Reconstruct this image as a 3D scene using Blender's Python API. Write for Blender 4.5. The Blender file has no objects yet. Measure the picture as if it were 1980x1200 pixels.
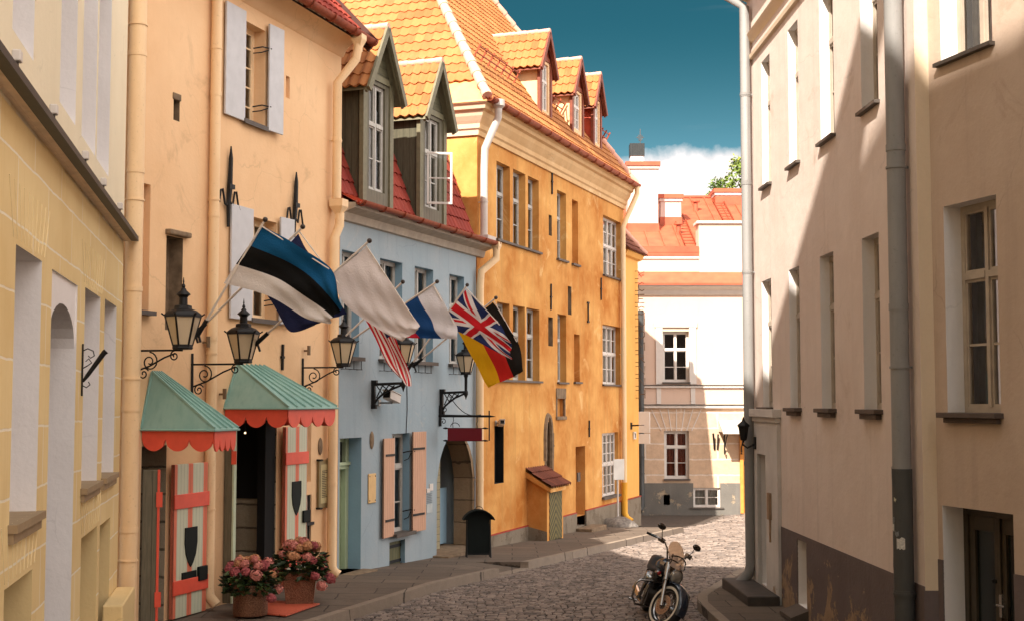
import bpy, bmesh, math, random
from mathutils import Vector, Matrix
random.seed(7)
R = math.radians
SC = bpy.context.scene
COL = SC.collection

# ------------------------------------------------------------------ camera
FPX, PITCH, EYE = 2600.0, math.atan(175 / 2600.0), 3.2
cam = bpy.data.objects.new('camera', bpy.data.cameras.new('camera'))
COL.objects.link(cam)
cam.location = (0, 0, EYE)
cam.rotation_euler = (R(90) + PITCH, 0, 0)
cam.data.sensor_width = 36
cam.data.lens = 36 * FPX / 1980.0
cam.data.clip_start = .1
cam.data.clip_end = 3000
SC.camera = cam

# ------------------------------------------------------------------ light
SUN_AZ, SUN_EL = R(24.4), R(42.5)          # azimuth: travel direction, to the right of +Y
SUN_DIR = Vector((math.sin(SUN_AZ) * math.cos(SUN_EL), math.cos(SUN_AZ) * math.cos(SUN_EL), -math.sin(SUN_EL)))
sun = bpy.data.objects.new('sun', bpy.data.lights.new('sun', 'SUN'))
COL.objects.link(sun)
sun.rotation_euler = SUN_DIR.to_track_quat('-Z', 'Y').to_euler()
sun.data.energy = 5.0
sun.data.angle = R(.42)
sun.data.color = (1, .91, .80)

world = bpy.data.worlds.new('World')
SC.world = world
world.use_nodes = True
SC.view_settings.view_transform = 'Standard'
SC.view_settings.look = 'None'
SC.view_settings.gamma = 1
SC.view_settings.exposure = 1.25
SC.render.film_transparent = False


def make_sky():
    nt = world.node_tree
    N, L = nt.nodes, nt.links
    bg = N['Background']
    sky = N.new('ShaderNodeTexSky')
    sky.sky_type = 'NISHITA'
    sky.sun_disc = False
    sky.sun_elevation = SUN_EL
    sky.sun_rotation = SUN_AZ + math.pi
    sky.ozone_density = 2.0
    sky.air_density = 1.0
    sky.dust_density = .5
    tint = N.new('ShaderNodeMix'); tint.data_type = 'RGBA'; tint.blend_type = 'MULTIPLY'
    tint.inputs[0].default_value = 1
    L.new(sky.outputs[0], tint.inputs[6])
    tint.inputs[7].default_value = SKY_TINT
    tc = N.new('ShaderNodeTexCoord')
    sep = N.new('ShaderNodeSeparateXYZ')
    L.new(tc.outputs['Generated'], sep.inputs[0])

    def mth(op, a, b=None, c=None, clamp=False):
        n = N.new('ShaderNodeMath'); n.operation = op; n.use_clamp = clamp
        for i, v in enumerate((a, b, c)):
            if v is None: continue
            if isinstance(v, (int, float)): n.inputs[i].default_value = v
            else: L.new(v, n.inputs[i])
        return n.outputs[0]

    def noise(scale, det, vec, rough=.55):
        n = N.new('ShaderNodeTexNoise'); n.inputs['Scale'].default_value = scale
        n.inputs['Detail'].default_value = det; n.inputs['Roughness'].default_value = rough
        L.new(vec, n.inputs['Vector'])
        return n.outputs['Fac']
    # a bank of cumulus low over the far roofs, thicker towards the right
    n1 = noise(9, 7, tc.outputs['Generated'])
    n2 = noise(26, 6, tc.outputs['Generated'])
    # edge height of the bank rises to the right (x/y)
    az = mth('DIVIDE', sep.outputs[0], mth('MAXIMUM', sep.outputs[1], .05))
    edge = mth('ADD', mth('MULTIPLY', az, .30), .136)
    edge = mth('ADD', edge, mth('MULTIPLY', mth('SUBTRACT', n1, .5), .10))
    edge = mth('ADD', edge, mth('MULTIPLY', mth('SUBTRACT', n2, .5), .03))
    bank = mth('MULTIPLY', mth('SUBTRACT', edge, sep.outputs[2]), 70, clamp=True)
    # unseen bright cloud overhead and behind, added to lift and whiten the fill
    mp = N.new('ShaderNodeMapping'); mp.inputs['Scale'].default_value = (1, 1, 1.6)
    L.new(tc.outputs['Generated'], mp.inputs[0])
    n3 = noise(2.6, 8, mp.outputs[0])
    clear = mth('MULTIPLY', mth('SUBTRACT', sep.outputs[1], .45), 3.0, clamp=True)   # clear towards +Y
    cov = mth('MULTIPLY', mth('SUBTRACT', mth('SUBTRACT', n3, FILL_CLOUD_CUT), mth('MULTIPLY', clear, .4)), 7, clamp=True)
    # thin cirrus streak
    mp2 = N.new('ShaderNodeMapping'); mp2.inputs['Scale'].default_value = (2.2, 2.2, 30); mp2.inputs['Rotation'].default_value = (0, R(3), 0)
    L.new(tc.outputs['Generated'], mp2.inputs[0])
    n4 = noise(2.2, 6, mp2.outputs[0], .6)
    cir = mth('MULTIPLY', mth('MULTIPLY', mth('SUBTRACT', n4, .58), 2.0, clamp=True), .10)
    fac = mth('MAXIMUM', mth('MAXIMUM', bank, cov), cir)
    shade = mth('ADD', .82, mth('MULTIPLY', n2, .36))
    cc = N.new('ShaderNodeMix'); cc.data_type = 'RGBA'; cc.blend_type = 'MULTIPLY'; cc.inputs[0].default_value = 1
    cc.inputs[6].default_value = FILL_CLOUD_COL
    comb = N.new('ShaderNodeCombineColor')
    for i in range(3): L.new(shade, comb.inputs[i])
    L.new(comb.outputs[0], cc.inputs[7])
    # the clear sky pales towards the roofs
    vz = mth('DIVIDE', mth('MAXIMUM', mth('SUBTRACT', .28, sep.outputs[2]), 0), .08)
    vf = mth('MULTIPLY', mth('MULTIPLY', vz, vz), .085, clamp=True)
    veil = N.new('ShaderNodeMix'); veil.data_type = 'RGBA'
    L.new(mth('MINIMUM', vf, .35), veil.inputs[0]); L.new(tint.outputs[2], veil.inputs[6]); veil.inputs[7].default_value = (3.3, 6.2, 8.2, 1)
    c2 = N.new('ShaderNodeMix'); c2.data_type = 'RGBA'
    L.new(clear, c2.inputs[0]); L.new(cc.outputs[2], c2.inputs[6])
    bk = N.new('ShaderNodeMix'); bk.data_type = 'RGBA'; bk.blend_type = 'MULTIPLY'; bk.inputs[0].default_value = 1
    bk.inputs[6].default_value = BANK_COL; L.new(comb.outputs[0], bk.inputs[7]); L.new(bk.outputs[2], c2.inputs[7])
    mix = N.new('ShaderNodeMix'); mix.data_type = 'RGBA'
    L.new(fac, mix.inputs[0]); L.new(veil.outputs[2], mix.inputs[6]); L.new(c2.outputs[2], mix.inputs[7])
    L.new(mix.outputs[2], bg.inputs[0])
    bg.inputs[1].default_value = SKY_STRENGTH


SKY_TINT = (.052, .182, .160, 1)
FILL_CLOUD_COL = (12.4, 11.5, 11.0, 1)
BANK_COL = (5.4, 4.9, 4.75, 1)
FILL_CLOUD_CUT = .44
SKY_STRENGTH = .10
make_sky()

# ------------------------------------------------------------------ pixel <-> plan helpers
CP, SP = math.cos(PITCH), math.sin(PITCH)


def ray(px, py):
    a, b = (px - 990) / FPX, (600 - py) / FPX
    return Vector((a, CP - b * SP, SP + b * CP))


def on_z(px, py, z=0.0):
    r = ray(px, py)
    t = (z - EYE) / r.z
    return Vector((r.x * t, r.y * t, z))


def at_y(px, py, y):
    r = ray(px, py)
    t = y / r.y
    return Vector((r.x * t, y, EYE + r.z * t))


def ground(y):
    """the street falls gently away from the viewer, then levels out"""
    if y < 23: return 0.0
    if y < 45: return -.84 * (y - 23) / 22.0
    return -.84


class Frame:
    """a facade plane: u runs left to right as seen from the street, y goes into the house, z up"""
    def __init__(s, p0, p1):
        s.o = Vector((p0[0], p0[1], 0)); e = Vector((p1[0], p1[1], 0))
        s.len = (e - s.o).length
        s.u = (e - s.o).normalized()
        s.n = Vector((-s.u.y, s.u.x, 0))
        s.th = math.atan2(s.u.y, s.u.x)

    def P(s, px, py, d=0.0):
        r = ray(px, py)
        t = (s.n.dot(s.o) + d) / s.n.dot(r)
        w = r * t
        return s.u.dot(w - s.o), EYE + w.z

    def at_u(s, px, py, u):
        r = ray(px, py)
        t = (s.u.dot(s.o) + u) / s.u.dot(r)
        w = r * t
        return s.n.dot(w - s.o), EYE + w.z

    def W(s, u, d, z):
        w = s.o + s.u * u + s.n * d
        return Vector((w.x, w.y, z))


# ------------------------------------------------------------------ mesh helpers
class MB:
    def __init__(s):
        s.v, s.f, s.m = [], [], []

    def add(s, vs, fs, mi=0):
        b = len(s.v)
        s.v += [tuple(v) for v in vs]
        s.f += [tuple(b + i for i in f) for f in fs]
        s.m += [mi] * len(fs)

    def quad(s, a, b, c, d, mi=0):
        s.add([a, b, c, d], [(0, 1, 2, 3)], mi)

    def poly(s, pts, mi=0):
        s.add(pts, [tuple(range(len(pts)))], mi)

    def box(s, x0, x1, y0, y1, z0, z1, mi=0, M=None):
        vs = [(x, y, z) for z in (z0, z1) for y in (y0, y1) for x in (x0, x1)]
        if M: vs = [M @ Vector(v) for v in vs]
        s.add(vs, [(0, 2, 3, 1), (4, 5, 7, 6), (0, 1, 5, 4), (2, 6, 7, 3), (0, 4, 6, 2), (1, 3, 7, 5)], mi)

    def bar(s, a, b, w, h, mi=0, up=(0, 0, 1)):
        """box bar from a to b, w wide sideways, h along up"""
        a, b = Vector(a), Vector(b)
        d = (b - a).normalized()
        up = Vector(up)
        sd = d.cross(up)
        if sd.length < 1e-4: sd = d.cross(Vector((1, 0, 0)))
        sd.normalize(); up = sd.cross(d)
        vs = [p + sd * (x * w / 2) + up * (y * h / 2) for p in (a, b) for x, y in ((-1, -1), (1, -1), (1, 1), (-1, 1))]
        s.add(vs, [(3, 2, 1, 0), (4, 5, 6, 7), (0, 1, 5, 4), (1, 2, 6, 5), (2, 3, 7, 6), (3, 0, 4, 7)], mi)

    def tube(s, pts, r, n=8, mi=0, cap=True, closed=False):
        pts = [Vector(p) for p in pts]
        k = len(pts)
        rs = r if isinstance(r, (list, tuple)) else [r] * k
        prev = None
        vs = []
        for i, p in enumerate(pts):
            if closed: d = pts[(i + 1) % k] - pts[i - 1]
            else: d = pts[min(i + 1, k - 1)] - pts[max(i - 1, 0)]
            d.normalize()
            if prev is None:
                a = d.orthogonal().normalized()
            else:
                a = prev - d * prev.dot(d)
                if a.length < 1e-5: a = d.orthogonal()
                a.normalize()
            prev = a
            b = d.cross(a)
            vs += [p + (a * math.cos(2 * math.pi * j / n) + b * math.sin(2 * math.pi * j / n)) * rs[i] for j in range(n)]
        fs = []
        for i in range(k if closed else k - 1):
            for j in range(n):
                i2 = (i + 1) % k
                fs.append((i * n + j, i * n + (j + 1) % n, i2 * n + (j + 1) % n, i2 * n + j))
        if cap and not closed:
            fs.append(tuple(range(n - 1, -1, -1)))
            fs.append(tuple((k - 1) * n + j for j in range(n)))
        s.add(vs, fs, mi)

    def lathe(s, prof, c=(0, 0, 0), n=16, mi=0, M=None, off=0.0):
        """prof: (radius, z)"""
        vs = []
        for r, z in prof:
            for j in range(n):
                a = 2 * math.pi * j / n + off
                v = Vector((c[0] + r * math.cos(a), c[1] + r * math.sin(a), c[2] + z))
                vs.append(M @ v if M else v)
        fs = []
        for i in range(len(prof) - 1):
            for j in range(n):
                fs.append((i * n + j, i * n + (j + 1) % n, (i + 1) * n + (j + 1) % n, (i + 1) * n + j))
        fs.append(tuple(range(n - 1, -1, -1)))
        fs.append(tuple((len(prof) - 1) * n + j for j in range(n)))
        s.add(vs, fs, mi)

    def prism(s, poly, fn, a, b, mi=0, mis=None):
        """2-D outline poly, fn(p, t) -> 3-D, extruded from t=a to t=b"""
        k = len(poly)
        vs = [fn(p, a) for p in poly] + [fn(p, b) for p in poly]
        s.add(vs, [tuple(range(k)), tuple(range(2 * k - 1, k - 1, -1))], mi)
        s.add(vs, [(i, i + k, (i + 1) % k + k, (i + 1) % k) for i in range(k)], mi if mis is None else mis)

    def sphere(s, c, r, nu=12, nv=8, mi=0, sc=(1, 1, 1), M=None):
        vs, fs = [], []
        for i in range(nv + 1):
            th = math.pi * i / nv
            for j in range(nu):
                a = 2 * math.pi * j / nu
                v = Vector((r * math.sin(th) * math.cos(a) * sc[0], r * math.sin(th) * math.sin(a) * sc[1], r * math.cos(th) * sc[2]))
                if M: v = M @ v
                vs.append(Vector(c) + v)
        for i in range(nv):
            for j in range(nu):
                fs.append((i * nu + j, (i + 1) * nu + j, (i + 1) * nu + (j + 1) % nu, i * nu + (j + 1) % nu))
        s.add(vs, fs, mi)

    def build(s, name, mats, parent=None, smooth=None, bevel=0, kind=None, label=None, uv=None):
        me = bpy.data.meshes.new(name)
        me.from_pydata(s.v, [], s.f)
        if not isinstance(mats, (list, tuple)): mats = [mats]
        for m in mats: me.materials.append(m)
        if len(mats) > 1: me.polygons.foreach_set('material_index', s.m)
        if uv is not None:
            l = me.uv_layers.new(name='UVMap')
            for lp in me.loops: l.data[lp.index].uv = uv[lp.vertex_index]
        me.update()
        o = bpy.data.objects.new(name, me)
        COL.objects.link(o)
        if parent: o.parent = parent
        if bevel:
            md = o.modifiers.new('bevel', 'BEVEL'); md.width = bevel; md.segments = 2; md.limit_method = 'ANGLE'; md.angle_limit = R(40)
        if smooth is not None:
            me.polygons.foreach_set('use_smooth', [True] * len(me.polygons))
            me.set_sharp_from_angle(angle=R(smooth))
        if kind: o['kind'] = kind
        if label: o['label'] = label
        return o


def empty(name, loc=(0, 0, 0), rz=0.0, label=None, cat=None, group=None, parent=None):
    o = bpy.data.objects.new(name, None)
    o.empty_display_size = .2
    COL.objects.link(o)
    o.location = loc
    o.rotation_euler = (0, 0, rz)
    if label: o['label'] = label
    if cat: o['category'] = cat
    if group: o['group'] = group
    if parent: o.parent = parent
    return o


def tag(o, label, cat, group=None):
    o['label'] = label; o['category'] = cat
    if group: o['group'] = group
    return o


def copy_tree(o, parent=None):
    c = o.copy(); COL.objects.link(c)
    if parent: c.parent = parent
    for ch in list(o.children): copy_tree(ch, c)
    return c


# ------------------------------------------------------------------ materials
def S(r, g, b):
    f = lambda c: c / 255 / 12.92 if c / 255 <= .04045 else ((c / 255 + .055) / 1.055) ** 2.4
    return (f(r), f(g), f(b), 1)


class NT:
    def __init__(s, name):
        s.mat = bpy.data.materials.new(name); s.mat.use_nodes = True
        s.t = s.mat.node_tree; s.N = s.t.nodes; s.L = s.t.links
        s.b = s.N['Principled BSDF']
        s.tc = s.N.new('ShaderNodeTexCoord')

    def n(s, typ, **kw):
        x = s.N.new('ShaderNode' + typ)
        for k, v in kw.items(): setattr(x, k, v)
        return x

    def put(s, node, sock, v):
        i = node.inputs[sock]
        if hasattr(v, 'is_linked') or isinstance(v, bpy.types.NodeSocket): s.L.new(v, i)
        else: i.default_value = v

    def mapping(s, scale=(1, 1, 1), rot=(0, 0, 0), src='Object', loc=(0, 0, 0)):
        m = s.n('Mapping'); m.inputs['Scale'].default_value = scale; m.inputs['Rotation'].default_value = rot; m.inputs['Location'].default_value = loc
        s.L.new(s.tc.outputs[src], m.inputs[0])
        return m.outputs[0]

    def noise(s, scale, detail=5, vec=None, rough=.55, dist=0):
        x = s.n('TexNoise'); x.inputs['Scale'].default_value = scale; x.inputs['Detail'].default_value = detail
        x.inputs['Roughness'].default_value = rough; x.inputs['Distortion'].default_value = dist
        s.L.new(vec if vec is not None else s.tc.outputs['Object'], x.inputs['Vector'])
        return x.outputs['Fac']

    def math(s, op, a, b=None, c=None, clamp=False):
        x = s.n('Math', operation=op, use_clamp=clamp)
        for i, v in enumerate((a, b, c)):
            if v is not None: s.put(x, i, v)
        return x.outputs[0]

    def ramp(s, fac, lo, hi):
        x = s.n('MapRange'); x.clamp = True
        s.put(x, 0, fac); x.inputs[1].default_value = lo; x.inputs[2].default_value = hi
        return x.outputs[0]

    def mix(s, fac, a, b, mode='MIX'):
        x = s.n('Mix', data_type='RGBA', blend_type=mode)
        s.put(x, 0, fac); s.put(x, 6, a); s.put(x, 7, b)
        return x.outputs[2]

    def bump(s, h, strength=.3, dist=.01):
        x = s.n('Bump'); x.inputs['Strength'].default_value = strength; x.inputs['Distance'].default_value = dist
        s.L.new(h, x.inputs['Height']); s.L.new(x.outputs[0], s.b.inputs['Normal'])

    def sep(s, src='Object'):
        x = s.n('SeparateXYZ'); s.L.new(s.tc.outputs[src], x.inputs[0]); return x.outputs

    def done(s, col=None, rough=.8, metal=0, spec=.3):
        if col is not None: s.put(s.b, 'Base Color', col)
        s.put(s.b, 'Roughness', rough); s.put(s.b, 'Metallic', metal); s.put(s.b, 'Specular IOR Level', spec)
        return s.mat


def plain(name, c, rough=.6, metal=0, var=.12, scale=6, bump=0, spec=.4):
    t = NT(name)
    f = t.noise(scale, 5)
    dk = tuple(x * (1 - var) for x in c[:3]) + (1,)
    lt = tuple(min(1, x * (1 + var)) for x in c[:3]) + (1,)
    if bump: t.bump(t.noise(scale * 6, 4), bump, .004)
    return t.done(t.mix(t.ramp(f, .3, .7), dk, lt), rough, metal, spec)


def plaster(name, c, c2=None, blotch=.8, streak=.5, stain=None, stain_amt=.0, bump=.35, wav=.5):
    """old limewashed render: large blotches, faint rain streaks, patchy stains, trowel waves in the relief"""
    t = NT(name)
    c2 = c2 or tuple(x * .8 for x in c[:3]) + (1,)
    big = t.noise(.55, 6, rough=.6)
    mid = t.noise(2.7, 6, rough=.65, dist=.6)
    col = t.mix(t.math('MULTIPLY', t.ramp(big, .35, .68), blotch), c, c2)
    col = t.mix(t.math('MULTIPLY', t.ramp(mid, .5, .8), .45 * blotch), col, tuple(min(1, x * 1.12) for x in c[:3]) + (1,))
    v = t.mapping((3.2, 3.2, .16))
    st = t.noise(1.6, 6, v, .6)
    col = t.mix(t.math('MULTIPLY', t.ramp(st, .52, .78), .35 * streak), col, tuple(x * .62 for x in c[:3]) + (1,))
    fine = t.noise(38, 4)
    col = t.mix(t.math('MULTIPLY', t.ramp(fine, .5, .75), .10), col, tuple(x * .7 for x in c[:3]) + (1,))
    if stain:
        s2 = t.noise(1.1, 9, t.mapping((1, 1, 1), loc=(3.1, 7.7, 2.2)), .68, .8)
        col = t.mix(t.math('MULTIPLY', t.ramp(s2, .60, .70), stain_amt), col, stain)
    # hairline cracks that come and go, and pale patch repairs
    vo = t.n('TexVoronoi', feature='DISTANCE_TO_EDGE'); vo.inputs['Scale'].default_value = .75
    wv = t.n('Mix', data_type='RGBA', blend_type='LINEAR_LIGHT'); wv.inputs[0].default_value = .16
    nz = t.n('TexNoise'); nz.inputs['Scale'].default_value = 2.2; nz.inputs['Detail'].default_value = 5; t.L.new(t.tc.outputs['Object'], nz.inputs['Vector'])
    t.L.new(t.tc.outputs['Object'], wv.inputs[6]); t.L.new(nz.outputs['Color'], wv.inputs[7]); t.L.new(wv.outputs[2], vo.inputs['Vector'])
    ck = t.math('MULTIPLY', t.math('LESS_THAN', vo.outputs['Distance'], .0045), t.ramp(t.noise(.9, 2, t.mapping((1, 1, 1), loc=(9, 4, 1))), .52, .6))
    col = t.mix(t.math('MULTIPLY', ck, .24 * min(1, blotch + .2)), col, tuple(x * .4 for x in c[:3]) + (1,))
    h = t.math('ADD', t.math('MULTIPLY', t.noise(1.3, 3), 6 * wav), t.math('MULTIPLY', t.noise(22, 5), .5))
    t.bump(h, bump, .02)
    return t.done(col, .92, 0, .15)


M = {}
M['peach'] = plaster('peach_plaster', S(231, 194, 152), S(218, 174, 128), .6, .35, S(160, 130, 100), .32)
M['peach_recess'] = plaster('peach_recess', S(232, 188, 138), None, .5, .3)
M['yellow'] = None
M['cream'] = plaster('cream_plaster', S(232, 220, 192), S(222, 208, 178), .5, .3)
M['white_plaster'] = plaster('white_reveal', S(232, 227, 224), S(218, 212, 208), .5, .4)
M['blue'] = plaster('pale_blue_plaster', S(146, 162, 170), S(162, 170, 174), .9, .9, S(180, 178, 172), .65)
M['blue_reveal'] = plaster('blue_reveal', S(138, 168, 186), None, .4, .3)
M['orange'] = plaster('ochre_plaster', S(216, 164, 96), S(176, 108, 46), 1.1, 2.0, S(224, 186, 128), .7)
M['orange_light'] = plaster('ochre_light', S(226, 172, 96), S(210, 150, 74), .6, .5)
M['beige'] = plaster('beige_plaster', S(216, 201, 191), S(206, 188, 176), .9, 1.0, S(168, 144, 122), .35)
M['beige_strip'] = plaster('beige_strip', S(216, 196, 170), None, .3, .3)
M['pinkwhite'] = plaster('pale_cream_plaster', S(206, 180, 162), S(198, 170, 150), .4, .3, bump=.15)
M['white'] = plain('white_paint', S(206, 198, 190), .55, var=.05)
M['cream_paint'] = plain('cream_paint', S(232, 204, 164), .5, var=.06)
M['pipe_grey'] = None
M['greywhite'] = plain('worn_white_wood', S(178, 174, 166), .6, var=.1, scale=14)
M['shutter_grey'] = plain('pale_grey_boards', S(190, 190, 192), .6, var=.06)
M['black_iron'] = plain('black_iron', S(26, 25, 25), .55, .3, var=.3, scale=20)
M['sill_metal'] = plain('grey_sill_metal', S(84, 76, 70), .6, .2, var=.2)
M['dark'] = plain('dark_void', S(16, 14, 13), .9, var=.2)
M['copper'] = plain('brown_copper', S(142, 66, 40), .5, .35, var=.3, scale=9)
M['verdigris'] = None
M['coral'] = plain('coral_paint', S(226, 88, 66), .55, var=.08)
M['olive_wood'] = None
M['cornice'] = plaster('cornice_stucco', S(220, 186, 140), S(200, 160, 112), .9, .8, S(236, 212, 174), .5)
M['cornice_white'] = plaster('cornice_white', S(214, 186, 160), S(196, 166, 136), .5, .3)
M['granite'] = None


def boards(name, c1, c2, pitch=.11, axis=0, rough=.6, vert=True):
    """painted boards: fine dark gaps every pitch metres, worn grain"""
    t = NT(name)
    xyz = t.sep()
    p = t.math('FRACT', t.math('DIVIDE', xyz[axis], pitch))
    gap = t.math('LESS_THAN', p, .07)
    g = t.noise(3, 6, t.mapping((14, 14, 1.2) if vert else (1.2, 1.2, 14)), .65)
    col = t.mix(t.ramp(g, .35, .7), c1, c2)
    col = t.mix(t.math('MULTIPLY', gap, .75), col, tuple(x * .2 for x in c1[:3]) + (1,))
    t.bump(t.math('SUBTRACT', t.math('MULTIPLY', g, .3), gap), .5, .006)
    return t.done(col, rough, 0, .3)


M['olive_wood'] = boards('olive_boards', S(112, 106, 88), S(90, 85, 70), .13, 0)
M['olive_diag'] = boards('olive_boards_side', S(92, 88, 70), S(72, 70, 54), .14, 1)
M['olive_frame'] = plain('olive_paint', S(112, 106, 82), .6, var=.15, scale=12)
M['pink_shutter'] = boards('salmon_boards', S(206, 162, 134), S(190, 144, 116), .085, 0)
M['green_door'] = plain('pale_green_paint', S(172, 186, 152), .5, var=.07, scale=4)
M['dark_door'] = plain('dark_olive_door', S(62, 54, 42), .4, var=.2)
M['dark_green'] = plain('dark_green_paint', S(14, 22, 21), .7, var=.25, spec=.2)


STRIPE_PITCH = .41


def stripes_mat():
    """pale green boards with coral stripes, along local x"""
    t = NT('striped_boards')
    xyz = t.sep()
    p = t.math('FRACT', t.math('DIVIDE', t.math('ADD', xyz[0], .05), STRIPE_PITCH))
    st = t.math('LESS_THAN', p, .30)
    q = t.math('FRACT', t.math('DIVIDE', xyz[0], .083))
    gap = t.math('LESS_THAN', q, .06)
    g = t.noise(3, 6, t.mapping((14, 14, 1.2)), .65)
    col = t.mix(st, t.mix(g, S(206, 208, 184), S(184, 188, 164)), t.mix(g, S(226, 128, 98), S(204, 104, 78)))
    col = t.mix(t.math('MULTIPLY', gap, .6), col, S(50, 44, 38))
    t.bump(t.math('SUBTRACT', g, gap), .4, .004)
    return t.done(col, .6, 0, .3)


M['stripes'] = stripes_mat()


def verdigris():
    t = NT('verdigris_copper')
    f = t.noise(1.8, 7, rough=.65)
    v = t.noise(2.2, 5, t.mapping((6, 6, .5)))
    col = t.mix(t.ramp(f, .35, .7), S(128, 168, 160), S(150, 184, 174))
    col = t.mix(t.math('MULTIPLY', t.ramp(v, .5, .8), .4), col, S(104, 146, 138))
    t.bump(t.noise(9, 3), .1, .01)
    return t.done(col, .55, .1, .4)


M['verdigris'] = verdigris()


def zinc(name, c, c2):
    t = NT(name)
    f = t.noise(2.0, 7, t.mapping((2, 2, .5)), .65)
    col = t.mix(t.ramp(f, .35, .7), c, c2)
    sp = t.noise(30, 3)
    col = t.mix(t.math('MULTIPLY', t.ramp(sp, .62, .7), .35), col, tuple(x * .55 for x in c[:3]) + (1,))
    return t.done(col, .6, 0, .35)


M['pipe_grey'] = zinc('grey_downpipe', S(140, 138, 136), S(124, 123, 121))
M['pipe_dark'] = zinc('dark_downpipe', S(74, 74, 72), S(58, 59, 58))
M['pipe_cream'] = zinc('cream_downpipe', S(238, 206, 162), S(226, 190, 146))
M['pipe_white'] = zinc('white_downpipe', S(202, 190, 180), S(186, 174, 164))
M['pipe_yellow'] = zinc('yellow_downpipe', S(238, 176, 60), S(216, 150, 40))


def rust_yellow():
    """yellow render scored into large ashlar blocks with pale joints"""
    t = NT('rusticated_yellow')
    v = t.mapping((1, 1, 1), (R(90), 0, 0))
    d = t.noise(1.6, 3)
    vv = t.n('VectorMath', operation='ADD'); t.L.new(v, vv.inputs[0])
    cb = t.n('CombineXYZ'); t.put(cb, 1, t.math('MULTIPLY', t.math('SUBTRACT', d, .5), .05)); t.L.new(cb.outputs[0], vv.inputs[1])
    b = t.n('TexBrick'); b.offset = .5; b.squash = 1
    t.L.new(vv.outputs[0], b.inputs['Vector'])
    b.inputs['Scale'].default_value = 1; b.inputs['Brick Width'].default_value = 1.5; b.inputs['Row Height'].default_value = .5
    b.inputs['Mortar Size'].default_value = .010; b.inputs['Mortar Smooth'].default_value = .1; b.inputs['Bias'].default_value = 0
    b.inputs['Color1'].default_value = S(232, 208, 156); b.inputs['Color2'].default_value = S(224, 198, 146)
    b.inputs['Mortar'].default_value = S(236, 226, 204)
    big = t.noise(.9, 6, rough=.6)
    col = t.mix(t.math('MULTIPLY', t.ramp(big, .4, .7), .3), b.outputs['Color'], S(196, 158, 90))
    st = t.noise(2, 5, t.mapping((7, 7, .3)))
    col = t.mix(t.math('MULTIPLY', t.ramp(st, .55, .8), .22), col, S(182, 146, 84))
    t.bump(t.math('ADD', t.math('MULTIPLY', b.outputs['Fac'], -1.2), t.math('MULTIPLY', t.noise(20, 4), .4)), .5, .012)
    return t.done(col, .9, 0, .15)


M['yellow'] = rust_yellow()
M['yellow_plain'] = plaster('yellow_plain', S(224, 198, 146), S(212, 184, 130), .6, .3)


def tile_mat(name, c1, c2, c3, moss=.0):
    """clay tiles: every tile its own tone, read from the cell it lies in (UV counts tiles)"""
    t = NT(name)
    uv = t.tc.outputs['UV']
    fl = t.n('VectorMath', operation='FLOOR'); t.L.new(uv, fl.inputs[0])
    w = t.n('TexWhiteNoise', noise_dimensions='2D'); t.L.new(fl.outputs[0], w.inputs['Vector'])
    f = t.noise(1.0, 6, rough=.65)
    col = t.mix(w.outputs['Value'], c1, c2)
    col = t.mix(t.math('MULTIPLY', t.ramp(f, .45, .7), .6), col, c3)
    s = t.noise(24, 4)
    col = t.mix(t.math('MULTIPLY', t.ramp(s, .55, .8), .25), col, tuple(x * .55 for x in c1[:3]) + (1,))
    t.bump(t.noise(40, 3), .2, .004)
    return t.done(col, .75, 0, .3)


M['tile'] = tile_mat('orange_clay_tiles', S(172, 112, 62), S(146, 88, 46), S(182, 126, 78))
M['tile_red'] = tile_mat('red_clay_tiles', S(140, 54, 40), S(122, 42, 32), S(152, 68, 50))
M['tile_brown'] = tile_mat('brown_clay_tiles', S(118, 64, 46), S(92, 50, 38), S(134, 84, 62))
M['ridge'] = plain('ridge_tile_mortar', S(214, 160, 138), .8, var=.15, scale=9, bump=.2)
M['roof_red'] = plain('red_brown_sheet', S(176, 72, 48), .5, .1, var=.18, scale=3)
M['roof_metal'] = plain('orange_red_sheet_roof', S(172, 86, 58), .6, .05, var=.22, scale=2)
M['wood_brown'] = plain('red_brown_wood', S(120, 58, 36), .6, var=.2, scale=8)


def glass(name, tint=(.9, .92, .92, 1), refl=1.0):
    t = NT(name)
    t.N.remove(t.b)
    tr = t.n('BsdfTransparent'); tr.inputs[0].default_value = tint
    gl = t.n('BsdfGlossy'); gl.inputs['Roughness'].default_value = .03; gl.inputs[0].default_value = (.95, .95, .95, 1)
    lw = t.n('Fresnel'); lw.inputs[0].default_value = 1.5
    bp = t.n('Bump'); bp.inputs['Strength'].default_value = .05; bp.inputs['Distance'].default_value = .02
    t.L.new(t.noise(3.5, 2), bp.inputs['Height']); t.L.new(bp.outputs[0], gl.inputs['Normal'])
    mx = t.n('MixShader')
    t.L.new(t.math('MULTIPLY', lw.outputs[0], refl), mx.inputs[0]); t.L.new(tr.outputs[0], mx.inputs[1]); t.L.new(gl.outputs[0], mx.inputs[2])
    t.L.new(mx.outputs[0], t.N['Material Output'].inputs[0])
    return t.mat


M['glass'] = glass('window_glass')
M['curtain'] = plain('lace_curtain', S(150, 142, 130), .9, var=.25, scale=5)
M['curtain_dark'] = plain('dim_curtain', S(74, 66, 58), .9, var=.3, scale=4)
M['red_blind'] = plain('rust_red_blind', S(122, 56, 32), .9, var=.1)
M['wing'] = plaster('shaded_wing_plaster', S(190, 170, 154), S(178, 156, 138), .9, 1.0, S(150, 126, 106), .4)  # beige darkened: the wing's deeper shade is put into this colour
M['room'] = plain('dim_room', S(40, 36, 32), .95, var=.3, scale=1)


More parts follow.
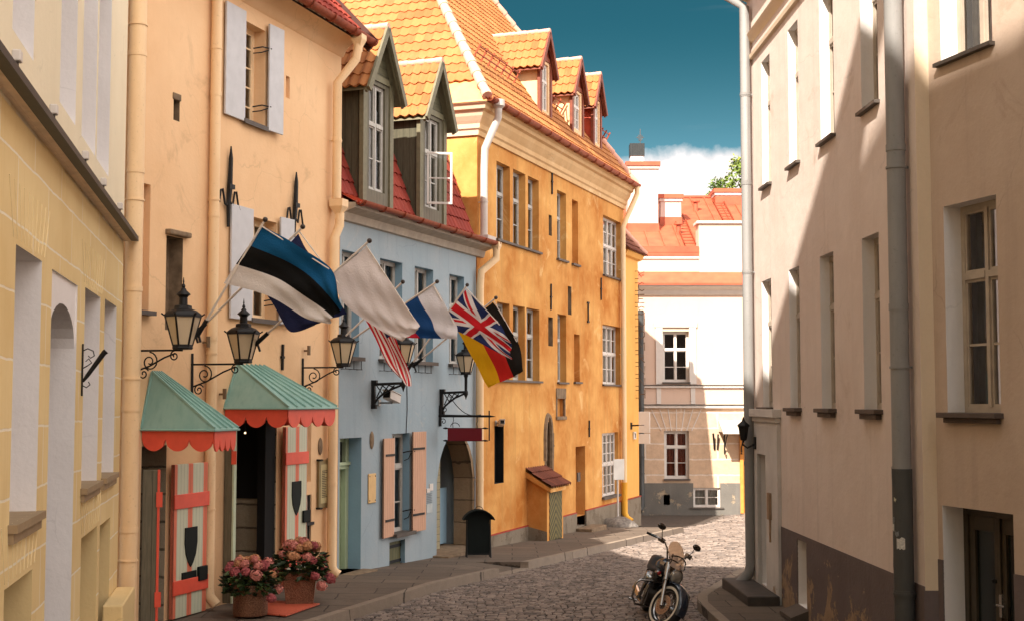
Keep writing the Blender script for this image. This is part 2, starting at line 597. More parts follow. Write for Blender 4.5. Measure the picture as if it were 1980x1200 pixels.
def stone(name, c, c2, mortar, bw, bh, ms=.012, bump=.8, axis='xz'):
    t = NT(name)
    v = t.mapping((1, 1, 1), (R(90), 0, 0) if axis == 'xz' else ((0, 0, 0) if axis == 'xy' else (R(90), 0, R(90))))
    ds = t.n('TexNoise'); ds.inputs['Scale'].default_value = 5; t.L.new(t.tc.outputs['Object'], ds.inputs['Vector'])
    mx = t.n('Mix', data_type='RGBA', blend_type='LINEAR_LIGHT'); mx.inputs[0].default_value = .025
    t.L.new(v, mx.inputs[6]); t.L.new(ds.outputs['Color'], mx.inputs[7])
    b = t.n('TexBrick'); b.offset = .5; b.squash = 1
    t.L.new(mx.outputs[2], b.inputs['Vector'])
    b.inputs['Scale'].default_value = 1; b.inputs['Brick Width'].default_value = bw; b.inputs['Row Height'].default_value = bh
    b.inputs['Mortar Size'].default_value = ms; b.inputs['Mortar Smooth'].default_value = .3
    b.inputs['Color1'].default_value = c; b.inputs['Color2'].default_value = c2; b.inputs['Mortar'].default_value = mortar
    f = t.noise(4, 8, rough=.7)
    col = t.mix(t.math('MULTIPLY', t.ramp(f, .4, .75), .6), b.outputs['Color'], tuple(x * .55 for x in c[:3]) + (1,))
    f2 = t.noise(60, 3)
    col = t.mix(t.math('MULTIPLY', t.ramp(f2, .5, .8), .3), col, tuple(min(1, x * 1.4) for x in c[:3]) + (1,))
    t.bump(t.math('ADD', t.math('MULTIPLY', b.outputs['Fac'], -1), t.noise(14, 6)), bump, .015)
    return t.done(col, .88, 0, .25)


M['rubble'] = stone('limestone_rubble', S(180, 164, 140), S(140, 124, 104), S(92, 82, 68), .38, .18, .02, 1.0, 'yz')
M['portal'] = stone('portal_stone', S(156, 132, 104), S(128, 104, 80), S(80, 66, 52), .5, .42, .012, .8, 'yz')
M['stone'] = plain('weathered_stone', S(122, 102, 80), .9, var=.35, scale=7, bump=.6)
M['slabs'] = stone('pavement_slabs', S(108, 95, 83), S(93, 82, 72), S(52, 46, 41), 1.1, .62, .012, .5, 'xy')
M['kerb'] = stone('granite_kerb', S(146, 132, 117), S(128, 114, 100), S(60, 52, 46), 1.15, 5, .012, .5, 'xy')


def plinth_mat(name, c, peel, amt, cut=.0, z_bias=None):
    """painted plinth; paint lost in ragged patches, mostly low down"""
    t = NT(name)
    base = t.mix(t.ramp(t.noise(1.5, 6, rough=.6), .35, .7), c, tuple(x * .8 for x in c[:3]) + (1,))
    n = t.noise(1.7, 9, rough=.72, dist=.5)
    if z_bias:
        z = t.sep()[2]
        n = t.math('ADD', n, t.math('MULTIPLY', t.math('SUBTRACT', z_bias, z), .25))
    bare = t.mix(t.ramp(t.noise(6, 7, rough=.7), .35, .7), peel, tuple(x * .55 for x in peel[:3]) + (1,))
    f = t.math('MULTIPLY', t.ramp(n, .56 + cut, .585 + cut), amt)
    st = t.noise(1.8, 5, t.mapping((5, 5, .2)))
    base = t.mix(t.math('MULTIPLY', t.ramp(st, .55, .8), .35), base, tuple(min(1, x * 1.3) for x in c[:3]) + (1,))
    t.bump(t.math('ADD', t.math('MULTIPLY', f, -1.5), t.noise(18, 6)), .6, .015)
    return t.done(t.mix(f, base, bare), .9, 0, .2)


M['plinth_grey'] = plinth_mat('grey_plinth', S(132, 120, 104), S(110, 96, 80), .5)
M['plinth_mauve'] = plinth_mat('mauve_grey_plinth', S(108, 96, 94), S(166, 140, 114), .95, -.02, .7)
M['plinth_far'] = plinth_mat('dark_grey_plinth', S(112, 108, 102), S(176, 158, 134), .8, .02)


def chevron_mat():
    """two-tone slats rising to the middle of the door in a herringbone"""
    t = NT('chevron_slats')
    xyz = t.sep()
    a = t.math('SUBTRACT', xyz[2], t.math('MULTIPLY', t.math('ABSOLUTE', xyz[0]), -1.0))
    a = t.math('SUBTRACT', xyz[2], t.math('MULTIPLY', t.math('ABSOLUTE', xyz[0]), 1.25))
    f = t.math('FRACT', t.math('DIVIDE', a, .17))
    st = t.math('LESS_THAN', f, .52)
    g = t.noise(3, 5, t.mapping((6, 6, 6)))
    col = t.mix(st, t.mix(g, S(52, 56, 42), S(38, 42, 32)), t.mix(g, S(132, 120, 70), S(108, 98, 56)))
    gap = t.math('LESS_THAN', t.math('ABSOLUTE', t.math('SUBTRACT', f, .52)), .05)
    col = t.mix(t.math('MULTIPLY', gap, .7), col, S(30, 28, 20))
    t.bump(t.math('SUBTRACT', st, gap), .5, .01)
    return t.done(col, .65, 0, .3)


M['chevron'] = chevron_mat()

M['pale_joint'] = plain('pale_joint_line', S(226, 206, 160), .9, var=.05)
M['bronze'] = plain('dull_bronze', S(120, 100, 78), .5, .5)

M['chimney'] = plaster('chimney_limewash', S(206, 186, 176), S(190, 168, 156), .8, .6, bump=.2)


def lamp_mat():
    t = NT('warm_bulb')
    t.put(t.b, 'Emission Color', (1, .68, .34, 1)); t.put(t.b, 'Emission Strength', 1.6)
    return t.done((.8, .6, .4, 1), .4)


M['lamp'] = lamp_mat()
# ------------------------------------------------------------------ facade planes
FY = Frame((-2.37, 3.2), (-5.17, 17.8))
FP = Frame((-5.125, 18.0), (-3.118, 24.2))
FB = Frame((-3.115, 24.21), (-.819, 30.43))
FO = Frame((-.80, 30.48), (3.55, 42.5))
FF = Frame((2.2, 48.6), (17, 48.6))
FR = Frame((4.05, 22.8), (4.238, 13.95))
FW = Frame((4.383, 13.95), (7.6, 2.58))


# ------------------------------------------------------------------ street
def cobbles():
    """every sett of the carriageway a bevelled block of its own height and tone"""
    rnd = random.Random(3)
    mb = MB()
    y = 16.6
    row = 0
    while y < 52:
        dy = rnd.uniform(.085, .12) * (1 if y < 30 else 1.5)
        xa = -5.0 if y < 30 else -3
        x = xa + rnd.uniform(0, .1)
        xb = 6.5 if y < 30 else 14
        while x < xb:
            dx = rnd.uniform(.10, .19) * (1 if y < 30 else 1.7)
            # only where the road can be seen
            fx = (x + 2.85) - .372 * (y - 19.4)
            if fx > -.35 and (y > 21.5 or x < 3.15) and (y < 43 or x > 2) and (y < 27 or x > -.5):
                g = .008 if y < 30 else .014
                zz = rnd.uniform(-.008, .005)
                j = lambda: rnd.uniform(-.008, .008)
                wob = .05 * math.sin(x * 1.3 + 2) + .03 * math.sin(x * 3.1)
                c = [(x + g + j(), y + g + j() + wob), (x + dx - g + j(), y + g + j() + wob), (x + dx - g + j(), y + dy - g + j() + wob), (x + g + j(), y + dy - g + j() + wob)]
                bz = .013
                ins = .016
                cx, cy = x + dx / 2, y + dy / 2 + wob
                t = []
                for (px, py) in c:
                    dxx, dyy = cx - px, cy - py
                    l = math.hypot(dxx, dyy)
                    t.append((px + dxx / l * ins * 1.3, py + dyy / l * ins * 1.3, ground(py) + zz + rnd.uniform(-.004, .004)))
                b = [(px, py, ground(py) + zz - bz) for px, py in c]
                mb.add(b + t, [(4, 5, 6, 7), (0, 1, 5, 4), (1, 2, 6, 5), (2, 3, 7, 6), (3, 0, 4, 7)], rnd.choice((0, 0, 1, 1, 2)))
            x += dx
        y += dy
        row += 1
    mats = [plain('sett_' + n, c, .62, var=.35, scale=16, spec=.5) for n, c in
            (('grey', S(132, 118, 108)), ('brown', S(112, 99, 90)), ('dark', S(92, 82, 76)))]
    mb.build('cobbled_road', mats, kind='structure')


cobbles()


def strip_mesh(name, left, right, ys, zoff, mat, kind='structure', face=None):
    """sheet between two x(y) curves, following the fall of the street; face = depth of a vertical face on the right/left edge"""
    mb = MB()
    for a, b in zip(ys, ys[1:]):
        za, zb = ground(a) + zoff, ground(b) + zoff
        mb.quad((left(a), a, za), (right(a), a, za), (right(b), b, zb), (left(b), b, zb))
    return mb.build(name, mat, kind=kind)


sand = plain('joint_sand', S(70, 60, 52), .95, var=.3, scale=12)
mb = MB()
ys = [-30, 0, 10, 16, 20, 23] + list(range(25, 46, 2)) + [60, 120, 400]
for a, b in zip(ys, ys[1:]):
    mb.quad((-300, a, ground(a) - .03), (300, a, ground(a) - .03), (300, b, ground(b) - .03), (-300, b, ground(b) - .03))
mb.build('ground', sand, kind='structure')

# left pavement: kerb line runs parallel to the houses
KX = lambda y: -2.61 + .372 * (y - 19.4)


def facx(y):
    if y < 17.8: return -5.17 - .192 * (y - 17.8)
    for F in (FP, FB, FO):
        if y < (F.o + F.u * F.len).y: return F.o.x + F.u.x / F.u.y * (y - F.o.y)
    return 4.19


PZ = .15
KW = .16


def pave_left():
    mb, kb = MB(), MB()
    ys = [5 + .5 * i for i in range(72)]
    drop = lambda y: .03 if 25.75 < y < 27.3 else PZ      # lowered crossing in front of the portal
    ysx = sorted(ys + [25.74, 25.76, 27.29, 27.31])
    for a, b in zip(ysx, ysx[1:]):
        if b > 40.2: break
        fa, fb = facx(a) - .3, facx(b) - .3
        za, zb = ground(a), ground(b)
        # kerb stone
        ka, kb_ = drop(a + 1e-6), drop(b - 1e-6)
        kb.quad((KX(a) - KW, a, za + ka), (KX(a), a, za + ka), (KX(b), b, zb + kb_), (KX(b) - KW, b, zb + kb_))
        kb.quad((KX(a), a, za + ka), (KX(a) + .02, a, za - .05), (KX(b) + .02, b, zb - .05), (KX(b), b, zb + kb_))
        # walking surface (falls to the dropped kerb over .9 m)
        mb.quad((KX(a) - KW - .9, a, za + PZ - .003), (KX(a) - KW, a, za + ka - .006), (KX(b) - KW, b, zb + kb_ - .006), (KX(b) - KW - .9, b, zb + PZ - .003))
        if fa < KX(a) - KW - .9:
            mb.quad((fa, a, za + PZ + .015), (KX(a) - KW - .9, a, za + PZ - .003), (KX(b) - KW - .9, b, zb + PZ - .003), (fb, b, zb + PZ + .015))
    for y in (25.75, 27.3):
        g = ground(y)
        kb.quad((KX(y) - KW, y, g + PZ), (KX(y), y, g + PZ), (KX(y), y, g - .02), (KX(y) - KW, y, g - .02))
    a = 40.0
    mb.build('left_pavement', M['slabs'], kind='structure')
    kb.build('left_kerb', M['kerb'], kind='structure')


pave_left()


def pave_right():
    # outline of the right pavement: kerb comes to a blunt corner, then turns back to the house
    pts = [(2.95, 12.0), (2.92, 18.7), (2.86, 20.9), (2.96, 21.7), (4.32, 25.9)]
    mb, kb = MB(), MB()
    zz = lambda y: ground(y) + .13
    inner = []
    for i, p in enumerate(pts):
        inner.append((p[0] + .15, p[1] - .06 * (i > 2)))
    for i in range(len(pts) - 1):
        a, b, c, d = pts[i], pts[i + 1], inner[i + 1], inner[i]
        kb.quad((a[0], a[1], zz(a[1])), (d[0], d[1], zz(d[1])), (c[0], c[1], zz(c[1])), (b[0], b[1], zz(b[1])))
        kb.quad((a[0], a[1], zz(a[1])), (b[0], b[1], zz(b[1])), (b[0] - .015, b[1], ground(b[1]) - .05), (a[0] - .015, a[1], ground(a[1]) - .05))
        mb.quad((d[0], d[1], zz(d[1]) - .005), (8.5, d[1], zz(d[1]) - .005), (8.5, c[1], zz(c[1]) - .005), (c[0], c[1], zz(c[1]) - .005))
    mb.build('right_pavement', M['slabs'], kind='structure')
    kb.build('right_kerb', M['kerb'], kind='structure')


pave_right()


# ------------------------------------------------------------------ building kit
def op(F, tl, br, r=.25, d=0, **k):
    u0, z1 = F.P(*tl, d); u1, z0 = F.P(*br, d)
    return dict(u0=u0, u1=u1, z0=z0, z1=z1, r=r, **k)


def wall(mb, u0, u1, z0, z1, ops, mi=0, mir=0, y=0.0):
    us = sorted({u0, u1} | {max(u0, min(u1, o[k])) for o in ops for k in ('u0', 'u1')})
    zs = sorted({z0, z1} | {max(z0, min(z1, o[k])) for o in ops for k in ('z0', 'z1')})
    for ua, ub in zip(us, us[1:]):
        for za, zb in zip(zs, zs[1:]):
            uc, zc = (ua + ub) / 2, (za + zb) / 2
            if any(o['u0'] < uc < o['u1'] and o['z0'] < zc < o['z1'] for o in ops): continue
            mb.quad((ua, y, za), (ub, y, za), (ub, y, zb), (ua, y, zb), mi)
    for o in ops:
        a, b, c, d, r = o['u0'], o['u1'], max(z0, o['z0']), min(z1, o['z1']), o['r']
        m2 = o.get('mir', mir)
        mb.quad((a, y, c), (a, y, d), (a, y + r, d), (a, y + r, c), m2)
        mb.quad((b, y, c), (b, y + r, c), (b, y + r, d), (b, y, d), m2)
        mb.quad((a, y, d), (b, y, d), (b, y + r, d), (a, y + r, d), m2)
        mb.quad((a, y, c), (a, y + r, c), (b, y + r, c), (b, y, c), m2)
        if o.get('blind'):
            mb.quad((a, y + r, c), (b, y + r, c), (b, y + r, d), (a, y + r, d), o.get('mib', m2))


def shell(mb, u0, u1, z0, z1, dep, mi=0, left=True, right=True):
    if left: mb.quad((u0, dep, z0), (u0, 0, z0), (u0, 0, z1), (u0, dep, z1), mi)
    if right: mb.quad((u1, 0, z0), (u1, dep, z0), (u1, dep, z1), (u1, 0, z1), mi)
    mb.quad((u1, dep, z0), (u0, dep, z0), (u0, dep, z1), (u1, dep, z1), mi)


def wavy(mb, u0, u1, z0, z1, y, amp=.03, waves=5, mi=0, seed=0):
    n = waves * 6
    for i in range(n):
        f = lambda k: y + amp * math.sin(k / 6 * 2 * math.pi + seed) + amp * .5 * math.sin(k * .53 + seed * 2)
        a, b = u0 + (u1 - u0) * i / n, u0 + (u1 - u0) * (i + 1) / n
        mb.quad((a, f(i), z0), (b, f(i + 1), z0), (b, f(i + 1), z1), (a, f(i), z1), mi)


def window(parent, o, y=None, cols=2, transom=.64, bars=(.32,), ubars=(), mat=None, fw=.06, curtain='curtain', sill=None, room=True,
           sillmat=None, lean=0, sill_out=.07, cgap=None):
    """casement: outer frame, mullions, transom and glazing bars in one mesh; pane, curtain and sill below it"""
    mat = mat or M['greywhite']
    u0, u1, z0, z1 = o['u0'], o['u1'], o['z0'], o['z1']
    y = o['r'] - .06 if y is None else y
    w, h = u1 - u0, z1 - z0
    mb = MB()
    e = .003
    mb.box(u0, u0 + fw, y, y + .07, z0, z1); mb.box(u1 - fw, u1, y, y + .07, z0, z1)
    mb.box(u0 + fw, u1 - fw, y, y + .07, z1 - fw, z1); mb.box(u0 + fw, u1 - fw, y, y + .07, z0, z0 + fw)
    zt = z0 + h * transom if transom else None
    for i in range(1, cols):
        c = u0 + w * i / cols
        mb.box(c - .027, c + .027, y - .012, y + .06, z0 + fw, z1 - fw)
    edges = [u0 + w * i / cols for i in range(cols + 1)]
    for i in range(cols):
        a = edges[i] + (fw if i == 0 else .027); b = edges[i + 1] - (fw if i == cols - 1 else .027)
        if zt: mb.box(a, b, y - .02, y + .06, zt - .034, zt + .034)
        segs = [(z0 + fw, zt - .034), (zt + .034, z1 - fw)] if zt else [(z0 + fw, z1 - fw)]
        for s0, s1 in segs:     # casement stiles and rails
            mb.box(a, a + .026, y + .008, y + .055, s0, s1); mb.box(b - .026, b, y + .008, y + .055, s0, s1)
            mb.box(a + .026, b - .026, y + .008, y + .055, s0, s0 + .03); mb.box(a + .026, b - .026, y + .008, y + .055, s1 - .03, s1)
            for k in ubars:
                c = a + (b - a) * k
                mb.box(c - .011, c + .011, y + .018, y + .045, s0 + .03, s1 - .03)
        for k in bars:
            c = z0 + h * k
            mb.box(a + .026, b - .026, y + .015, y + .048, c - .012, c + .012)
    f = mb.build('window', mat, parent)
    g = MB()
    for i in range(cols):   # each casement's glass hangs a hair differently
        j = random.uniform(-.006, .006)
        a, b = edges[i] + .02, edges[i + 1] - .02
        g.quad((a, y + .03 + j, z0 + .02), (b, y + .03 - j, z0 + .02), (b, y + .03 - j + .004, z1 - .02), (a, y + .03 + j - .004, z1 - .02))
    g.build('pane', M['glass'], f)
    if curtain:
        c = MB()
        if cgap:
            wavy(c, u0 + .03, u0 + w * cgap, z0 + .03, z1 - .03, y + .16, .025, 4, 0, z0)
            wavy(c, u1 - w * cgap, u1 - .03, z0 + .03, z1 - .03, y + .16, .025, 4, 0, u0)
        else:
            wavy(c, u0 + .03, u1 - .03, z0 + .03, z1 - .03, y + .15, .02, 6, 0, u0)
        c.build('curtain', M[curtain], f, smooth=60)
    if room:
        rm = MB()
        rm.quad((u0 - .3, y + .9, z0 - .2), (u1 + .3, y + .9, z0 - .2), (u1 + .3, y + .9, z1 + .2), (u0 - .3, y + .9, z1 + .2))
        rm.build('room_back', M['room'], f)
    if sill:
        s = MB()
        s.box(u0 - .05, u1 + .05, -sill_out, y - .004, z0 - .035, z0 + .006)
        s.box(u0 - .05, u1 + .05, -sill_out - .012, -sill_out, z0 - .065, z0 + .008)
        s.build('sill', sillmat or M['sill_metal'], f)
    return f


def tiles(mb, uvs, O, U, V, nu, nv, clip=None, tw=.21, ch=.30, amp=.022, step=.03, mi=0):
    """pantile heightfield: S-wave across, a step at every course"""
    O, U, V = Vector(O), Vector(U).normalized(), Vector(V).normalized()
    N = U.cross(V)
    nt, nc = int(math.ceil(nu / tw)), int(math.ceil(nv / ch))
    q = 5
    rnd = random.Random(nt * 31 + nc)
    for c in range(nc):
        wob = rnd.uniform(-.012, .012)
        rows = []
        for part in (0, 1):
            row = []
            for i in range(nt * q + 1):
                u = i * tw / q
                ph = (i % q) / q
                hz = amp * (math.sin(2 * math.pi * ph) * .9 + (.5 if ph < .5 else 0))
                jit = rnd.uniform(-.006, .006) if i % q == 0 else 0
                v = (c + part) * ch + wob * (1 - part) + (0.02 * math.cos(2 * math.pi * ph) if part == 0 else .02)
                h = hz + (step if part == 0 else .0) + jit
                row.append((u, v, O + U * u + V * v + N * h))
            rows.append(row)
        b = len(mb.v)
        for part, row in enumerate(rows):
            for u, v, p in row:
                mb.v.append(tuple(p)); uvs.append((u / tw + .001, c + .05 + .9 * part))
        W = nt * q + 1
        for i in range(nt * q):
            uc, vc = (i + .5) * tw / q, (c + .5) * ch
            if clip and not clip(uc, vc): continue
            mb.f.append((b + i, b + i + 1, b + W + i + 1, b + W + i)); mb.m.append(mi)
        # riser under the butt edge
        rb = len(mb.v)
        for u, v, p in rows[0]:
            mb.v.append(tuple(p - N * (step + .012))); uvs.append((u / tw + .001, c + .04))
        for i in range(nt * q):
            uc, vc = (i + .5) * tw / q, (c + .5) * ch
            if clip and not clip(uc, vc): continue
            mb.f.append((rb + i, rb + i + 1, b + i + 1, b + i)); mb.m.append(mi)


def ridge(mb, a, b, r=.11, seg=.36, mi=0):
    """half-round ridge tiles, each lapping the next"""
    a, b = Vector(a), Vector(b)
    n = max(1, int((b - a).length / seg))
    for i in range(n):
        p, q = a.lerp(b, i / n), a.lerp(b, (i + 1.12) / n)
        mb.tube([p, p.lerp(q, .08), q], [r * 1.0, r * 1.08, r * .84], 10, mi)


def downpipe(parent, pts, r, mat, clamps=(), name='downpipe'):
    mb = MB()
    mb.tube(pts, r, 14)
    P = [Vector(p) for p in pts]
    for i in range(len(P) - 1):           # socket joints
        L = (P[i + 1] - P[i]).length
        k = int(L / 1.9)
        for j in range(1, k + 1):
            c = P[i].lerp(P[i + 1], j / (k + 1))
            d = (P[i + 1] - P[i]).normalized()
            mb.tube([c - d * .035, c + d * .035], r * 1.07, 14)
    o = mb.build(name, mat, parent, smooth=50)
    cb = MB()
    for i in range(len(P) - 1):
        L = (P[i + 1] - P[i]).length
        if L < 1: continue
        k = max(1, int(L / 2.1))
        for j in range(k):
            c = P[i].lerp(P[i + 1], (j + .5) / k)
            cb.tube([c - Vector((0, 0, .012)), c + Vector((0, 0, .012))], r * 1.12, 14)
            cb.box(c.x - .012, c.x + .012, c.y, max(c.y + r + .05, .01), c.z - .012, c.z + .012)
    if cb.v: cb.build('pipe_clamp', mat, o, smooth=50)
    return o


def gutter(parent, u0, u1, y, z, r=.075, mat=None, name='gutter'):
    mb = MB()
    n = 8
    prof = [(y + r * math.cos(math.pi + math.pi * i / n), z + r * math.sin(math.pi + math.pi * i / n)) for i in range(n + 1)]
    prof2 = [(y + (r - .012) * math.cos(2 * math.pi - math.pi * i / n), z + (r - .012) * math.sin(2 * math.pi - math.pi * i / n)) for i in range(n + 1)]
    mb.prism(prof + prof2, lambda p, t: (t, p[0], p[1]), u0, u1)
    k = int((u1 - u0) / .8)
    for i in range(k + 1):
        c = u0 + .1 + (u1 - u0 - .2) * i / max(1, k)
        mb.tube([(c, p[0] * 1.0 + (p[0] - y) * .12, p[1] - .004 + (p[1] - z) * .12) for p in prof], .012, 5)
    return mb.build(name, mat or M['copper'], parent, smooth=40)


def profile_band(mb, prof, u0, u1, mi=0):
    """moulding: prof (y, z) outline extruded along u"""
    mb.prism(prof, lambda p, t: (t, p[0], p[1]), u0, u1, mi)


def anchor(parent, F, px, y0, y1, kind='bar', d=0):
    """wrought iron wall anchor"""
    u, z1 = F.P(px, y0, d); _, z0 = F.P(px, y1, d)
    mb = MB()
    zc = (z0 + z1) / 2
    if kind == 'bar':
        mb.bar((u, -.025, z0), (u + .012, -.025, z1), .045, .03, 0, (0, 1, 0))
        mb.box(u - .05, u + .05, -.045, -.008, zc - .02, zc + .02)
    elif kind == 'I':
        mb.bar((u, -.025, z0), (u, -.025, z1), .04, .03, 0, (0, 1, 0))
        mb.box(u - .09, u + .09, -.04, -.01, z0 - .02, z0 + .03); mb.box(u - .09, u + .09, -.04, -.01, z1 - .03, z1 + .02)
    else:       # tall dagger with two curling zigzag arms
        L = z1 - z0
        zk = z0 + L * (.48 if kind == 'zig' else .42)
        pts = [(u - .02, -.04, z0), (u - .035, -.05, z0 + L * .3), (u, -.05, zk), (u + .02, -.05, z0 + L * .85), (u + .02, -.05, z1)]
        mb.tube(pts, [.022, .036, .042, .034, .010], 6)
        mb.box(u - .05, u + .10, -.085, -.04, zk - .01, zk + .06)
        for sgn in (-1, 1):
            a = [(0, -.12), (.09, -.20), (.15, .02), (.20, .03), (.27, -.20), (.31, -.24)] if sgn > 0 else [(0, -.02), (-.09, -.22), (-.14, -.20), (-.21, .02), (-.26, .0), (-.31, -.20)]
            mb.tube([(u + x, -.05, zk - .06 + z) for x, z in a], .017, 6)
    return mb.build('wall_anchor', M['black_iron'], parent, smooth=40)
# ------------------------------------------------------------------ near left: cream and yellow rusticated house
def yellow_house():
    F = FY
    root = empty('cream_house', F.o, F.th, 'cream and yellow house with rusticated ground floor at the left edge of the picture', 'house')
    zc0 = (F.P(100, 300)[1] + F.P(200, 415)[1]) / 2; zc1 = (F.P(120, 262, -.17)[1] + F.P(220, 398, -.17)[1]) / 2 + .03
    L = F.len
    low = [op(F, (31, 472), (70, 985), .42, mir=1), op(F, (101, 520), (150, 560), .6, mir=1),
           op(F, (165, 555), (187, 925), .42, mir=1), op(F, (203, 577), (219, 914), .42, mir=1)]
    for o, zb in zip(low, (2.3, -1, 2.3, 2.3)): o['z0'] = zb
    # basement lights and a step beside them
    base = [op(F, (157, 1040), (188, 1040), .35, mir=2), op(F, (193, 1015), (213, 1015), .35, mir=2), op(F, (8, 1140), (62, 1130), .35, mir=2)]
    for o in base: o['z0'] = .2
    up = [op(F, (23, 90), (65, 100), .34, mir=1), op(F, (115, 200), (145, 270), .34, mir=1), op(F, (158, 240), (183, 340), .34, mir=1), op(F, (193, 3), (209, 380), .34, mir=1)]
    for o in up: o['z0'] = 5.85; o['z1'] = 8.25
    mb = MB()
    wall(mb, 0, L, -1, zc0 + .1, low + base, 0, 1)
    shell(mb, 0, L, -1, 14.2, 9, 3)
    mb.build('ground_floor_wall', [M['yellow'], M['white_plaster'], M['yellow_plain'], M['cream']], root)
    mb = MB()
    wall(mb, 0, L, zc1 - .1, 14.2, up, 0, 1)
    mb.build('upper_wall', [M['cream'], M['white_plaster']], root)
    mb = MB()
    mb.box(-.2, L + .1, -.3, 9.2, 14.2, 14.6)
    mb.build('roof', M['tile_brown'], root)
    # string course: grey-brown moulded cornice with a broad dark metal flashing on top
    mb = MB()
    H = zc1 - zc0
    h = zc1 - .05 - zc0
    profile_band(mb, [(.03, zc0), (-.03, zc0), (-.03, zc0 + h * .14), (-.045, zc0 + h * .16), (-.06, zc0 + h * .34), (-.105, zc0 + h * .50), (-.115, zc0 + h * .56), (-.07, zc0 + h * .565), (-.07, zc0 + h * .66), (-.13, zc0 + h * .665), (-.165, zc0 + h * .92), (-.16, zc0 + h), (.03, zc0 + h)], 0, L + .02)
    mb.build('cornice', plain('grey_brown_moulding', S(226, 206, 184), .8, var=.12), root)
    mb = MB()
    profile_band(mb, [(.03, zc1 - .05), (-.165, zc1 - .065), (-.19, zc1 - .065), (-.19, zc1 - .005), (.03, zc1 + .02)], 0, L + .03)
    mb.build('flashing', plain('dark_flashing', S(38, 38, 36), .5, .2, var=.3), root)
    for o in low[:1] + low[2:]:
        window(root, o, y=o['r'] - .08, mat=M['white'], cols=2, bars=())
    for o in low[:1] + low[2:]:
        s = MB()
        s.box(o['u0'] - .06, o['u1'] + .06, -.07, .3, o['z0'] - .05, o['z0'] + .01)
        s.box(o['u0'] - .04, o['u1'] + .04, -.04, .0, o['z0'] - .13, o['z0'] - .05)
        s.build('sill', plain('brown_grey_sill', S(150, 128, 98), .7), root)
    for o in up: window(root, o, y=.3, mat=M['white'], cols=2, bars=())
    # arched head inside the doorway
    o = low[1]
    mb = MB()
    uc, hw = (o['u0'] + o['u1']) / 2, (o['u1'] - o['u0']) / 2
    zs = o['z1'] - .62
    arc = [(uc + hw * math.cos(math.pi * i / 12), zs + .38 * math.sin(math.pi * i / 12)) for i in range(13)]
    for (a, b) in zip(arc, arc[1:]):
        mb.quad((a[0], .02, a[1]), (a[0], .02, o['z1']), (b[0], .02, o['z1']), (b[0], .02, b[1]))
        mb.quad((a[0], .02, a[1]), (b[0], .02, b[1]), (b[0], .58, b[1]), (a[0], .58, a[1]))
    mb.build('door_surround', M['white_plaster'], root)
    d = MB()
    d.box(o['u0'], o['u1'], .55, .6, -1, o['z1'] - .05)
    dd = d.build('door', M['dark_door'], root)
    # fan of joints over the openings
    mb = MB()
    for (ua, ub, za, zb) in [(o['u0'] - .35, o['u1'] + .35, o['z1'] + .04, o['z1'] + .46) for o in low[:1] + low[2:3]] + [(o['u0'] - .2, o['u1'] + .3, base[0]['z1'] + .04, base[0]['z1'] + .45) for o in base[:1]] + [(base[2]['u0'] - .4, base[2]['u1'] + .3, base[2]['z1'] + .04, base[2]['z1'] + .45)]:
        n = 9
        for i in range(n + 1):
            t = i / n
            x0 = ua + (ub - ua) * (.12 + .76 * t); x1 = ua + (ub - ua) * t
            mb.bar((x0, -.002, za), (x1, -.002, zb), .009, .006, 0, (0, 1, 0))
        mb.build('voussoir_joint', M['pale_joint'], root); mb = MB()
    # basement steps
    mb = MB()
    u0, _ = F.P(150, 1150); u1, _ = F.P(222, 1150)
    mb.box(u0, u0 + (u1 - u0) * .6, -.30, -.003, -.2, .52); mb.build('step', M['yellow_plain'], root, bevel=.02)
    mb = MB(); mb.box(u0 + (u1 - u0) * .6, u1 + .1, -.24, -.003, -.2, .8); mb.build('step', M['yellow_plain'], root, bevel=.02)
    # little floodlights standing on the cornice
    proto = None
    for (px, py) in ((33, 122), (104, 231), (165, 306), (200, 356), (232, 402)):
        u, z = F.P(px, py, -.13)
        lab = 'small white floodlight on the cornice ledge of the cream house'
        if proto is None:
            r = empty('floodlight', F.W(u, -.12, zc1 + .03), F.th, lab, 'light', 'floodlights on the cream house cornice')
            b = MB(); b.box(-.045, .045, -.04, .02, .06, .14); b.build('lamp_housing', M['white'], r, bevel=.01)
            b = MB(); b.bar((0, -.01, .0), (0, -.01, .08), .02, .03); b.box(-.04, .04, -.035, -.005, -.02, .005)
            b.build('bracket', M['sill_metal'], r)
            proto = r
        else:
            r = copy_tree(proto); r.location = F.W(u, -.12, zc1 + .03)
    # slim iron flag holder with scrolls
    u, z = F.P(157, 712)
    r = empty('flag_holder', F.W(u, 0, z), F.th, 'black wrought iron flag holder with scrolls on the yellow rusticated wall', 'flag holder')
    r.scale = (.6, .6, .6)
    b = MB()
    b.tube([(0, -.02, -.46), (0, -.02, .42)], .016, 6)
    b.tube([(0, -.02, .30 - .0), (0, -.10, .34), (0, -.19, .30), (0, -.21, .22), (0, -.15, .18), (0, -.11, .22)], .010, 6)
    b.tube([(0, -.02, .0), (0, -.10, .05), (0, -.17, .10), (0, -.12, .17), (0, -.07, .12)], .010, 6)
    b.tube([(0, -.02, -.28), (0, -.09, -.32), (0, -.15, -.27), (0, -.12, -.22)], .010, 6)
    b.build('scroll_bracket', M['black_iron'], r, smooth=50)
    b = MB(); b.tube([(0, -.03, -.22), (0, -.10, -.12), (0, -.36, .26), (0, -.40, .30)], [.02, .035, .045, .05], 10)
    b.build('pole_socket', M['black_iron'], r, smooth=50)
    # cream downpipe standing in the joint to the next house
    pu = L - .02
    u, z = F.P(259, 0, -.16); 
    downpipe(root, [(L + .17, -.12, 9.5), (L + .17, -.12, -.1)], .115, M['pipe_cream'])


yellow_house()


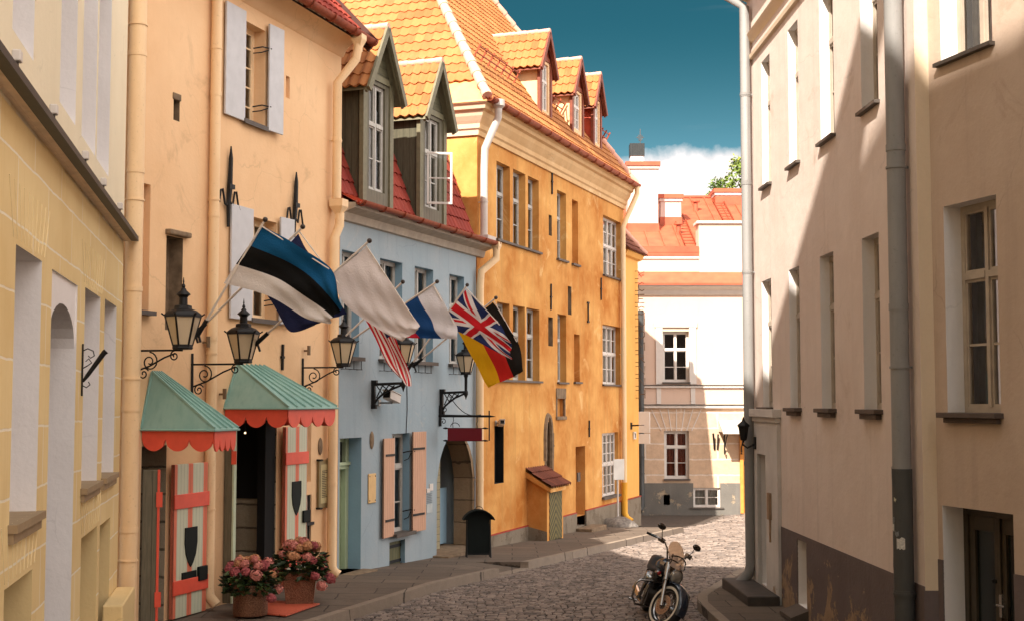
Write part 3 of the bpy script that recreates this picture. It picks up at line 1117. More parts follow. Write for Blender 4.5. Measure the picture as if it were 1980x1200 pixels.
# ------------------------------------------------------------------ peach house with the green canopies
def shutter(parent, hinge, ang, w, z0, z1, mat, side=1, straps=True, name='shutter', thick=.035):
    """board shutter on a vertical hinge at (u, y); ang = opening angle from closed, side=+1 leaf runs to +u when flat open"""
    o = empty('hinge', (hinge[0], hinge[1], 0))
    mb = MB()
    mb.box(0, w * side, -thick, 0, z0, z1) if side > 0 else mb.box(w * side, 0, -thick, 0, z0, z1)
    me = mb.build(name, mat, parent, bevel=.006)
    me.location = (hinge[0], hinge[1], 0); me.rotation_euler = (0, 0, ang)
    bpy.data.objects.remove(o)
    if straps:
        st = MB()
        for k in (.17, .83):
            z = z0 + (z1 - z0) * k
            a, b = (0, w * .86) if side > 0 else (-w * .86, 0)
            st.box(a, b, -thick - .012, -thick - .001, z - .022, z + .022)
        so = st.build('strap_hinge', M['black_iron'], me)
    return me


def peach_house():
    F, L = FP, FP.len
    root = empty('peach_house', F.o, F.th, 'peach plastered house with iron wall anchors and two green canopies over its doors', 'house')
    ze = 9.72
    W1 = op(F, (471, 38), (511, 255), .3); W1['z0'] = F.P(471, 232)[1]
    W2 = op(F, (485, 418), (533, 622), .3); W2['z0'] = F.P(490, 616)[1]
    N1 = op(F, (336, 180), (347, 236), .1, blind=1, mir=1)
    N2 = op(F, (553, 146), (560, 192), .1, blind=1)
    N3 = op(F, (322, 455), (351, 640), .22, blind=1, mir=1)
    N4 = op(F, (270, 352), (287, 602), .3)
    W3 = op(F, (582, 812), (601, 930), .22)
    W4 = op(F, (581, 958), (601, 1095), .12)
    D1 = op(F, (274, 862), (322, 870), .9, mir=2); D1['z0'] = .13
    D2 = op(F, (448, 812), (535, 830), .8, mir=2); D2['z0'] = .12
    mb = MB()
    wall(mb, 0, L, -1, ze, [W1, W2, N1, N2, N3, N4, W3, W4, D1, D2], 0, 0)
    shell(mb, 0, L, -1, ze, 8, 0)
    # gable ends
    mb.poly([(0, 0, ze), (0, 8, ze), (0, 4, ze + 4.6)], 0); mb.poly([(L, 8, ze), (L, 0, ze), (L, 4, ze + 4.6)], 0)
    mb.build('wall', [M['peach'], M['stone'], M['rubble']], root)
    # coved eave
    mb = MB()
    profile_band(mb, [(.02, ze - .28), (-.04, ze - .25), (-.10, ze - .12), (-.22, ze - .02), (-.36, ze + .02), (-.36, ze + .1), (.02, ze + .1)], -.1, L + .02)
    mb.build('cornice', M['peach'], root, smooth=60)
    # tiled roof
    mb, uv = MB(), []
    pit = math.atan2(4.6, 4)
    tiles(mb, uv, (-.2, -.42, ze - .36 + .42), (1, 0, 0), (0, math.cos(pit), math.sin(pit)), L + .5, 6.6)
    mb.build('roof', M['tile_red'], root, smooth=70, uv=uv)
    mb = MB()
    mb.bar((L + .3, -.5, ze - .02), (L + .3, 4, ze + 4.72), .05, .28, 0, (0, -1, 1))
    mb.poly([(-.2, -.45, ze - .06), (L + .3, -.45, ze - .06), (L + .3, 4, ze + 4.62), (-.2, 4, ze + 4.62)])
    mb.poly([(-.2, 8.45, ze - .06), (L + .3, 8.45, ze - .06), (L + .3, 4, ze + 4.62), (-.2, 4, ze + 4.62)])
    mb.build('verge_board', plain('dark_brown_board', S(70, 36, 26), .7), root)
    gutter(root, -.2, L + .28, -.52, ze + .06, .095)
    # windows and their shutters
    w = window(root, W1, y=.2, cols=2, transom=None, bars=(.2, .4, .6, .8), mat=M['cream_paint'], sill=True, curtain='curtain')
    ua, za = F.P(432, 18, -.06); ub, zb = F.P(470, 235, -.06)
    wd = .5
    zt, zb_ = W1['z1'] + .12, W1['z0'] - .04
    shutter(root, (W1['u0'] - .02, -.03), 0, F.P(471, 100)[0] - F.P(433, 100)[0], zb_, zt, M['shutter_grey'], -1, False)
    shutter(root, (W1['u1'] - .0, -.05), R(-4), F.P(541, 150, -.06)[0] - F.P(516, 150, -.06)[0], zb_, zt, M['shutter_grey'], 1, False)
    w2 = window(root, W2, y=.2, cols=2, transom=.6, bars=(.3,), mat=M['cream_paint'], sill=True, curtain='curtain')
    shutter(root, (W2['u0'] - .02, -.03), 0, F.P(485, 500)[0] - F.P(443, 500)[0], W2['z0'] - .04, W2['z1'] + .1, M['shutter_grey'], -1, False)
    shutter(root, (W2['u1'], -.05), R(-4), .42, W2['z0'] - .04, W2['z1'] + .1, M['shutter_grey'], 1, False)
    for o in (W1, W2):
        hk = MB()
        for k in (.2, .8):
            z = o['z0'] + (o['z1'] - o['z0']) * k; hk = MB()
            hk.tube([(o['u1'] - .18, .12, z), (o['u1'] - .12, -.02, z + .03), (o['u1'] + .05, -.09, z + .03)], .012, 5)
            hk.tube([(o['u1'] - .18, .12, z - .08), (o['u1'] - .12, 0, z - .06), (o['u1'] + .04, -.08, z + .02)], .01, 5)
            hk.build('shutter_stay', M['black_iron'], root)
    window(root, W3, y=.1, cols=2, transom=None, bars=(.2, .4, .6, .8), ubars=(.5,), mat=M['white'], fw=.035)
    cd = MB(); cd.box(W4['u0'], W4['u1'], .06, .11, W4['z0'], W4['z1'])
    c4 = cd.build('cellar_hatch', M['white'], root)
    lk = MB()
    zc = (W4['z0'] + W4['z1']) / 2 + .1
    lk.box(W4['u0'] - .1, W4['u1'] + .06, -.03, .05, zc, zc + .05); lk.box(W4['u0'] - .02, W4['u0'] + .12, -.05, -.032, zc - .22, zc - .03)
    lk.tube([(W4['u1'] - .03, .03, W4['z0'] + .02), (W4['u1'] - .03, .03, W4['z1'])], .018, 6)
    lk.build('latch', M['black_iron'], c4)
    # stone fillings of the niches
    mb = MB()
    u0, z1 = F.P(322, 440); u1, z0 = F.P(357, 458)
    mb.box(u0 - .03, u1 + .06, -.09, .1, z0 - .02, z1 - .02)
    mb.build('niche_lintel', M['stone'], root, bevel=.02)
    s = MB(); s.box(N4['u0'] - .1, N4['u1'] + .02, -.12, .25, N4['z0'] - .06, N4['z0']); s.build('sill', M['sill_metal'], root)
    nb = MB(); nb.box(N4['u0'], N4['u1'], .22, .3, N4['z0'], N4['z1']); nb.build('niche_infill', M['peach_recess'], root)
    mb = MB()
    u0, z1 = F.P(334, 178); u1, _ = F.P(349, 200)
    mb.box(u0, u1, -.02, .05, z1 - .10, z1); mb.build('niche_lintel', M['stone'], root, bevel=.015)
    anchor(root, F, 440, 283, 440, 'zig'); anchor(root, F, 567, 333, 462, 'zig')
    anchor(root, F, 544, 665, 715, 'bar')
    # passage behind the two doorways: rubble side walls, dark depth
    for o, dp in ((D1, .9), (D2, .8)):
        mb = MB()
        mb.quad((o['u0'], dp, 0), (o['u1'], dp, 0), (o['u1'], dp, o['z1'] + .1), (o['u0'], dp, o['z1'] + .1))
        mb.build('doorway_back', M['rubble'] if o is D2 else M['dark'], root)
    mb = MB()
    ua = F.P(514, 1000)[0]
    mb.box(ua, D2['u1'] - .005, .02, .16, .1, D2['z1'] - .02)
    mb.build('door_frame', M['dark'], root)
    mb = MB()
    mb.box(D2['u1'] - .05, D2['u1'] - .012, .17, .79, 1.62, D2['z1'] - .02)
    mb.build('side_panel', M['dark'], root)
    mb = MB(); ub, zb2 = F.P(474, 836, .25)
    mb.sphere((ub, .25, zb2), .016, 10, 8); lamp = mb.build('lamp_bulb', M['lamp'], root, smooth=60)
    mb = MB(); mb.tube([(ub, .25, zb2 + .03), (ub, .25, D2['z1'] - .01)], .008, 6); mb.build('lamp_cord', M['black_iron'], lamp)
    # oval medallion, meter boxes and cable
    u, z = F.P(618, 862)
    mb = MB()
    mb.lathe([(.0, .0), (.085, .0), (.095, .012), (.085, .026), (.03, .035), (0, .036)], (0, 0, 0), 20, 0, Matrix.Translation((u, 0, z)) @ Matrix.Diagonal((.8, 1, 1.6, 1)) @ Matrix.Rotation(R(90), 4, 'X'))
    mb.build('medallion', M['stone'], root, smooth=40)
    for px, py in ((392, 662), (588, 678), (424, 762)):
        mb = MB(); u, z = F.P(px, py)
        mb.tube([(u, -.09, z - .07), (u, -.09, z + .09)], .03, 8); mb.box(u - .012, u + .012, -.09, 0, z - .01, z + .02)
        mb.build('spotlight', M['bronze'], root, smooth=40)
    # downpipes
    u, _ = F.P(411, 600, -.1)
    zb = F.P(402, 1140, -.1)[1]
    downpipe(root, [(u, -.10, 9.6), (u, -.10, .48), (u + .0, -.12, .36), (u + .02, -.22, .24)], .078, M['pipe_cream'])
    # corner pipe: hopper under the gutter, jog, lower hopper
    u, _ = F.P(648, 600, -.14)
    z1 = F.P(657, 392, -.14)[1]
    zt = ze + .0
    downpipe(root, [(u + .12, -.50, zt - .16), (u + .1, -.46, zt - .42), (u, -.15, zt - .85), (u, -.15, z1 + .05)], .08, M['pipe_cream'])
    downpipe(root, [(u + .07, -.18, z1 - .2), (u + .07, -.18, z1 - .42), (u - .02, -.12, z1 - .66), (u - .02, -.12, .34), (u, -.16, .24), (u + .03, -.24, .18)], .082, M['pipe_cream'])
    for c, w in (((u + .12, -.50, zt - .2), .15), ((u + .05, -.17, z1 - .22), .18)):
        mb = MB(); mb.lathe([(.075, -.08), (.075, 0), (w, .13), (w, .26), (w * .9, .26), (w * .85, .14)], c, 4, 0, None, R(45))
        mb.build('rain_hopper', M['pipe_cream'], root)
    return dict(W1=W1, W2=W2, D1=D1, D2=D2, root=root)


PEACH = peach_house()


def striped_door(F, hinge_px, foot_y, w, h, ang, label, plate=True):
    u, _ = F.P(*hinge_px)
    y0 = F.W(u, 0, 0).y
    r = empty('board_door', F.W(u, -.06, ground(y0) + PZ + .03), F.th + ang, label, 'door')
    mb = MB(); mb.box(0, w, -.06, 0, 0, h); mb.build('door_leaf', M['stripes'], r, bevel=.006)
    mb = MB()
    for z in (.32, h - .62):
        mb = MB(); mb.box(-.02, w + .02, -.085, -.061, z, z + .20); mb.build('crossbar', M['coral'], r, bevel=.006)
    sh = MB()
    c, zt = w * .5, h - .90
    pts = [(c - .16, zt), (c + .16, zt), (c + .165, zt - .22), (c + .13, zt - .38), (c + .06, zt - .50), (c, zt - .56), (c - .06, zt - .50), (c - .13, zt - .38), (c - .165, zt - .22)]
    sh.prism(pts, lambda p, t: (p[0], t, p[1]), -.075, -.061)
    sh.build('shield_window', M['dark_green'], r)
    if plate:
        p = MB(); p.box(w * .24, w * .66, -.08, -.062, h - 1.66, h - 1.52); p.build('name_plate', M['dark_green'], r)
        p = MB(); p.box(w * .70, w * .96, -.11, -.062, h - 1.68, h - 1.48); p.build('lock_case', M['dark_green'], r, bevel=.01)
    else:
        p = MB(); p.box(w * .78, w * 1.1, -.10, -.062, h - 1.60, h - 1.40); p.build('lock_case', M['dark_green'], r, bevel=.01)
    return r


F = FP
d1 = PEACH['D1']; d2 = PEACH['D2']
zt = F.P(360, 893, -.1)[1]
striped_door(F, (322, 1000), 1195, F.P(394, 1000, -.12)[0] - F.P(322, 1000, -.06)[0], zt - .2, 0, 'pale green and coral striped board door open beside the first canopy, with dark shield and plate')
zt2 = F.P(560, 822, -.1)[1]
striped_door(F, (538, 1000), 1100, F.P(587, 950, -.12)[0] - F.P(538, 950, -.06)[0], zt2 - .2, 0, 'striped coral and green board door behind the flower pots under the second canopy', False)


def edge_leaf(F, px, py, w, h, ang, mat, label, edge):
    """an outer door leaf standing nearly square to the wall, seen on edge"""
    u, _ = F.P(px, py)
    y0 = F.W(u, 0, 0).y
    r = empty('door_leaf', F.W(u, -.02, ground(y0) + PZ + .04), F.th + ang, label, 'door')
    mb = MB(); mb.box(0, w, -.03, .03, 0, h); mb.build('door_panel', mat, r, bevel=.004)
    mb = MB(); mb.box(w + .001, w + .03, -.045, .035, 0, h); mb.build('edge_strip', edge, r)
    mb = MB()
    for z in (.25, h - .5):
        mb = MB(); mb.box(w * .94, w + .07, -.06, -.046, z, z + .2); mb.build('crossbar', M['coral'], r)
    mb = MB()
    for z in (.35, h * .55, h - .4): mb.box(w * .4, w * .7, .031, .05, z, z + .05); mb.tube([(w * .3, .04, z), (w * .3, .09, z + .05), (w * .3, .04, z + .1)], .012, 6)
    mb.build('iron_fitting', M['black_iron'], r)
    return r


pale = plain('pale_green_board', S(186, 200, 172), .6, var=.1)
edge_leaf(F, 272, 1000, .20, F.P(283, 905)[1] - .2, R(-62), M['olive_wood'], 'olive outer door leaf with coral edge standing open left of the first striped door', M['coral'])
edge_leaf(F, 432, 1000, .14, F.P(430, 818)[1] - .3, R(-88), M['olive_wood'], 'pale green door leaf seen on edge between the two canopies', pale)


# ------------------------------------------------------------------ canopies
def canopy(F, wl, fl, fr, top_l, top_r, label):
    """verdigris hipped hood: wl = wall corner of the eave, fl / fr = front corners, top_l.. top_r = ridge on the wall (pixels)"""
    ua, ze = F.P(*wl, 0)
    d, z_ = F.at_u(*fl, ua)
    ub, _ = F.P(*fr, d)
    ut, zt = F.P(*top_l, -.04)
    ut2, _ = F.P(*top_r, -.04)
    r = empty('door_canopy', F.W(ua, 0, ze), F.th, label, 'canopy', 'green canopies on the peach house')
    w, h = ub - ua, zt - ze
    a, b = ut - ua, ut2 - ua
    mb = MB()
    T0, T1 = Vector((a, -.04, h)), Vector((b, -.04, h))
    A, B, C, D = Vector((0, 0, 0)), Vector((0, d, 0)), Vector((w, d, 0)), Vector((w, 0, 0))
    th = Vector((0, 0, -.03))
    mb.poly([B, C, T1, T0]); mb.poly([A, B, T0]); mb.poly([C, D, T1])
    mb.poly([p + th for p in (A, D, C, B)])
    for p, q in ((A, B), (B, C), (C, D)): mb.quad(p + th, q + th, q, p)
    n = max(4, int(w / .24))
    for i in range(n + 1):     # standing seams
        t = i / n
        p, q = B.lerp(C, t), T0.lerp(T1, t)
        mb.bar(p + Vector((0, 0, .012)), q + Vector((0, 0, .012)), .022, .034)
    mb.bar(A + Vector((0, 0, .01)), T0, .025, .03); mb.bar(D, T1, .025, .03)
    mb.tube([A + Vector((-.01, 0, -.015)), B + Vector((-.01, -.01, -.015)), C + Vector((.01, -.01, -.015)), D + Vector((.01, 0, -.015))], .016, 6)
    mb.build('canopy_roof', M['verdigris'], r)
    # scalloped coral valance on three sides
    mb = MB()
    hh = .17

    def side(p, q, k):
        p, q = Vector(p), Vector(q)
        L = (q - p).length
        dr = (q - p).normalized(); nr = Vector((dr.y, -dr.x, 0)) * .012
        top, bot = [], []
        m = k * 12
        for i in range(m + 1):
            t = i / m
            f = (t * k) % 1.0
            c = abs(math.sin(math.pi * f))
            dz = -hh - .13 * c ** .65 if 0 < f < 1 else -hh
            dz += .035 if (f < .05 or f > .95) else 0
            top.append(p + (q - p) * t + Vector((0, 0, -.03))); bot.append(p + (q - p) * t + Vector((0, 0, dz)))
        for i in range(m):
            for s, o in ((1, nr), (-1, -nr)):
                pts = [top[i] + o, top[i + 1] + o, bot[i + 1] + o, bot[i] + o]
                mb.poly(pts if s < 0 else pts[::-1])
            mb.quad(bot[i] + nr, bot[i + 1] + nr, bot[i + 1] - nr, bot[i] - nr)
    i_ = .03
    side((i_, -.01, 0), (i_, d + i_, 0), 3)
    side((i_, d + i_, 0), (w - i_, d + i_, 0), 4 if w < 2 else 6)
    side((w - i_, d + i_, 0), (w - i_, -.01, 0), 3)
    mb.build('valance', M['coral'], r)
    return r


canopy(FP, (272, 828), (415, 827), (461, 823), (294, 719), (311, 722), 'green sheet metal canopy with coral scalloped valance over the first doorway, smaller and nearer')
canopy(FP, (433, 787), (558, 785), (652, 784), (459, 704), (509, 706), 'wider green sheet metal canopy with coral valance above the flower pots')
# ------------------------------------------------------------------ dormers
def dormer(parent, F, wl, wr, bot, apex, el, er, tan_p, ze, fm, cm, tm, om=.2, sidemat=None, winmat=None, d0=None, win=None, open_leaf=False, gm=None):
    """gabled roof dormer measured from the picture: front corners wl, wr, foot bot, gable apex and eave tips el, er"""
    d = d0
    if d is None:
        d = .3
        for _ in range(12):
            u, z = F.P(*bot, d)
            d = max(.12, (z - ze) / tan_p)
            d = min(d, 2)
    u0, u1 = F.P(*wl, d)[0], F.P(*wr, d)[0]
    zb = F.P(*bot, d)[1]
    da = d - om
    uc = (u0 + u1) / 2
    za = F.P(*apex, da)[1]
    hw = abs(F.P(*er, da)[0] - F.P(*el, da)[0]) / 2
    zl = (F.P(*el, da)[1] + F.P(*er, da)[1]) / 2
    k = (za - zl) / hw
    root = empty('dormer', (0, 0, 0), 0, parent=parent)
    zw = za - (u1 - u0) / 2 * k - .02        # wall head under the roof
    depth = lambda z: (z - ze) / tan_p          # where the main roof reaches height z
    # front wall with window opening, gable
    ow = dict(u0=u0 + (u1 - u0) * .2, u1=u1 - (u1 - u0) * .2, z0=zb + .22, z1=zw - .12, r=.12) if win is None else win(u0, u1, zb, zw)
    mb = MB()
    wall(mb, u0, u1, zb - .25, zw, [ow], 0, 0, y=d)
    mb.poly([(u0, d, zw), (u1, d, zw), (uc, d, za - .03)], 1)
    mb.build('dormer_front', [fm, gm or fm], root)
    ck = MB()
    dd = depth(zw) + .3
    for u, s in ((u0, -1), (u1, 1)):
        ck.poly([(u + s * .004, d, zb - .25), (u + s * .004, d, zw), (u + s * .004, dd, zw), (u + s * .004, max(d + .02, depth(zb - .25)), zb - .3)])
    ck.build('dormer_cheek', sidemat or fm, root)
    # corner boards
    cb = MB()
    wt = .075
    for u in (u0, u1):
        cb.box(u - wt, u + wt, d - .035, d + .05, zb - .28, zw)
    cb.box(u0 + wt, u1 - wt, d - .03, d - .002, zw - .04, zw + .08)
    cb.build('corner_board', cm, root)
    # roof
    mb, uv = MB(), []
    L = depth(za) + .35 - da
    sl = math.hypot(hw, za - zl)
    t = .05
    for s in (-1, 1):
        if s < 0:
            O, U, V = Vector((uc - hw, da + L, zl)), Vector((0, -1, 0)), Vector((hw, 0, za - zl)).normalized()
        else:
            O, U, V = Vector((uc + hw, da, zl)), Vector((0, 1, 0)), Vector((-hw, 0, za - zl)).normalized()
        N = U.cross(V)
        nc_ = max(1, round(sl / .3)); nt_ = max(1, round(L / .2))
        tiles(mb, uv, O + N * .04, U, V, L - .01, sl - .01, None, L / nt_, sl / nc_, .02, .028)
    mb.build('dormer_roof', tm, root, smooth=70, uv=uv)
    v = MB()
    dpt = .10
    for s in (-1, 1):
        e, a = Vector((uc + s * (hw + .02), da, zl - .03)), Vector((uc, da, za - .0))
        v.bar(e + Vector((0, -.02, -.02)), a + Vector((0, -.02, -.0)), .05, .13, 0, (0, 0, 1))
        v.bar(e + Vector((0, .04, -.06)), a + Vector((0, .04, -.05)), .05, .07, 0, (0, 0, 1))
        v.quad(e + Vector((0, 0, -.03)), a + Vector((0, 0, -.03)), a + Vector((0, L, -.03)), e + Vector((0, L, -.03)))
    v.build('barge_board', cm, root)
    rd = MB()
    ridge(rd, (uc, da - .03, za + .04), (uc, da + L, za + .04), .075, .33)
    rd.build('ridge_tiles', M['ridge'], root, smooth=60)
    wd = window(root, ow, y=d + .05, cols=2, transom=.62, bars=(.3,), mat=winmat or M['greywhite'], fw=.035, room=False)
    bk = MB(); bk.quad((u0, d + .5, zb), (u1, d + .5, zb), (u1, d + .5, zw), (u0, d + .5, zw)); bk.build('room_back', M['room'], root)
    if open_leaf:
        z0, z1 = ow['z0'] + .05, ow['z0'] + (ow['z1'] - ow['z0']) * .60
        w = (ow['u1'] - ow['u0']) * .55 + .12
        lf = MB()
        for (a, b, c, e) in ((0, .045, z0, z1), (w - .045, w, z0, z1), (.045, w - .045, z0, z0 + .045), (.045, w - .045, z1 - .045, z1), (.045, w - .045, (z0 + z1) / 2 - .012, (z0 + z1) / 2 + .012)):
            lf.box(a, b, -.04, 0, c, e)
        lo = lf.build('open_casement', M['white'], root)
        g = MB(); g.quad((.02, -.02, z0), (w - .02, -.02, z0), (w - .02, -.02, z1), (.02, -.02, z1)); g.build('pane', M['glass'], lo)
        lo.location = (ow['u0'] + .02, d - .03, 0); lo.rotation_euler = (0, 0, R(-62))
    return root


# ------------------------------------------------------------------ pale blue house
def blue_house():
    F, L = FB, FB.len
    root = empty('blue_house', F.o, F.th, 'pale blue plastered house with red tiled roof and two wooden dormers', 'house')
    ze = 6.72
    u = [op(F, (661, 480), (694, 690), .26), op(F, (735, 499), (777, 690), .26), op(F, (802, 514), (837, 702), .26), op(F, (869, 531), (897, 703), .26)]
    zt, zb = sum(o['z1'] for o in u) / 4, F.P(810, 699)[1]
    for o in u: o['z1'] = zt; o['z0'] = zb
    lw = op(F, (758, 838), (791, 1026), .24); lw['z0'] = F.P(758, 1032)[1]
    dr = op(F, (640, 848), (697, 1120), .42); dr['u0'] = .06; dr['z0'] = ground(24.5) + PZ + .02
    ht = op(F, (753, 1048), (783, 1100), .14); ht['z0'] = F.P(755, 1104)[1]
    ar = op(F, (845, 838), (912, 1200), .44, mir=2); ar['z0'] = -1; ar['z1'] = F.P(884, 838)[1]
    mb = MB()
    wall(mb, 0, L, -1, ze, u + [lw, dr, ht, ar], 0, 1)
    shell(mb, 0, L, -1, ze, 8, 0, False, True)
    # pointed head of the portal
    uc, hw = (ar['u0'] + ar['u1']) / 2, (ar['u1'] - ar['u0']) / 2
    zs = F.P(846, 930)[1]
    hz = ar['z1'] - zs
    arc = []
    for i in range(17):
        t = -1 + i / 8
        arc.append((uc + hw * t, zs + hz * (1 - abs(t) ** 2.2) ** .72))
    for a, b in zip(arc, arc[1:]):
        mb.quad((a[0], 0, a[1]), (b[0], 0, b[1]), (b[0], 0, ar['z1']), (a[0], 0, ar['z1']))
        mb.quad((a[0], 0, a[1]), (a[0], .44, a[1]), (b[0], .44, b[1]), (b[0], 0, b[1]), 2)
    mb.build('wall', [M['blue'], M['blue_reveal'], M['portal']], root)
    # worn stone trim on the right jamb
    mb = MB()
    z = -1.0
    rnd = random.Random(5)
    pl = [(ar['u1'] - .0, -1)] + [(a[0], a[1]) for a in arc[:7:-1]]
    tr = []
    for (x0, z0), (x1, z1) in zip(pl, pl[1:]):
        w = rnd.uniform(.10, .2)
        mb.prism([(x0, z0), (x0 + w * .7, z0), (x1 + w * .7, z1), (x1, z1)], lambda p, t: (p[0], t, p[1]), -.02, .05)
    mb.build('portal_jamb', M['portal'], root)
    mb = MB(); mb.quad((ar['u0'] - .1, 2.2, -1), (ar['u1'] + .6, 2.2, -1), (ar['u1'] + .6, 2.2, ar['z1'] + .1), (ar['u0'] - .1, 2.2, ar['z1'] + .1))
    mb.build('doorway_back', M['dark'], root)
    g0 = ground(28.5) + PZ
    mb = MB()
    # open olive leaf with sloping boards, at the left jamb
    diag = boards('olive_sloping_boards', S(156, 146, 116), S(134, 124, 96), .16, 2, vert=False)
    mb.box(0, 1.16, 0, .05, 0, zs + .35 - g0)
    dl = mb.build('door', diag, root, bevel=.01)
    dl.location = (ar['u0'] + .0, .46, g0 + .05); dl.rotation_euler = (0, 0, R(-2))
    mb = MB(); mb.box(ar['u0'] + 1.19, ar['u1'] + .02, .62, .68, g0 + .1, zs - .25); mb.build('inner_panel', M['blue_reveal'], root)
    mb = MB(); mb.box(ar['u0'] - .2, ar['u1'] + .15, -.35, .9, -1, g0 + .06); mb.build('threshold', M['stone'], root, bevel=.02)
    # upper windows
    for o in u:
        window(root, o, y=.16, cols=2, transom=.66, bars=(.3,), mat=M['greywhite'], fw=.05, sill=True, sillmat=M['sill_metal'], sill_out=.1)
    w = window(root, lw, y=.15, cols=2, transom=.66, bars=(.3,), mat=M['greywhite'], fw=.05, sill=True, sill_out=.13)
    zt_, zb_ = lw['z1'] + .02, lw['z0'] - .03
    wd = F.P(757, 940)[0] - F.P(738, 940)[0]
    shutter(root, (lw['u0'] - .01, -.03), R(2), F.P(762, 940, -.05)[0] - F.P(740, 940, -.05)[0], zb_, zt_ - .1, M['pink_shutter'], -1, True)
    shutter(root, (lw['u1'] + .0, -.05), R(-3), F.P(813, 940, -.05)[0] - F.P(790, 940, -.05)[0], zb_, zt_, M['pink_shutter'], 1, True)
    for k in (.2, .8):
        hk = MB(); z = lw['z0'] + (lw['z1'] - lw['z0']) * k
        hk.tube([(lw['u1'] - .1, .1, z), (lw['u1'] - .06, -.03, z + .03), (lw['u1'] + .06, -.09, z + .02)], .013, 5)
        hk.tube([(lw['u1'] - .08, .08, z - .16), (lw['u1'] - .04, 0, z - .12), (lw['u1'] - .03, -.05, z)], .01, 5)
        hk.build('shutter_stay', M['black_iron'], root)
    # rods of old window boxes below the upper sills
    for o in u:
        mb = MB(); z = o['z0'] - .22
        for du in (0, .32, .62):
            mb.tube([(o['u0'] + du, 0, z), (o['u0'] + du, -.10, z), (o['u0'] + du, -.10, z + .16)], .008, 5)
        mb.tube([(o['u0'], -.10, z), (o['u0'] + .66, -.10, z)], .007, 5)
        mb.build('flower_box_bracket', M['black_iron'], root)
    # panelled green door with transom light
    mb = MB()
    a, b, z0, z1 = dr['u0'], dr['u1'], dr['z0'], dr['z1']
    ztr = F.P(670, 905, .3)[1]
    mb.box(a, b, .36, .42, z0, ztr)
    mb.box(a, b, .25, .36, ztr, ztr + .10); mb.box(a, b, .22, .25, ztr + .07, ztr + .13)
    mb.box(a, a + .1, .30, .359, z0, ztr); mb.box(b - .12, b, .26, .359, z0, z1)
    for k0, k1 in ((.06, .30), (.36, .66), (.72, .95)):
        mb.box(a + .2, b - .22, .335, .359, z0 + (ztr - z0) * k0, z0 + (ztr - z0) * k1)
        mb.box(a + .26, b - .28, .32, .334, z0 + (ztr - z0) * k0 + .06, z0 + (ztr - z0) * k1 - .06)
    mb.box(a, b, .30, .36, z1 - .08, z1)
    do = mb.build('door', M['green_door'], root, bevel=.008)
    mb = MB(); mb.quad((a, .34, ztr + .1), (b - .1, .34, ztr + .1), (b - .1, .34, z1 - .08), (a, .34, z1 - .08)); mb.build('transom_light', plain('dark_glass', S(40, 42, 40), .1, spec=.6), do)
    mb = MB()
    for k in (.3, .5, .7):
        mb.tube([(a + (b - a) * k, .325, ztr + .1), (a + (b - a) * k, .325, z1 - .08)], .014, 6)
    for i in range(3):
        c = ((a + b) / 2, .325, ztr + .3 + .2 * i)
        mb.tube([(c[0] + .09 * math.cos(t), c[1], c[2] + .09 * math.sin(t)) for t in [j * math.pi / 6 for j in range(12)]], .01, 5, closed=True)
    mb.build('iron_grille', M['greywhite'], do)
    st = MB(); st.box(a - .1, b + .12, -.3, .36, -.6, z0 - .0); st.build('door_step', M['stone'], root, bevel=.015)
    # cellar hatch
    mb = MB(); mb.box(ht['u0'], ht['u1'], .10, .14, ht['z0'], ht['z1']); h = mb.build('cellar_hatch', boards('moss_boards', S(108, 106, 74), S(84, 84, 58), .12, 0), root)
    mb = MB()
    for k in (.22, .75): mb.box(ht['u0'], ht['u1'], .085, .099, ht['z0'] + (ht['z1'] - ht['z0']) * k, ht['z0'] + (ht['z1'] - ht['z0']) * k + .06)
    mb.build('hinge_strap', M['black_iron'], h)
    # cornice board, gutter
    mb = MB()
    profile_band(mb, [(.02, ze - .26), (-.06, ze - .24), (-.10, ze - .10), (-.30, ze - .03), (-.32, ze + .06), (.02, ze + .08)], .0, L + .35)
    mb.build('cornice', plain('grey_eaves_board', S(168, 156, 140), .7, var=.15), root, smooth=40)
    gutter(root, .0, L + .42, -.38, ze + .10, .085)
    # steep red lower roof, shallow upper roof
    mb, uv = MB(), []
    TP = 2.75
    zk = 9.5
    dk = (zk - ze) / TP
    Vv = Vector((0, 1, TP)).normalized()
    tiles(mb, uv, (0, -.08, ze - .05), (1, 0, 0), Vv, L - .25, (zk - ze) * math.hypot(1, 1 / TP), None, .21, .3)
    mb.build('roof', M['tile_red'], root, smooth=70, uv=uv)
    mb = MB()
    mb.quad((0, -.34, ze + .06), (L + .3, -.34, ze + .06), (L + .3, .12, ze + .30), (0, .12, ze + .30))
    nrib = int(L / .16)
    for i in range(nrib): mb.bar((.1 + i * .16, -.34, ze + .075), (.1 + i * .16, .12, ze + .315), .03, .03)
    mb.build('eaves_sheet', M['roof_red'], root)
    mb = MB()
    mb.quad((0, dk - .1, zk), (L, dk - .1, zk), (L, 5, zk + .7), (0, 5, zk + .7)); mb.quad((0, 5, zk + .7), (L, 5, zk + .7), (L, 8, ze), (0, 8, ze))
    mb.poly([(L, 0, ze), (L, 8, ze), (L, 5, zk + .7), (L, dk, zk)])
    mb.build('upper_roof', M['roof_red'], root)
    mb = MB()
    mb.bar((L - .2, -.02, ze), (L - .2, dk, zk + .05), .26, .08, 0, (0, -1, .4))
    mb.build('verge_flashing', M['roof_red'], root)
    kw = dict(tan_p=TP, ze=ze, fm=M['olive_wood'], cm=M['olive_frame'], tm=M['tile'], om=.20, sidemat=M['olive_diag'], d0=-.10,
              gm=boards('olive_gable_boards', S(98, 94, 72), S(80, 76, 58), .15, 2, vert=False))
    dormer(root, F, (702, 380), (754, 380), (728, 392), (746, 54), (712, 167), (781, 200), **kw)
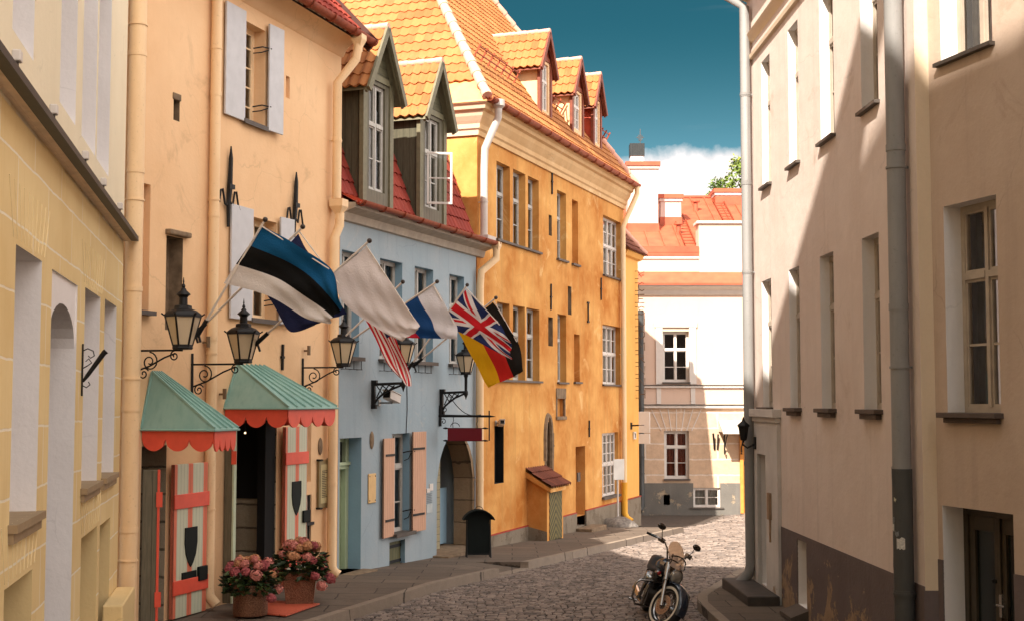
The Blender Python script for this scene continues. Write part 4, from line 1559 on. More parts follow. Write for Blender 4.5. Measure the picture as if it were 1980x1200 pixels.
    dormer(root, F, (812, 410), (858, 410), (835, 424), (852, 121), (826, 225), (881, 252), open_leaf=True, **kw)
    # right downpipe: from the gutter end, over the seam to the ochre house
    uu = F.P(929, 700, -.14)[0]
    zg = ze + .02
    downpipe(root, [(L + .30, -.38, zg), (L + .30, -.38, zg - .3), (uu + .02, -.15, zg - .62), (uu, -.13, zg - .95), (uu, -.13, .0)], .085, M['pipe_cream'])
    mb = MB(); mb.lathe([(.08, -.1), (.08, 0), (.13, .10), (.13, .2), (.11, .2), (.10, .1)], (L + .30, -.38, zg - .12), 4, 0, None, R(45)); mb.build('rain_hopper', M['pipe_cream'], root)
    # crack cable on the wall
    mb = MB()
    uu, za = F.P(786, 745); _, zb2 = F.P(786, 838)
    mb.tube([(uu, -.01, za), (uu + .02, -.01, (za + zb2) / 2), (uu - .03, -.01, zb2)], .008, 5)
    mb.build('cable', M['black_iron'], root)
    u_, z_ = F.P(718, 850)
    mb = MB()
    mb.lathe([(.0, .0), (.085, .0), (.10, .012), (.085, .026), (.03, .035), (0, .036)], (0, 0, 0), 20, 0, Matrix.Translation((u_, 0, z_)) @ Matrix.Diagonal((.8, 1, 1.7, 1)) @ Matrix.Rotation(R(90), 4, 'X'))
    mb.build('medallion', M['stone'], root, smooth=40)
    return dict(root=root, ar=ar, u=u)


BLUE = blue_house()


# ------------------------------------------------------------------ ochre house
def orange_house():
    F, L = FO, FO.len
    root = empty('ochre_house', F.o, F.th, 'tall ochre plastered house with steep orange tiled hip roof and three dormers', 'house')
    zc, ze = 9.32, 10.02
    L2 = FO.u.dot(Vector((4.19, 44.3, 0)) - FO.o)       # the lower annex carries on in the same plane
    r1 = [op(F, (960, 310), (986, 462), .3), op(F, (992, 326), (1016, 472), .3), op(F, (1021, 340), (1042, 482), .3),
          op(F, (1077, 368), (1095, 506), .3), op(F, (1166, 415), (1201, 530), .3)]
    r2 = [op(F, (961, 580), (985, 735), .3), op(F, (992, 588), (1015, 735), .3), op(F, (1018, 592), (1043, 736), .3), op(F, (1078, 606), (1095, 738), .3),
          op(F, (1165, 626), (1200, 743), .3)]
    g1 = op(F, (1164, 837), (1196, 954), .22)
    for row, tl, bl in ((r1, (1021, 340), (992, 472)), (r2, (1078, 606), (1078, 738))):
        for o in row[:4]: o['z1'] = F.P(*tl)[1]; o['z0'] = F.P(*bl)[1]
    r1[4]['z0'] = F.P(1166, 530)[1]; r2[4]['z0'] = F.P(1165, 742)[1]
    blind = [op(F, (1106, 385), (1118, 513), .25, blind=1), op(F, (1110, 645), (1121, 738), .25, blind=1)]
    slots = [op(F, (1061, 415), (1067, 457), .15, blind=1, mir=2), op(F, (1060, 612), (1069, 669), .15, blind=1, mir=2), op(F, (1098, 553), (1105, 609), .15, blind=1, mir=2),
             op(F, (956, 823), (974, 932), .2, blind=1, mir=3), op(F, (1077, 770), (1091, 804), .12, blind=1, mir=0)]
    door = op(F, (1113, 863), (1132, 1034), .5)
    door['z0'] = ground(37.5) + PZ + .12
    an = op(F, (1053, 815), (1065, 910), .1, blind=1, mir=2)
    mb = MB()
    wall(mb, 0, L, .0, zc, r1 + r2 + [g1] + blind + slots + [door, an], 0, 0)
    shell(mb, 0, L, -1, ze, 10.5, 0)
    # annex
    za = 8.0
    mb.quad((L, .04, .0), (L2, .04, .0), (L2, .04, za), (L, .04, za), 1)
    mb.quad((L2, .04, -1.2), (L2, 5, -1.2), (L2, 5, za), (L2, .04, za), 1)
    mb.build('wall', [M['orange'], M['orange_light'], M['stone'], M['dark']], root)
    # grey plinth with a thin red line on top
    mb = MB()
    zp = .10
    d0, d1 = door['u0'], door['u1']
    for a, b, c, e, f in ((.0, d0, -.035, .02, zp), (d1, L, -.035, .02, zp), (L + .001, L2, -.02, .03, zp + .02), (d0, d1, .02, .5, door['z0'])):
        mb = MB(); mb.box(a, b, c, e, -1.3, f); mb.build('plinth', M['plinth_grey'], root)
    rl = plain('red_line_paint', S(150, 44, 30), .7)
    for a, b in ((.0, d0), (d1, L), (L + .001, L2)):
        mb = MB(); mb.box(a, b, -.038, -.001, zp + .001, zp + .03); mb.build('red_line', rl, root)
    # windows
    for o in r1[:4] + r2[:4]:
        window(root, o, y=.18, cols=2, transom=.62, bars=(.3,), mat=M['greywhite'], fw=.05)
    for o in (r1[4], r2[4]): window(root, o, y=.16, cols=4, transom=.52, bars=(.26, .76), mat=M['white'], fw=.05)
    window(root, g1, y=.12, cols=4, transom=.5, bars=(.16, .33, .67, .84), mat=M['white'], fw=.05, sill=True)
    for grp in (r1[:3], r2[:3]):
        mb = MB(); mb.box(grp[0]['u0'] - .05, grp[2]['u1'] + .12, -.07, .17, grp[0]['z0'] - .05, grp[0]['z0'] + .003); mb.build('sill', M['sill_metal'], root)
    for o in (r1[3], r2[3], r1[4], r2[4], blind[0], blind[1]):
        mb = MB(); mb.box(o['u0'] - .06, o['u1'] + .08, -.07, .15, o['z0'] - .05, o['z0'] + .003); mb.build('sill', M['sill_metal'], root)
    mb = MB(); mb.box(d0, d1, .44, .5, door['z0'], door['z1'])
    dd = mb.build('door', M['wood_brown'], root)
    mb = MB(); mb.box(d0 + .1, d0 + .35, -.03, .0, door['z0'] + 1.25, door['z0'] + 1.5); mb.build('intercom', M['sill_metal'], dd)
    st = MB(); st.box(d0 - .12, d1 + .45, -.5, -.036, -1.4, door['z0'] - .02); st.build('door_step', M['stone'], root, bevel=.02)
    # stone frames of niches and the blocked arch
    mb = MB()
    o = slots[4]
    mb.box(o['u0'] - .1, o['u1'] + .1, -.03, .05, o['z1'], o['z1'] + .28); mb.box(o['u0'] - .1, o['u0'], -.02, .05, o['z0'], o['z1']); mb.box(o['u1'], o['u1'] + .08, -.02, .05, o['z0'], o['z1']); mb.box(o['u0'] - .12, o['u1'] + .1, -.05, .06, o['z0'] - .09, o['z0'])
    mb.build('niche_frame', M['stone'], root, bevel=.01)
    mb = MB()
    a, b, z0, z1 = an['u0'], an['u1'], an['z0'], an['z1']
    arc = [(b + .02, z0), (b + .02, z1 - .45)] + [((a + b) / 2 + ((b - a) / 2 + .02) * math.cos(t), z1 - .45 + .62 * math.sin(t)) for t in [math.pi * i / 10 for i in range(1, 10)]] + [(a - .02, z1 - .45), (a - .02, z1 - 1.0)]
    mb.tube([(p[0], -.005, p[1]) for p in arc], .07, 6)
    mb.build('arch_stone', M['stone'], root, smooth=50)
    for px, y0, y1, k in ((1066, 327, 376, 'bar'), (1064, 549, 599, 'bar'), (1136, 585, 622, 'I'), (1161, 537, 580, 'bar'), (1138, 812, 844, 'bar'), (1068, 836, 886, 'bar')):
        anchor(root, F, px, y0, y1, k)
    # lavish stucco cornice
    prof = [(.02, zc - .05), (-.05, zc - .05), (-.06, zc + .06), (-.10, zc + .10), (-.11, zc + .2), (-.15, zc + .26), (-.21, zc + .36), (-.24, zc + .46), (-.31, zc + .50), (-.33, zc + .58), (-.38, zc + .62), (-.38, zc + .68), (.02, zc + .68)]
    mb = MB()
    pf = [p[1] * 0 + p[0] for p in prof]
    # mitred return along the left flank
    k = len(prof)
    A = [Vector((L + .05, y, z)) for y, z in prof]
    B = [Vector((y, y, z)) for y, z in prof]
    C = [Vector((y, 10.4, z)) for y, z in prof]
    for i in range(k):
        j = (i + 1) % k
        mb.quad(A[i], A[j], B[j], B[i], 0); mb.quad(B[i], B[j], C[j], C[i], 1)
    mb.poly(A, 0)
    mb.build('cornice', [M['cornice'], M['cornice_white']], root, smooth=35)
    mb = MB(); mb.box(-.25, -.003, -.25, 10, zc - .9, zc - .06, 0); 
    # roof: steep hip
    TP = 1.5
    er = math.hypot(1, TP)
    Lr = L + .08
    T = 4.9
    mb, uv = MB(), []
    V = Vector((0, 1, TP)).normalized()
    of = -.40
    tiles(mb, uv, (of, of, ze), (1, 0, 0), V, Lr - of, T * er, lambda u, v: u > v / er - .04 and u < (Lr - of) - v / er + .04, .19, .28, .02, .026)
    # hip end facing the viewer, laid in flatter interlocking tiles
    V2 = Vector((1, 0, TP)).normalized()
    W = 10.4 - of
    tiles(mb, uv, (of + .35, W + of, ze + .35 * TP), (0, -1, 0), V2, W, (T - .35) * er, lambda u, v: u < W - v / er - .3 and u > v / er - .1, .235, .30, .016, .026)
    V3 = Vector((-1, 0, TP)).normalized()
    tiles(mb, uv, (Lr, of, ze), (0, 1, 0), V3, W, T * er, lambda u, v: u > v / er - .04 and u < W - v / er, .19, .28)
    mb.build('roof', M['tile'], root, smooth=70, uv=uv)
    rk = MB()
    top = Vector((of + T, of + T, ze + T * TP)); top2 = Vector((Lr - T, of + T, ze + T * TP))
    c = Vector((0, 0, .05))
    ridge(rk, Vector((of, of, ze)) + c, top + c, .12, .42)
    ridge(rk, Vector((Lr, of, ze)) + c, top2 + c, .12, .42)
    ridge(rk, top + c, top2 + c, .12, .42)
    rk.build('ridge_tiles', M['ridge'], root, smooth=60)
    # plain under-roof closing, with the sheet strip along the hip eave
    u_ = MB()
    z_ = ze - .06
    A, B, C, D = (of, of, z_), (Lr, of, z_), (Lr, 10.4, z_), (of, 10.4, z_)
    t1, t2 = (of + T, of + T, z_ + T * TP), (Lr - T, of + T, z_ + T * TP)
    for f in ([A, B, t2, t1], [B, C, t2], [C, D, t1, t2], [D, A, t1]): u_.poly(f)
    u_.poly([A, D, C, B])
    u_.build('roof_deck', plain('peach_sheet', S(226, 160, 100), .6), root)
    gutter(root, of, Lr + .02, of - .06, ze + .03, .10)
    mb = MB()
    mb.quad((of - .02, of - .06, ze - .06), (Lr, of - .06, ze - .06), (Lr, of + .25, ze + .3), (of - .02, of + .25, ze + .3))
    mb.build('eaves_sheet', M['copper'], root)
    # snow guards
    for a, b in ((.9, 3.7), (6.2, 7.6), (8.6, 9.4), (11.0, 12.2)):
        sg = MB()
        for h in (.16, .30):
            sg.tube([(a, of + .85 - .12 * 0 - h * .5, ze + .85 * TP + h), (b, of + .85 - h * .5, ze + .85 * TP + h)], .018, 6)
        n = int((b - a) / .55) + 1
        for i in range(n + 1):
            x = a + (b - a) * i / n
            sg.bar((x, of + .88, ze + .88 * TP - .05), (x, of + .66, ze + .85 * TP + .36), .02, .04)
        sg.build('snow_guard', M['copper'], root)
    kw = dict(tan_p=TP, ze=ze + .40 * TP, fm=M['peach'], cm=M['wood_brown'], tm=M['tile'], om=.12, sidemat=M['peach'], winmat=M['white'],
              gm=boards('red_brown_boards', S(140, 62, 38), S(118, 50, 30), .12, 0))
    dormer(root, F, (1044, 200), (1064, 200), (1062, 236), (1060, 62), (1042, 127), (1073, 147), **kw)
    dormer(root, F, (1106, 240), (1126, 240), (1124, 271), (1121.5, 115), (1106, 180), (1133, 194), **kw)
    kw['sidemat'] = M['roof_red']
    dormer(root, F, (1147, 260), (1161, 260), (1158, 294), (1157, 143), (1145, 200), (1167, 219), **kw)
    # annex roof: a little brown tiled lean-to
    mb, uv = MB(), []
    tiles(mb, uv, (L - .15, -.20, za), (1, 0, 0), Vector((0, 1, 1.1)).normalized(), L2 - L + .5, 1.7, lambda u, v: u < (L2 - L + .5) - v * .45, .2, .28)
    mb.build('annex_roof', M['tile_brown'], root, smooth=70, uv=uv)
    mb = MB(); profile_band(mb, [(.05, za - .2), (-.06, za - .16), (-.14, za - .04), (-.14, za), (.05, za)], L + .002, L2 + .15); mb.build('annex_cornice', M['orange_light'], root)
    mb = MB(); ridge(mb, (L2 + .15, -.2, za + .03), (L2 - .35, .85, za + 1.3), .10, .35); mb.poly([(L2 + .15, -.2, za), (L2 + .15, 5, za), (L2 - .4, 5, za + 1.3), (L2 - .4, .85, za + 1.3)]); mb.build('annex_hip', M['ridge'], root, smooth=60)
    # white swan-neck downpipe at the left corner and cream one at the right
    u0 = F.P(936, 350, -.14)[0]
    downpipe(root, [(.1, of - .08, ze - .0), (.1, of - .08, ze - .35), (u0, -.16, zc - .35), (u0, -.14, zc - .8), (u0, -.14, 6.95)], .085, M['pipe_white'])
    mb = MB(); mb.box(u0 - .3, u0 + .22, -.35, .1, 6.86, 6.94); mb.build('lead_flashing', M['pipe_white'], root)
    mb = MB(); mb.lathe([(.09, -.1), (.09, 0), (.15, .06), (.15, .2), (.13, .2), (.12, .08)], (.1, of - .08, ze - .15), 12); mb.build('rain_hopper', M['pipe_white'], root, smooth=40)
    u1 = F.P(1206, 700, -.13)[0]
    downpipe(root, [(Lr - .12, of - .06, ze), (Lr - .12, of - .06, ze - .28), (u1 + .15, -.2, zc - .4), (u1, -.13, zc - .7), (u1, -.13, .7)], .08, M['pipe_cream'])
    gz = ground(42.5) + PZ
    downpipe(root, [(u1, -.13, .7), (u1, -.13, gz + .35), (u1 - .01, -.2, gz + .2), (u1 - .03, -.36, gz + .1)], .10, M['pipe_yellow'])
    # hood over the cellar stair with chevron door
    a, b = F.P(1037, 1000, -.85)[0], None
    d = -.52
    ua, zt = F.P(1024, 907, 0)
    uL = F.P(1062, 1000, d)[0]; uR = F.P(1086, 1000, d)[0]
    g = ground(F.W(uL, d, 0).y) + PZ
    zh = F.P(1062, 942, d)[1]
    uw0, uw1 = uL - .18, uR + .12
    mb = MB()
    zw = F.P(1022, 922, 0)[1]
    mb.poly([(uw0, d, g - .3), (uw0, d, zh - .02), (uw0, 0, zw), (uw0, 0, g - .3)][::-1], 0)
    mb.poly([(uw1, d, g - .3), (uw1, d, zh - .02), (uw1, 0, zw), (uw1, 0, g - .3)], 0)
    mb.quad((uw0, d, g - .3), (uL, d, g - .3), (uL, d, zh), (uw0, d, zh), 0); mb.quad((uL, d, zh - .01), (uR, d, zh - .01), (uR, d, zh), (uL, d, zh), 0); mb.quad((uR, d, g - .3), (uw1, d, g - .3), (uw1, d, zh), (uR, d, zh), 0)
    h = mb.build('cellar_hood', [M['orange'], M['plinth_grey']], root)
    mb = MB(); mb.quad((uw0 - .004, d - .004, g - .3), (uw0 - .004, 0, g - .3), (uw0 - .004, 0, zp), (uw0 - .004, d - .004, zp - .12)); mb.build('hood_plinth', M['plinth_grey'], h)
    mb, uv = MB(), []
    sl = Vector((0, -d + .16, zw + .2 - zh)).length
    tiles(mb, uv, (uw0 - .12, d - .16, zh + .02), (1, 0, 0), Vector((0, -d + .16, zw + .2 - zh)).normalized(), uw1 - uw0 + .3, sl, None, .18, .3)
    mb.build('hood_roof', M['tile_brown'], h, smooth=70, uv=uv)
    mb = MB(); mb.prism([(d - .13, zh - .10), (d - .13, zh - .01), (0, zw + .15), (0, zw)], lambda p, t: (t, p[0], p[1]), uw0 - .10, uw1 + .12); mb.build('hood_eaves', M['orange'], h)
    # chevron door
    mb = MB(); w = uR - uL
    mb.box(-w / 2 + .004, w / 2 - .004, -.012, .05, 0, zh - g - .01)
    cdo = mb.build('chevron_door', M['chevron'], h); cdo.location = ((uL + uR) / 2, d, g)
    return dict(root=root, L=L, L2=L2, slots=slots, door=door, u1=u1)


ORANGE = orange_house()


# ------------------------------------------------------------------ far cream house closing the street
def far_house():
    F = FF
    root = empty('far_house', F.o, F.th, 'sunlit pale cream house with orange sheet roof closing the end of the street', 'house')
    L = F.len
    X = lambda px: F.P(px, 700)[0]
    Z = lambda py, d=0: F.P(1330, py, d)[1]
    wu = op(F, (1281, 640), (1333, 738), .28); wl = op(F, (1284, 832), (1333, 925), .24); wb = op(F, (1340, 942), (1393, 980), .15)
    dr = op(F, (1436, 828), (1500, 984), .3)
    dr['z0'] = -.8
    zl = Z(785)
    mb = MB()
    wall(mb, 0, L, zl, Z(552), [wu], 0, 1)
    mb.build('upper_wall', [M['pinkwhite'], M['white']], root)
    mb = MB()
    wall(mb, 0, L, -1.3, zl, [wl, wb, dr], 0, 1)
    shell(mb, 0, L, -1.3, Z(552), 9, 0)
    t = stone('rusticated_cream', S(204, 176, 150), S(198, 168, 140), S(216, 200, 184), 2.6, .56, .03, .25)
    mb.build('lower_wall', [t, M['white']], root)
    mb = MB()
    for a, b in ((0, wb['u0']), (wb['u1'], dr['u0'] - .12)):
        mb.box(a, b, -.06, .02, -1.3, Z(933))
    mb.box(wb['u0'], wb['u1'], -.06, .02, -1.3, wb['z0'] - .04)
    mb.build('plinth', M['plinth_far'], root)
    # mouldings
    mb = MB()
    for py, dz, o in ((745, .07, .08), (783, .09, .13)):
        mb.box(0, L, -o, .01, Z(py) - dz, Z(py))
    for px in (1269, 1335): mb.box(X(px) - .0, X(px) + .16, -.03, .01, Z(780), Z(748))
    for a, b, c, e in ((1268, 1281, 632, 742), (1333, 1346, 632, 742)): mb.box(X(a), X(b), -.05, .01, Z(742), Z(c))
    mb.box(X(1266), X(1348), -.07, .01, Z(632), Z(622))
    mb.build('moulding', M['white'], root)
    mb = MB()
    for py, o in ((744.6, .11), (782.4, .17)): mb.box(0, L, -o, .012, Z(py) + .001, Z(py) + .03)
    mb.build('ledge_sheet', M['sill_metal'], root)
    for o, e in ((wu, .03), (wl, .03), (wb, .12)):
        mb = MB(); mb.box(o['u0'] - e, o['u1'] + e, -.1, o['r'] - .09, o['z0'] - .05, o['z0'] + .002); mb.build('sill', M['sill_metal'], root)
    # wedge stones over the lower window
    mb = MB()
    zc0, zc1 = wl['z1'], Z(790)
    for i in range(7):
        t = i / 6
        mb.bar((wl['u0'] - .1 + (wl['u1'] - wl['u0'] + .2) * t, -.004, zc0), (wl['u0'] - .45 + (wl['u1'] - wl['u0'] + .9) * t, -.004, zc1), .03, .02, 0, (0, 1, 0))
    mb.build('wedge_joints', M['white'], root)
    window(root, wu, y=.20, cols=2, transom=.64, bars=(.3,), mat=M['white'], fw=.07, curtain=None)
    window(root, wl, y=.16, cols=2, transom=.66, bars=(.33,), mat=M['white'], fw=.08, curtain='red_blind')
    window(root, wb, y=.08, cols=2, transom=None, bars=(.5,), mat=M['white'], fw=.06)
    mb = MB(); mb.box(X(1281), X(1293), -.06, -.055 + .1, Z(975), Z(955)); mb.build('vent', M['dark'], root)
    # white cornice, orange sheet apron, parapets
    mb = MB()
    profile_band(mb, [(.02, Z(572)), (-.08, Z(570)), (-.14, Z(562)), (-.34, Z(556)), (-.36, Z(549)), (.02, Z(549))], 0, L)
    mb.build('cornice', M['white'], root)
    mb = MB()
    mb.poly([(0, -.40, Z(551)), (L, -.40, Z(551)), (L, .1, Z(525)), (0, .1, Z(525))]); mb.box(0, L, -.405, -.36, Z(553), Z(549))
    mb.build('apron_sheet', M['roof_metal'], root)
    xs = X(1354)
    mb = MB()
    mb.box(0, xs, .1, .6, Z(552), Z(488)); mb.box(xs, L, .08, .9, Z(552), Z(432))
    mb.build('parapet', M['pinkwhite'], root)
    mb = MB()
    mb.box(0, xs - .005, .02, .7, Z(488) + .002, Z(476)); mb.box(0, xs - .003, .03, .1, Z(495), Z(488)); 
    mb.build('parapet_cap', M['roof_metal'], root)
    mb = MB(); mb.box(xs - .08, L, .0, .95, Z(432) + .002, Z(427)); mb.box(0, xs, .05, .099, Z(500), Z(489)); mb.build('parapet_moulding', M['white'], root)
    # standing seam roof
    d0, d1 = .7, 7.0
    z0, z1 = Z(476), F.P(1380, 383, d1)[1]
    mb = MB()
    mb.quad((-1, d0, z0), (L, d0, z0), (L, d1, z1), (-1, d1, z1)); mb.quad((-1, d1, z1), (L, d1, z1), (L, d1 + 5, z0), (-1, d1 + 5, z0))
    mb.quad((-1, d0, z0 - .6), (L, d0, z0 - .6), (L, d0, z0), (-1, d0, z0))
    for i in range(28):
        x = -.6 + i * .58
        mb.bar((x, d0, z0 + .03), (x, d1, z1 + .03), .035, .06)
    mb.bar((-1, d1, z1 + .05), (L, d1, z1 + .05), .14, .09)
    ro = mb.build('roof', M['roof_metal'], root)
    up = Vector((0, d1 - d0, z1 - z0))
    at = lambda u, t: Vector((u, d0, z0)) + up * t

    def chim(px0, px1, py0, py1, d, cap, nm='chimney', flue=False):
        a, b = F.P(px0, py0, d)[0], F.P(px1, py0, d)[0]
        zt, zb = F.P(px0, py0, d)[1], F.P(px0, py1, d)[1] - .8
        m = MB()
        m.box(a, b, d, d + (b - a) * .8, zb, zt - .16)
        m.box(a - .05, b + .05, d - .05, d + (b - a) * .8 + .05, zt - .28, zt - .16)
        c = m.build(nm, M['chimney'], ro, bevel=.01)
        m = MB(); m.box(a - .09, b + .09, d - .09, d + (b - a) * .8 + .09, zt - .158, zt); m.build('chimney_cap', M['roof_metal'], ro)
        m = MB(); m.box(a - .03, b + .03, d - .03, d + .5, zb, zb + .8); m.build('chimney_flashing', M['roof_metal'], ro)
        return a, b, zt
    a, b, zt = chim(1214, 1272, 313, 432, 2.6, 1)
    m = MB(); m.box(a + .12, a + .62, 2.75, 3.25, zt, zt + .26); m.build('flue_base', M['white'], ro)
    m = MB(); m.box(a + .10, a + .66, 2.72, 3.28, zt + .26, zt + .74)
    for i in range(7): m.bar((a + .10 + i * .09, 2.71, zt + .26), (a + .10 + i * .09, 2.71, zt + .74), .012, .02)
    m.build('flue', plain('dark_flue', S(52, 54, 54), .5, .3), ro)
    m = MB(); m.tube([(a + .52, 3, zt + .7), (a + .52, 3, zt + 1.35)], .014, 6)
    for r_, zz in ((.1, 1.02), (.06, 1.02)):
        m.tube([(a + .52 + r_ * math.cos(t), 3, zt + zz + r_ * math.sin(t)) for t in [j * math.pi / 6 for j in range(12)]], .01, 5, closed=True)
    m.tube([(a + .36, 3, zt + 1.02), (a + .68, 3, zt + 1.02)], .009, 5); m.tube([(a + .44, 3, zt + .9), (a + .6, 3, zt + .9)], .009, 5)
    m.build('antenna', M['sill_metal'], ro)
    chim(1277, 1317, 376, 420, 3.4, 1)
    chim(1384, 1470, 365, 380, 6.0, 1)
    for px, py in ((1345, 400), (1312, 452)):
        m = MB()
        u, z = F.P(px, py, 3.0)
        dd = 5.2 if py < 420 else 2.3
        u = F.P(px, py, dd)[0]; zb = z0 + (z1 - z0) * (dd - d0) / (d1 - d0)
        m.lathe([(.09, -.2), (.09, .35), (.17, .36), (.17, .42), (.0, .46)], (u, dd, zb), 12)
        m.build('roof_vent', M['roof_metal'], ro, smooth=40)
    for (ua, t0, t1) in ((F.P(1322, 470, 1)[0], .02, .45), (F.P(1395, 420, 4)[0], .48, .92)):
        m = MB()
        for s in (0, .42):
            m.bar(at(ua + s, t0) + Vector((0, -.05, .12)), at(ua + s + .0, t1) + Vector((0, -.05, .12)), .04, .05)
        for i in range(9):
            p = at(ua, t0 + (t1 - t0) * i / 8) + Vector((0, -.05, .13)); m.bar(p, p + Vector((.42, 0, 0)), .03, .03)
        m.build('roof_ladder', M['copper'], ro)
    # doorway at the right with a sheet hood on scroll brackets
    mb = MB()
    mb.box(dr['u0'] - .12, dr['u0'], -.08, .1, -.8, dr['z1'] + .1); mb.box(dr['u0'], dr['u1'], .2, .26, -.8, dr['z1'])
    mb.build('door', plain('ochre_door_paint', S(206, 138, 62), .6), root)
    u0, zt = F.P(1398, 826, -1.0); 
    ua = F.P(1416, 812, 0)[0]
    mb = MB()
    zt2 = F.P(1416, 814, 0)[1]
    mb.poly([(ua - .5, -1.0, zt2 - .35), (ua + 2.2, -1.0, zt2 - .35), (ua + 2.2, -.01, zt2 + .05), (ua - .5, -.01, zt2 + .05)]); mb.box(ua - .5, ua + 2.2, -1.02, -.98, zt2 - .42, zt2 - .34)
    mb.poly([(ua - .5, -1.0, zt2 - .36), (ua - .5, -.01, zt2 + .04), (ua - .5, -.01, zt2 - .36)])
    h = mb.build('door_hood', plain('pale_sheet', S(206, 196, 182), .5, .2), root)
    for u in (ua - .3, ua + .3):
        mb = MB(); mb.tube([(u, -.9, zt2 - .40), (u, -.03, zt2 - .42), (u, -.03, zt2 - 1.15)], .022, 6)
        mb.tube([(u, -.85, zt2 - .42), (u, -.55, zt2 - .55), (u, -.15, zt2 - .9), (u, -.05, zt2 - 1.12), (u, -.16, zt2 - 1.16), (u, -.18, zt2 - 1.02)], .02, 6)
        mb.build('scroll_bracket', M['black_iron'], h, smooth=50)
    # flag holder on the wall
    u, z = F.P(1383, 852); m = MB(); m.tube([(u - .03, -.02, z - .3), (u - .1, -.2, z + .28)], .035, 6); m.build('flag_holder', M['black_iron'], root); m = MB(); m.tube([(u + .08, -.02, z - .3), (u + .08, -.16, z + .25)], .03, 6); m.build('flag_holder', M['black_iron'], root)
    # dark downpipe at the joint with the annex
    u = F.P(1240, 800, -.12)[0]
    downpipe(root, [(u, -.12, Z(600)), (u, -.12, -.55), (u - .1, -.3, -.7)], .10, M['pipe_dark'])
    return root


far_house()


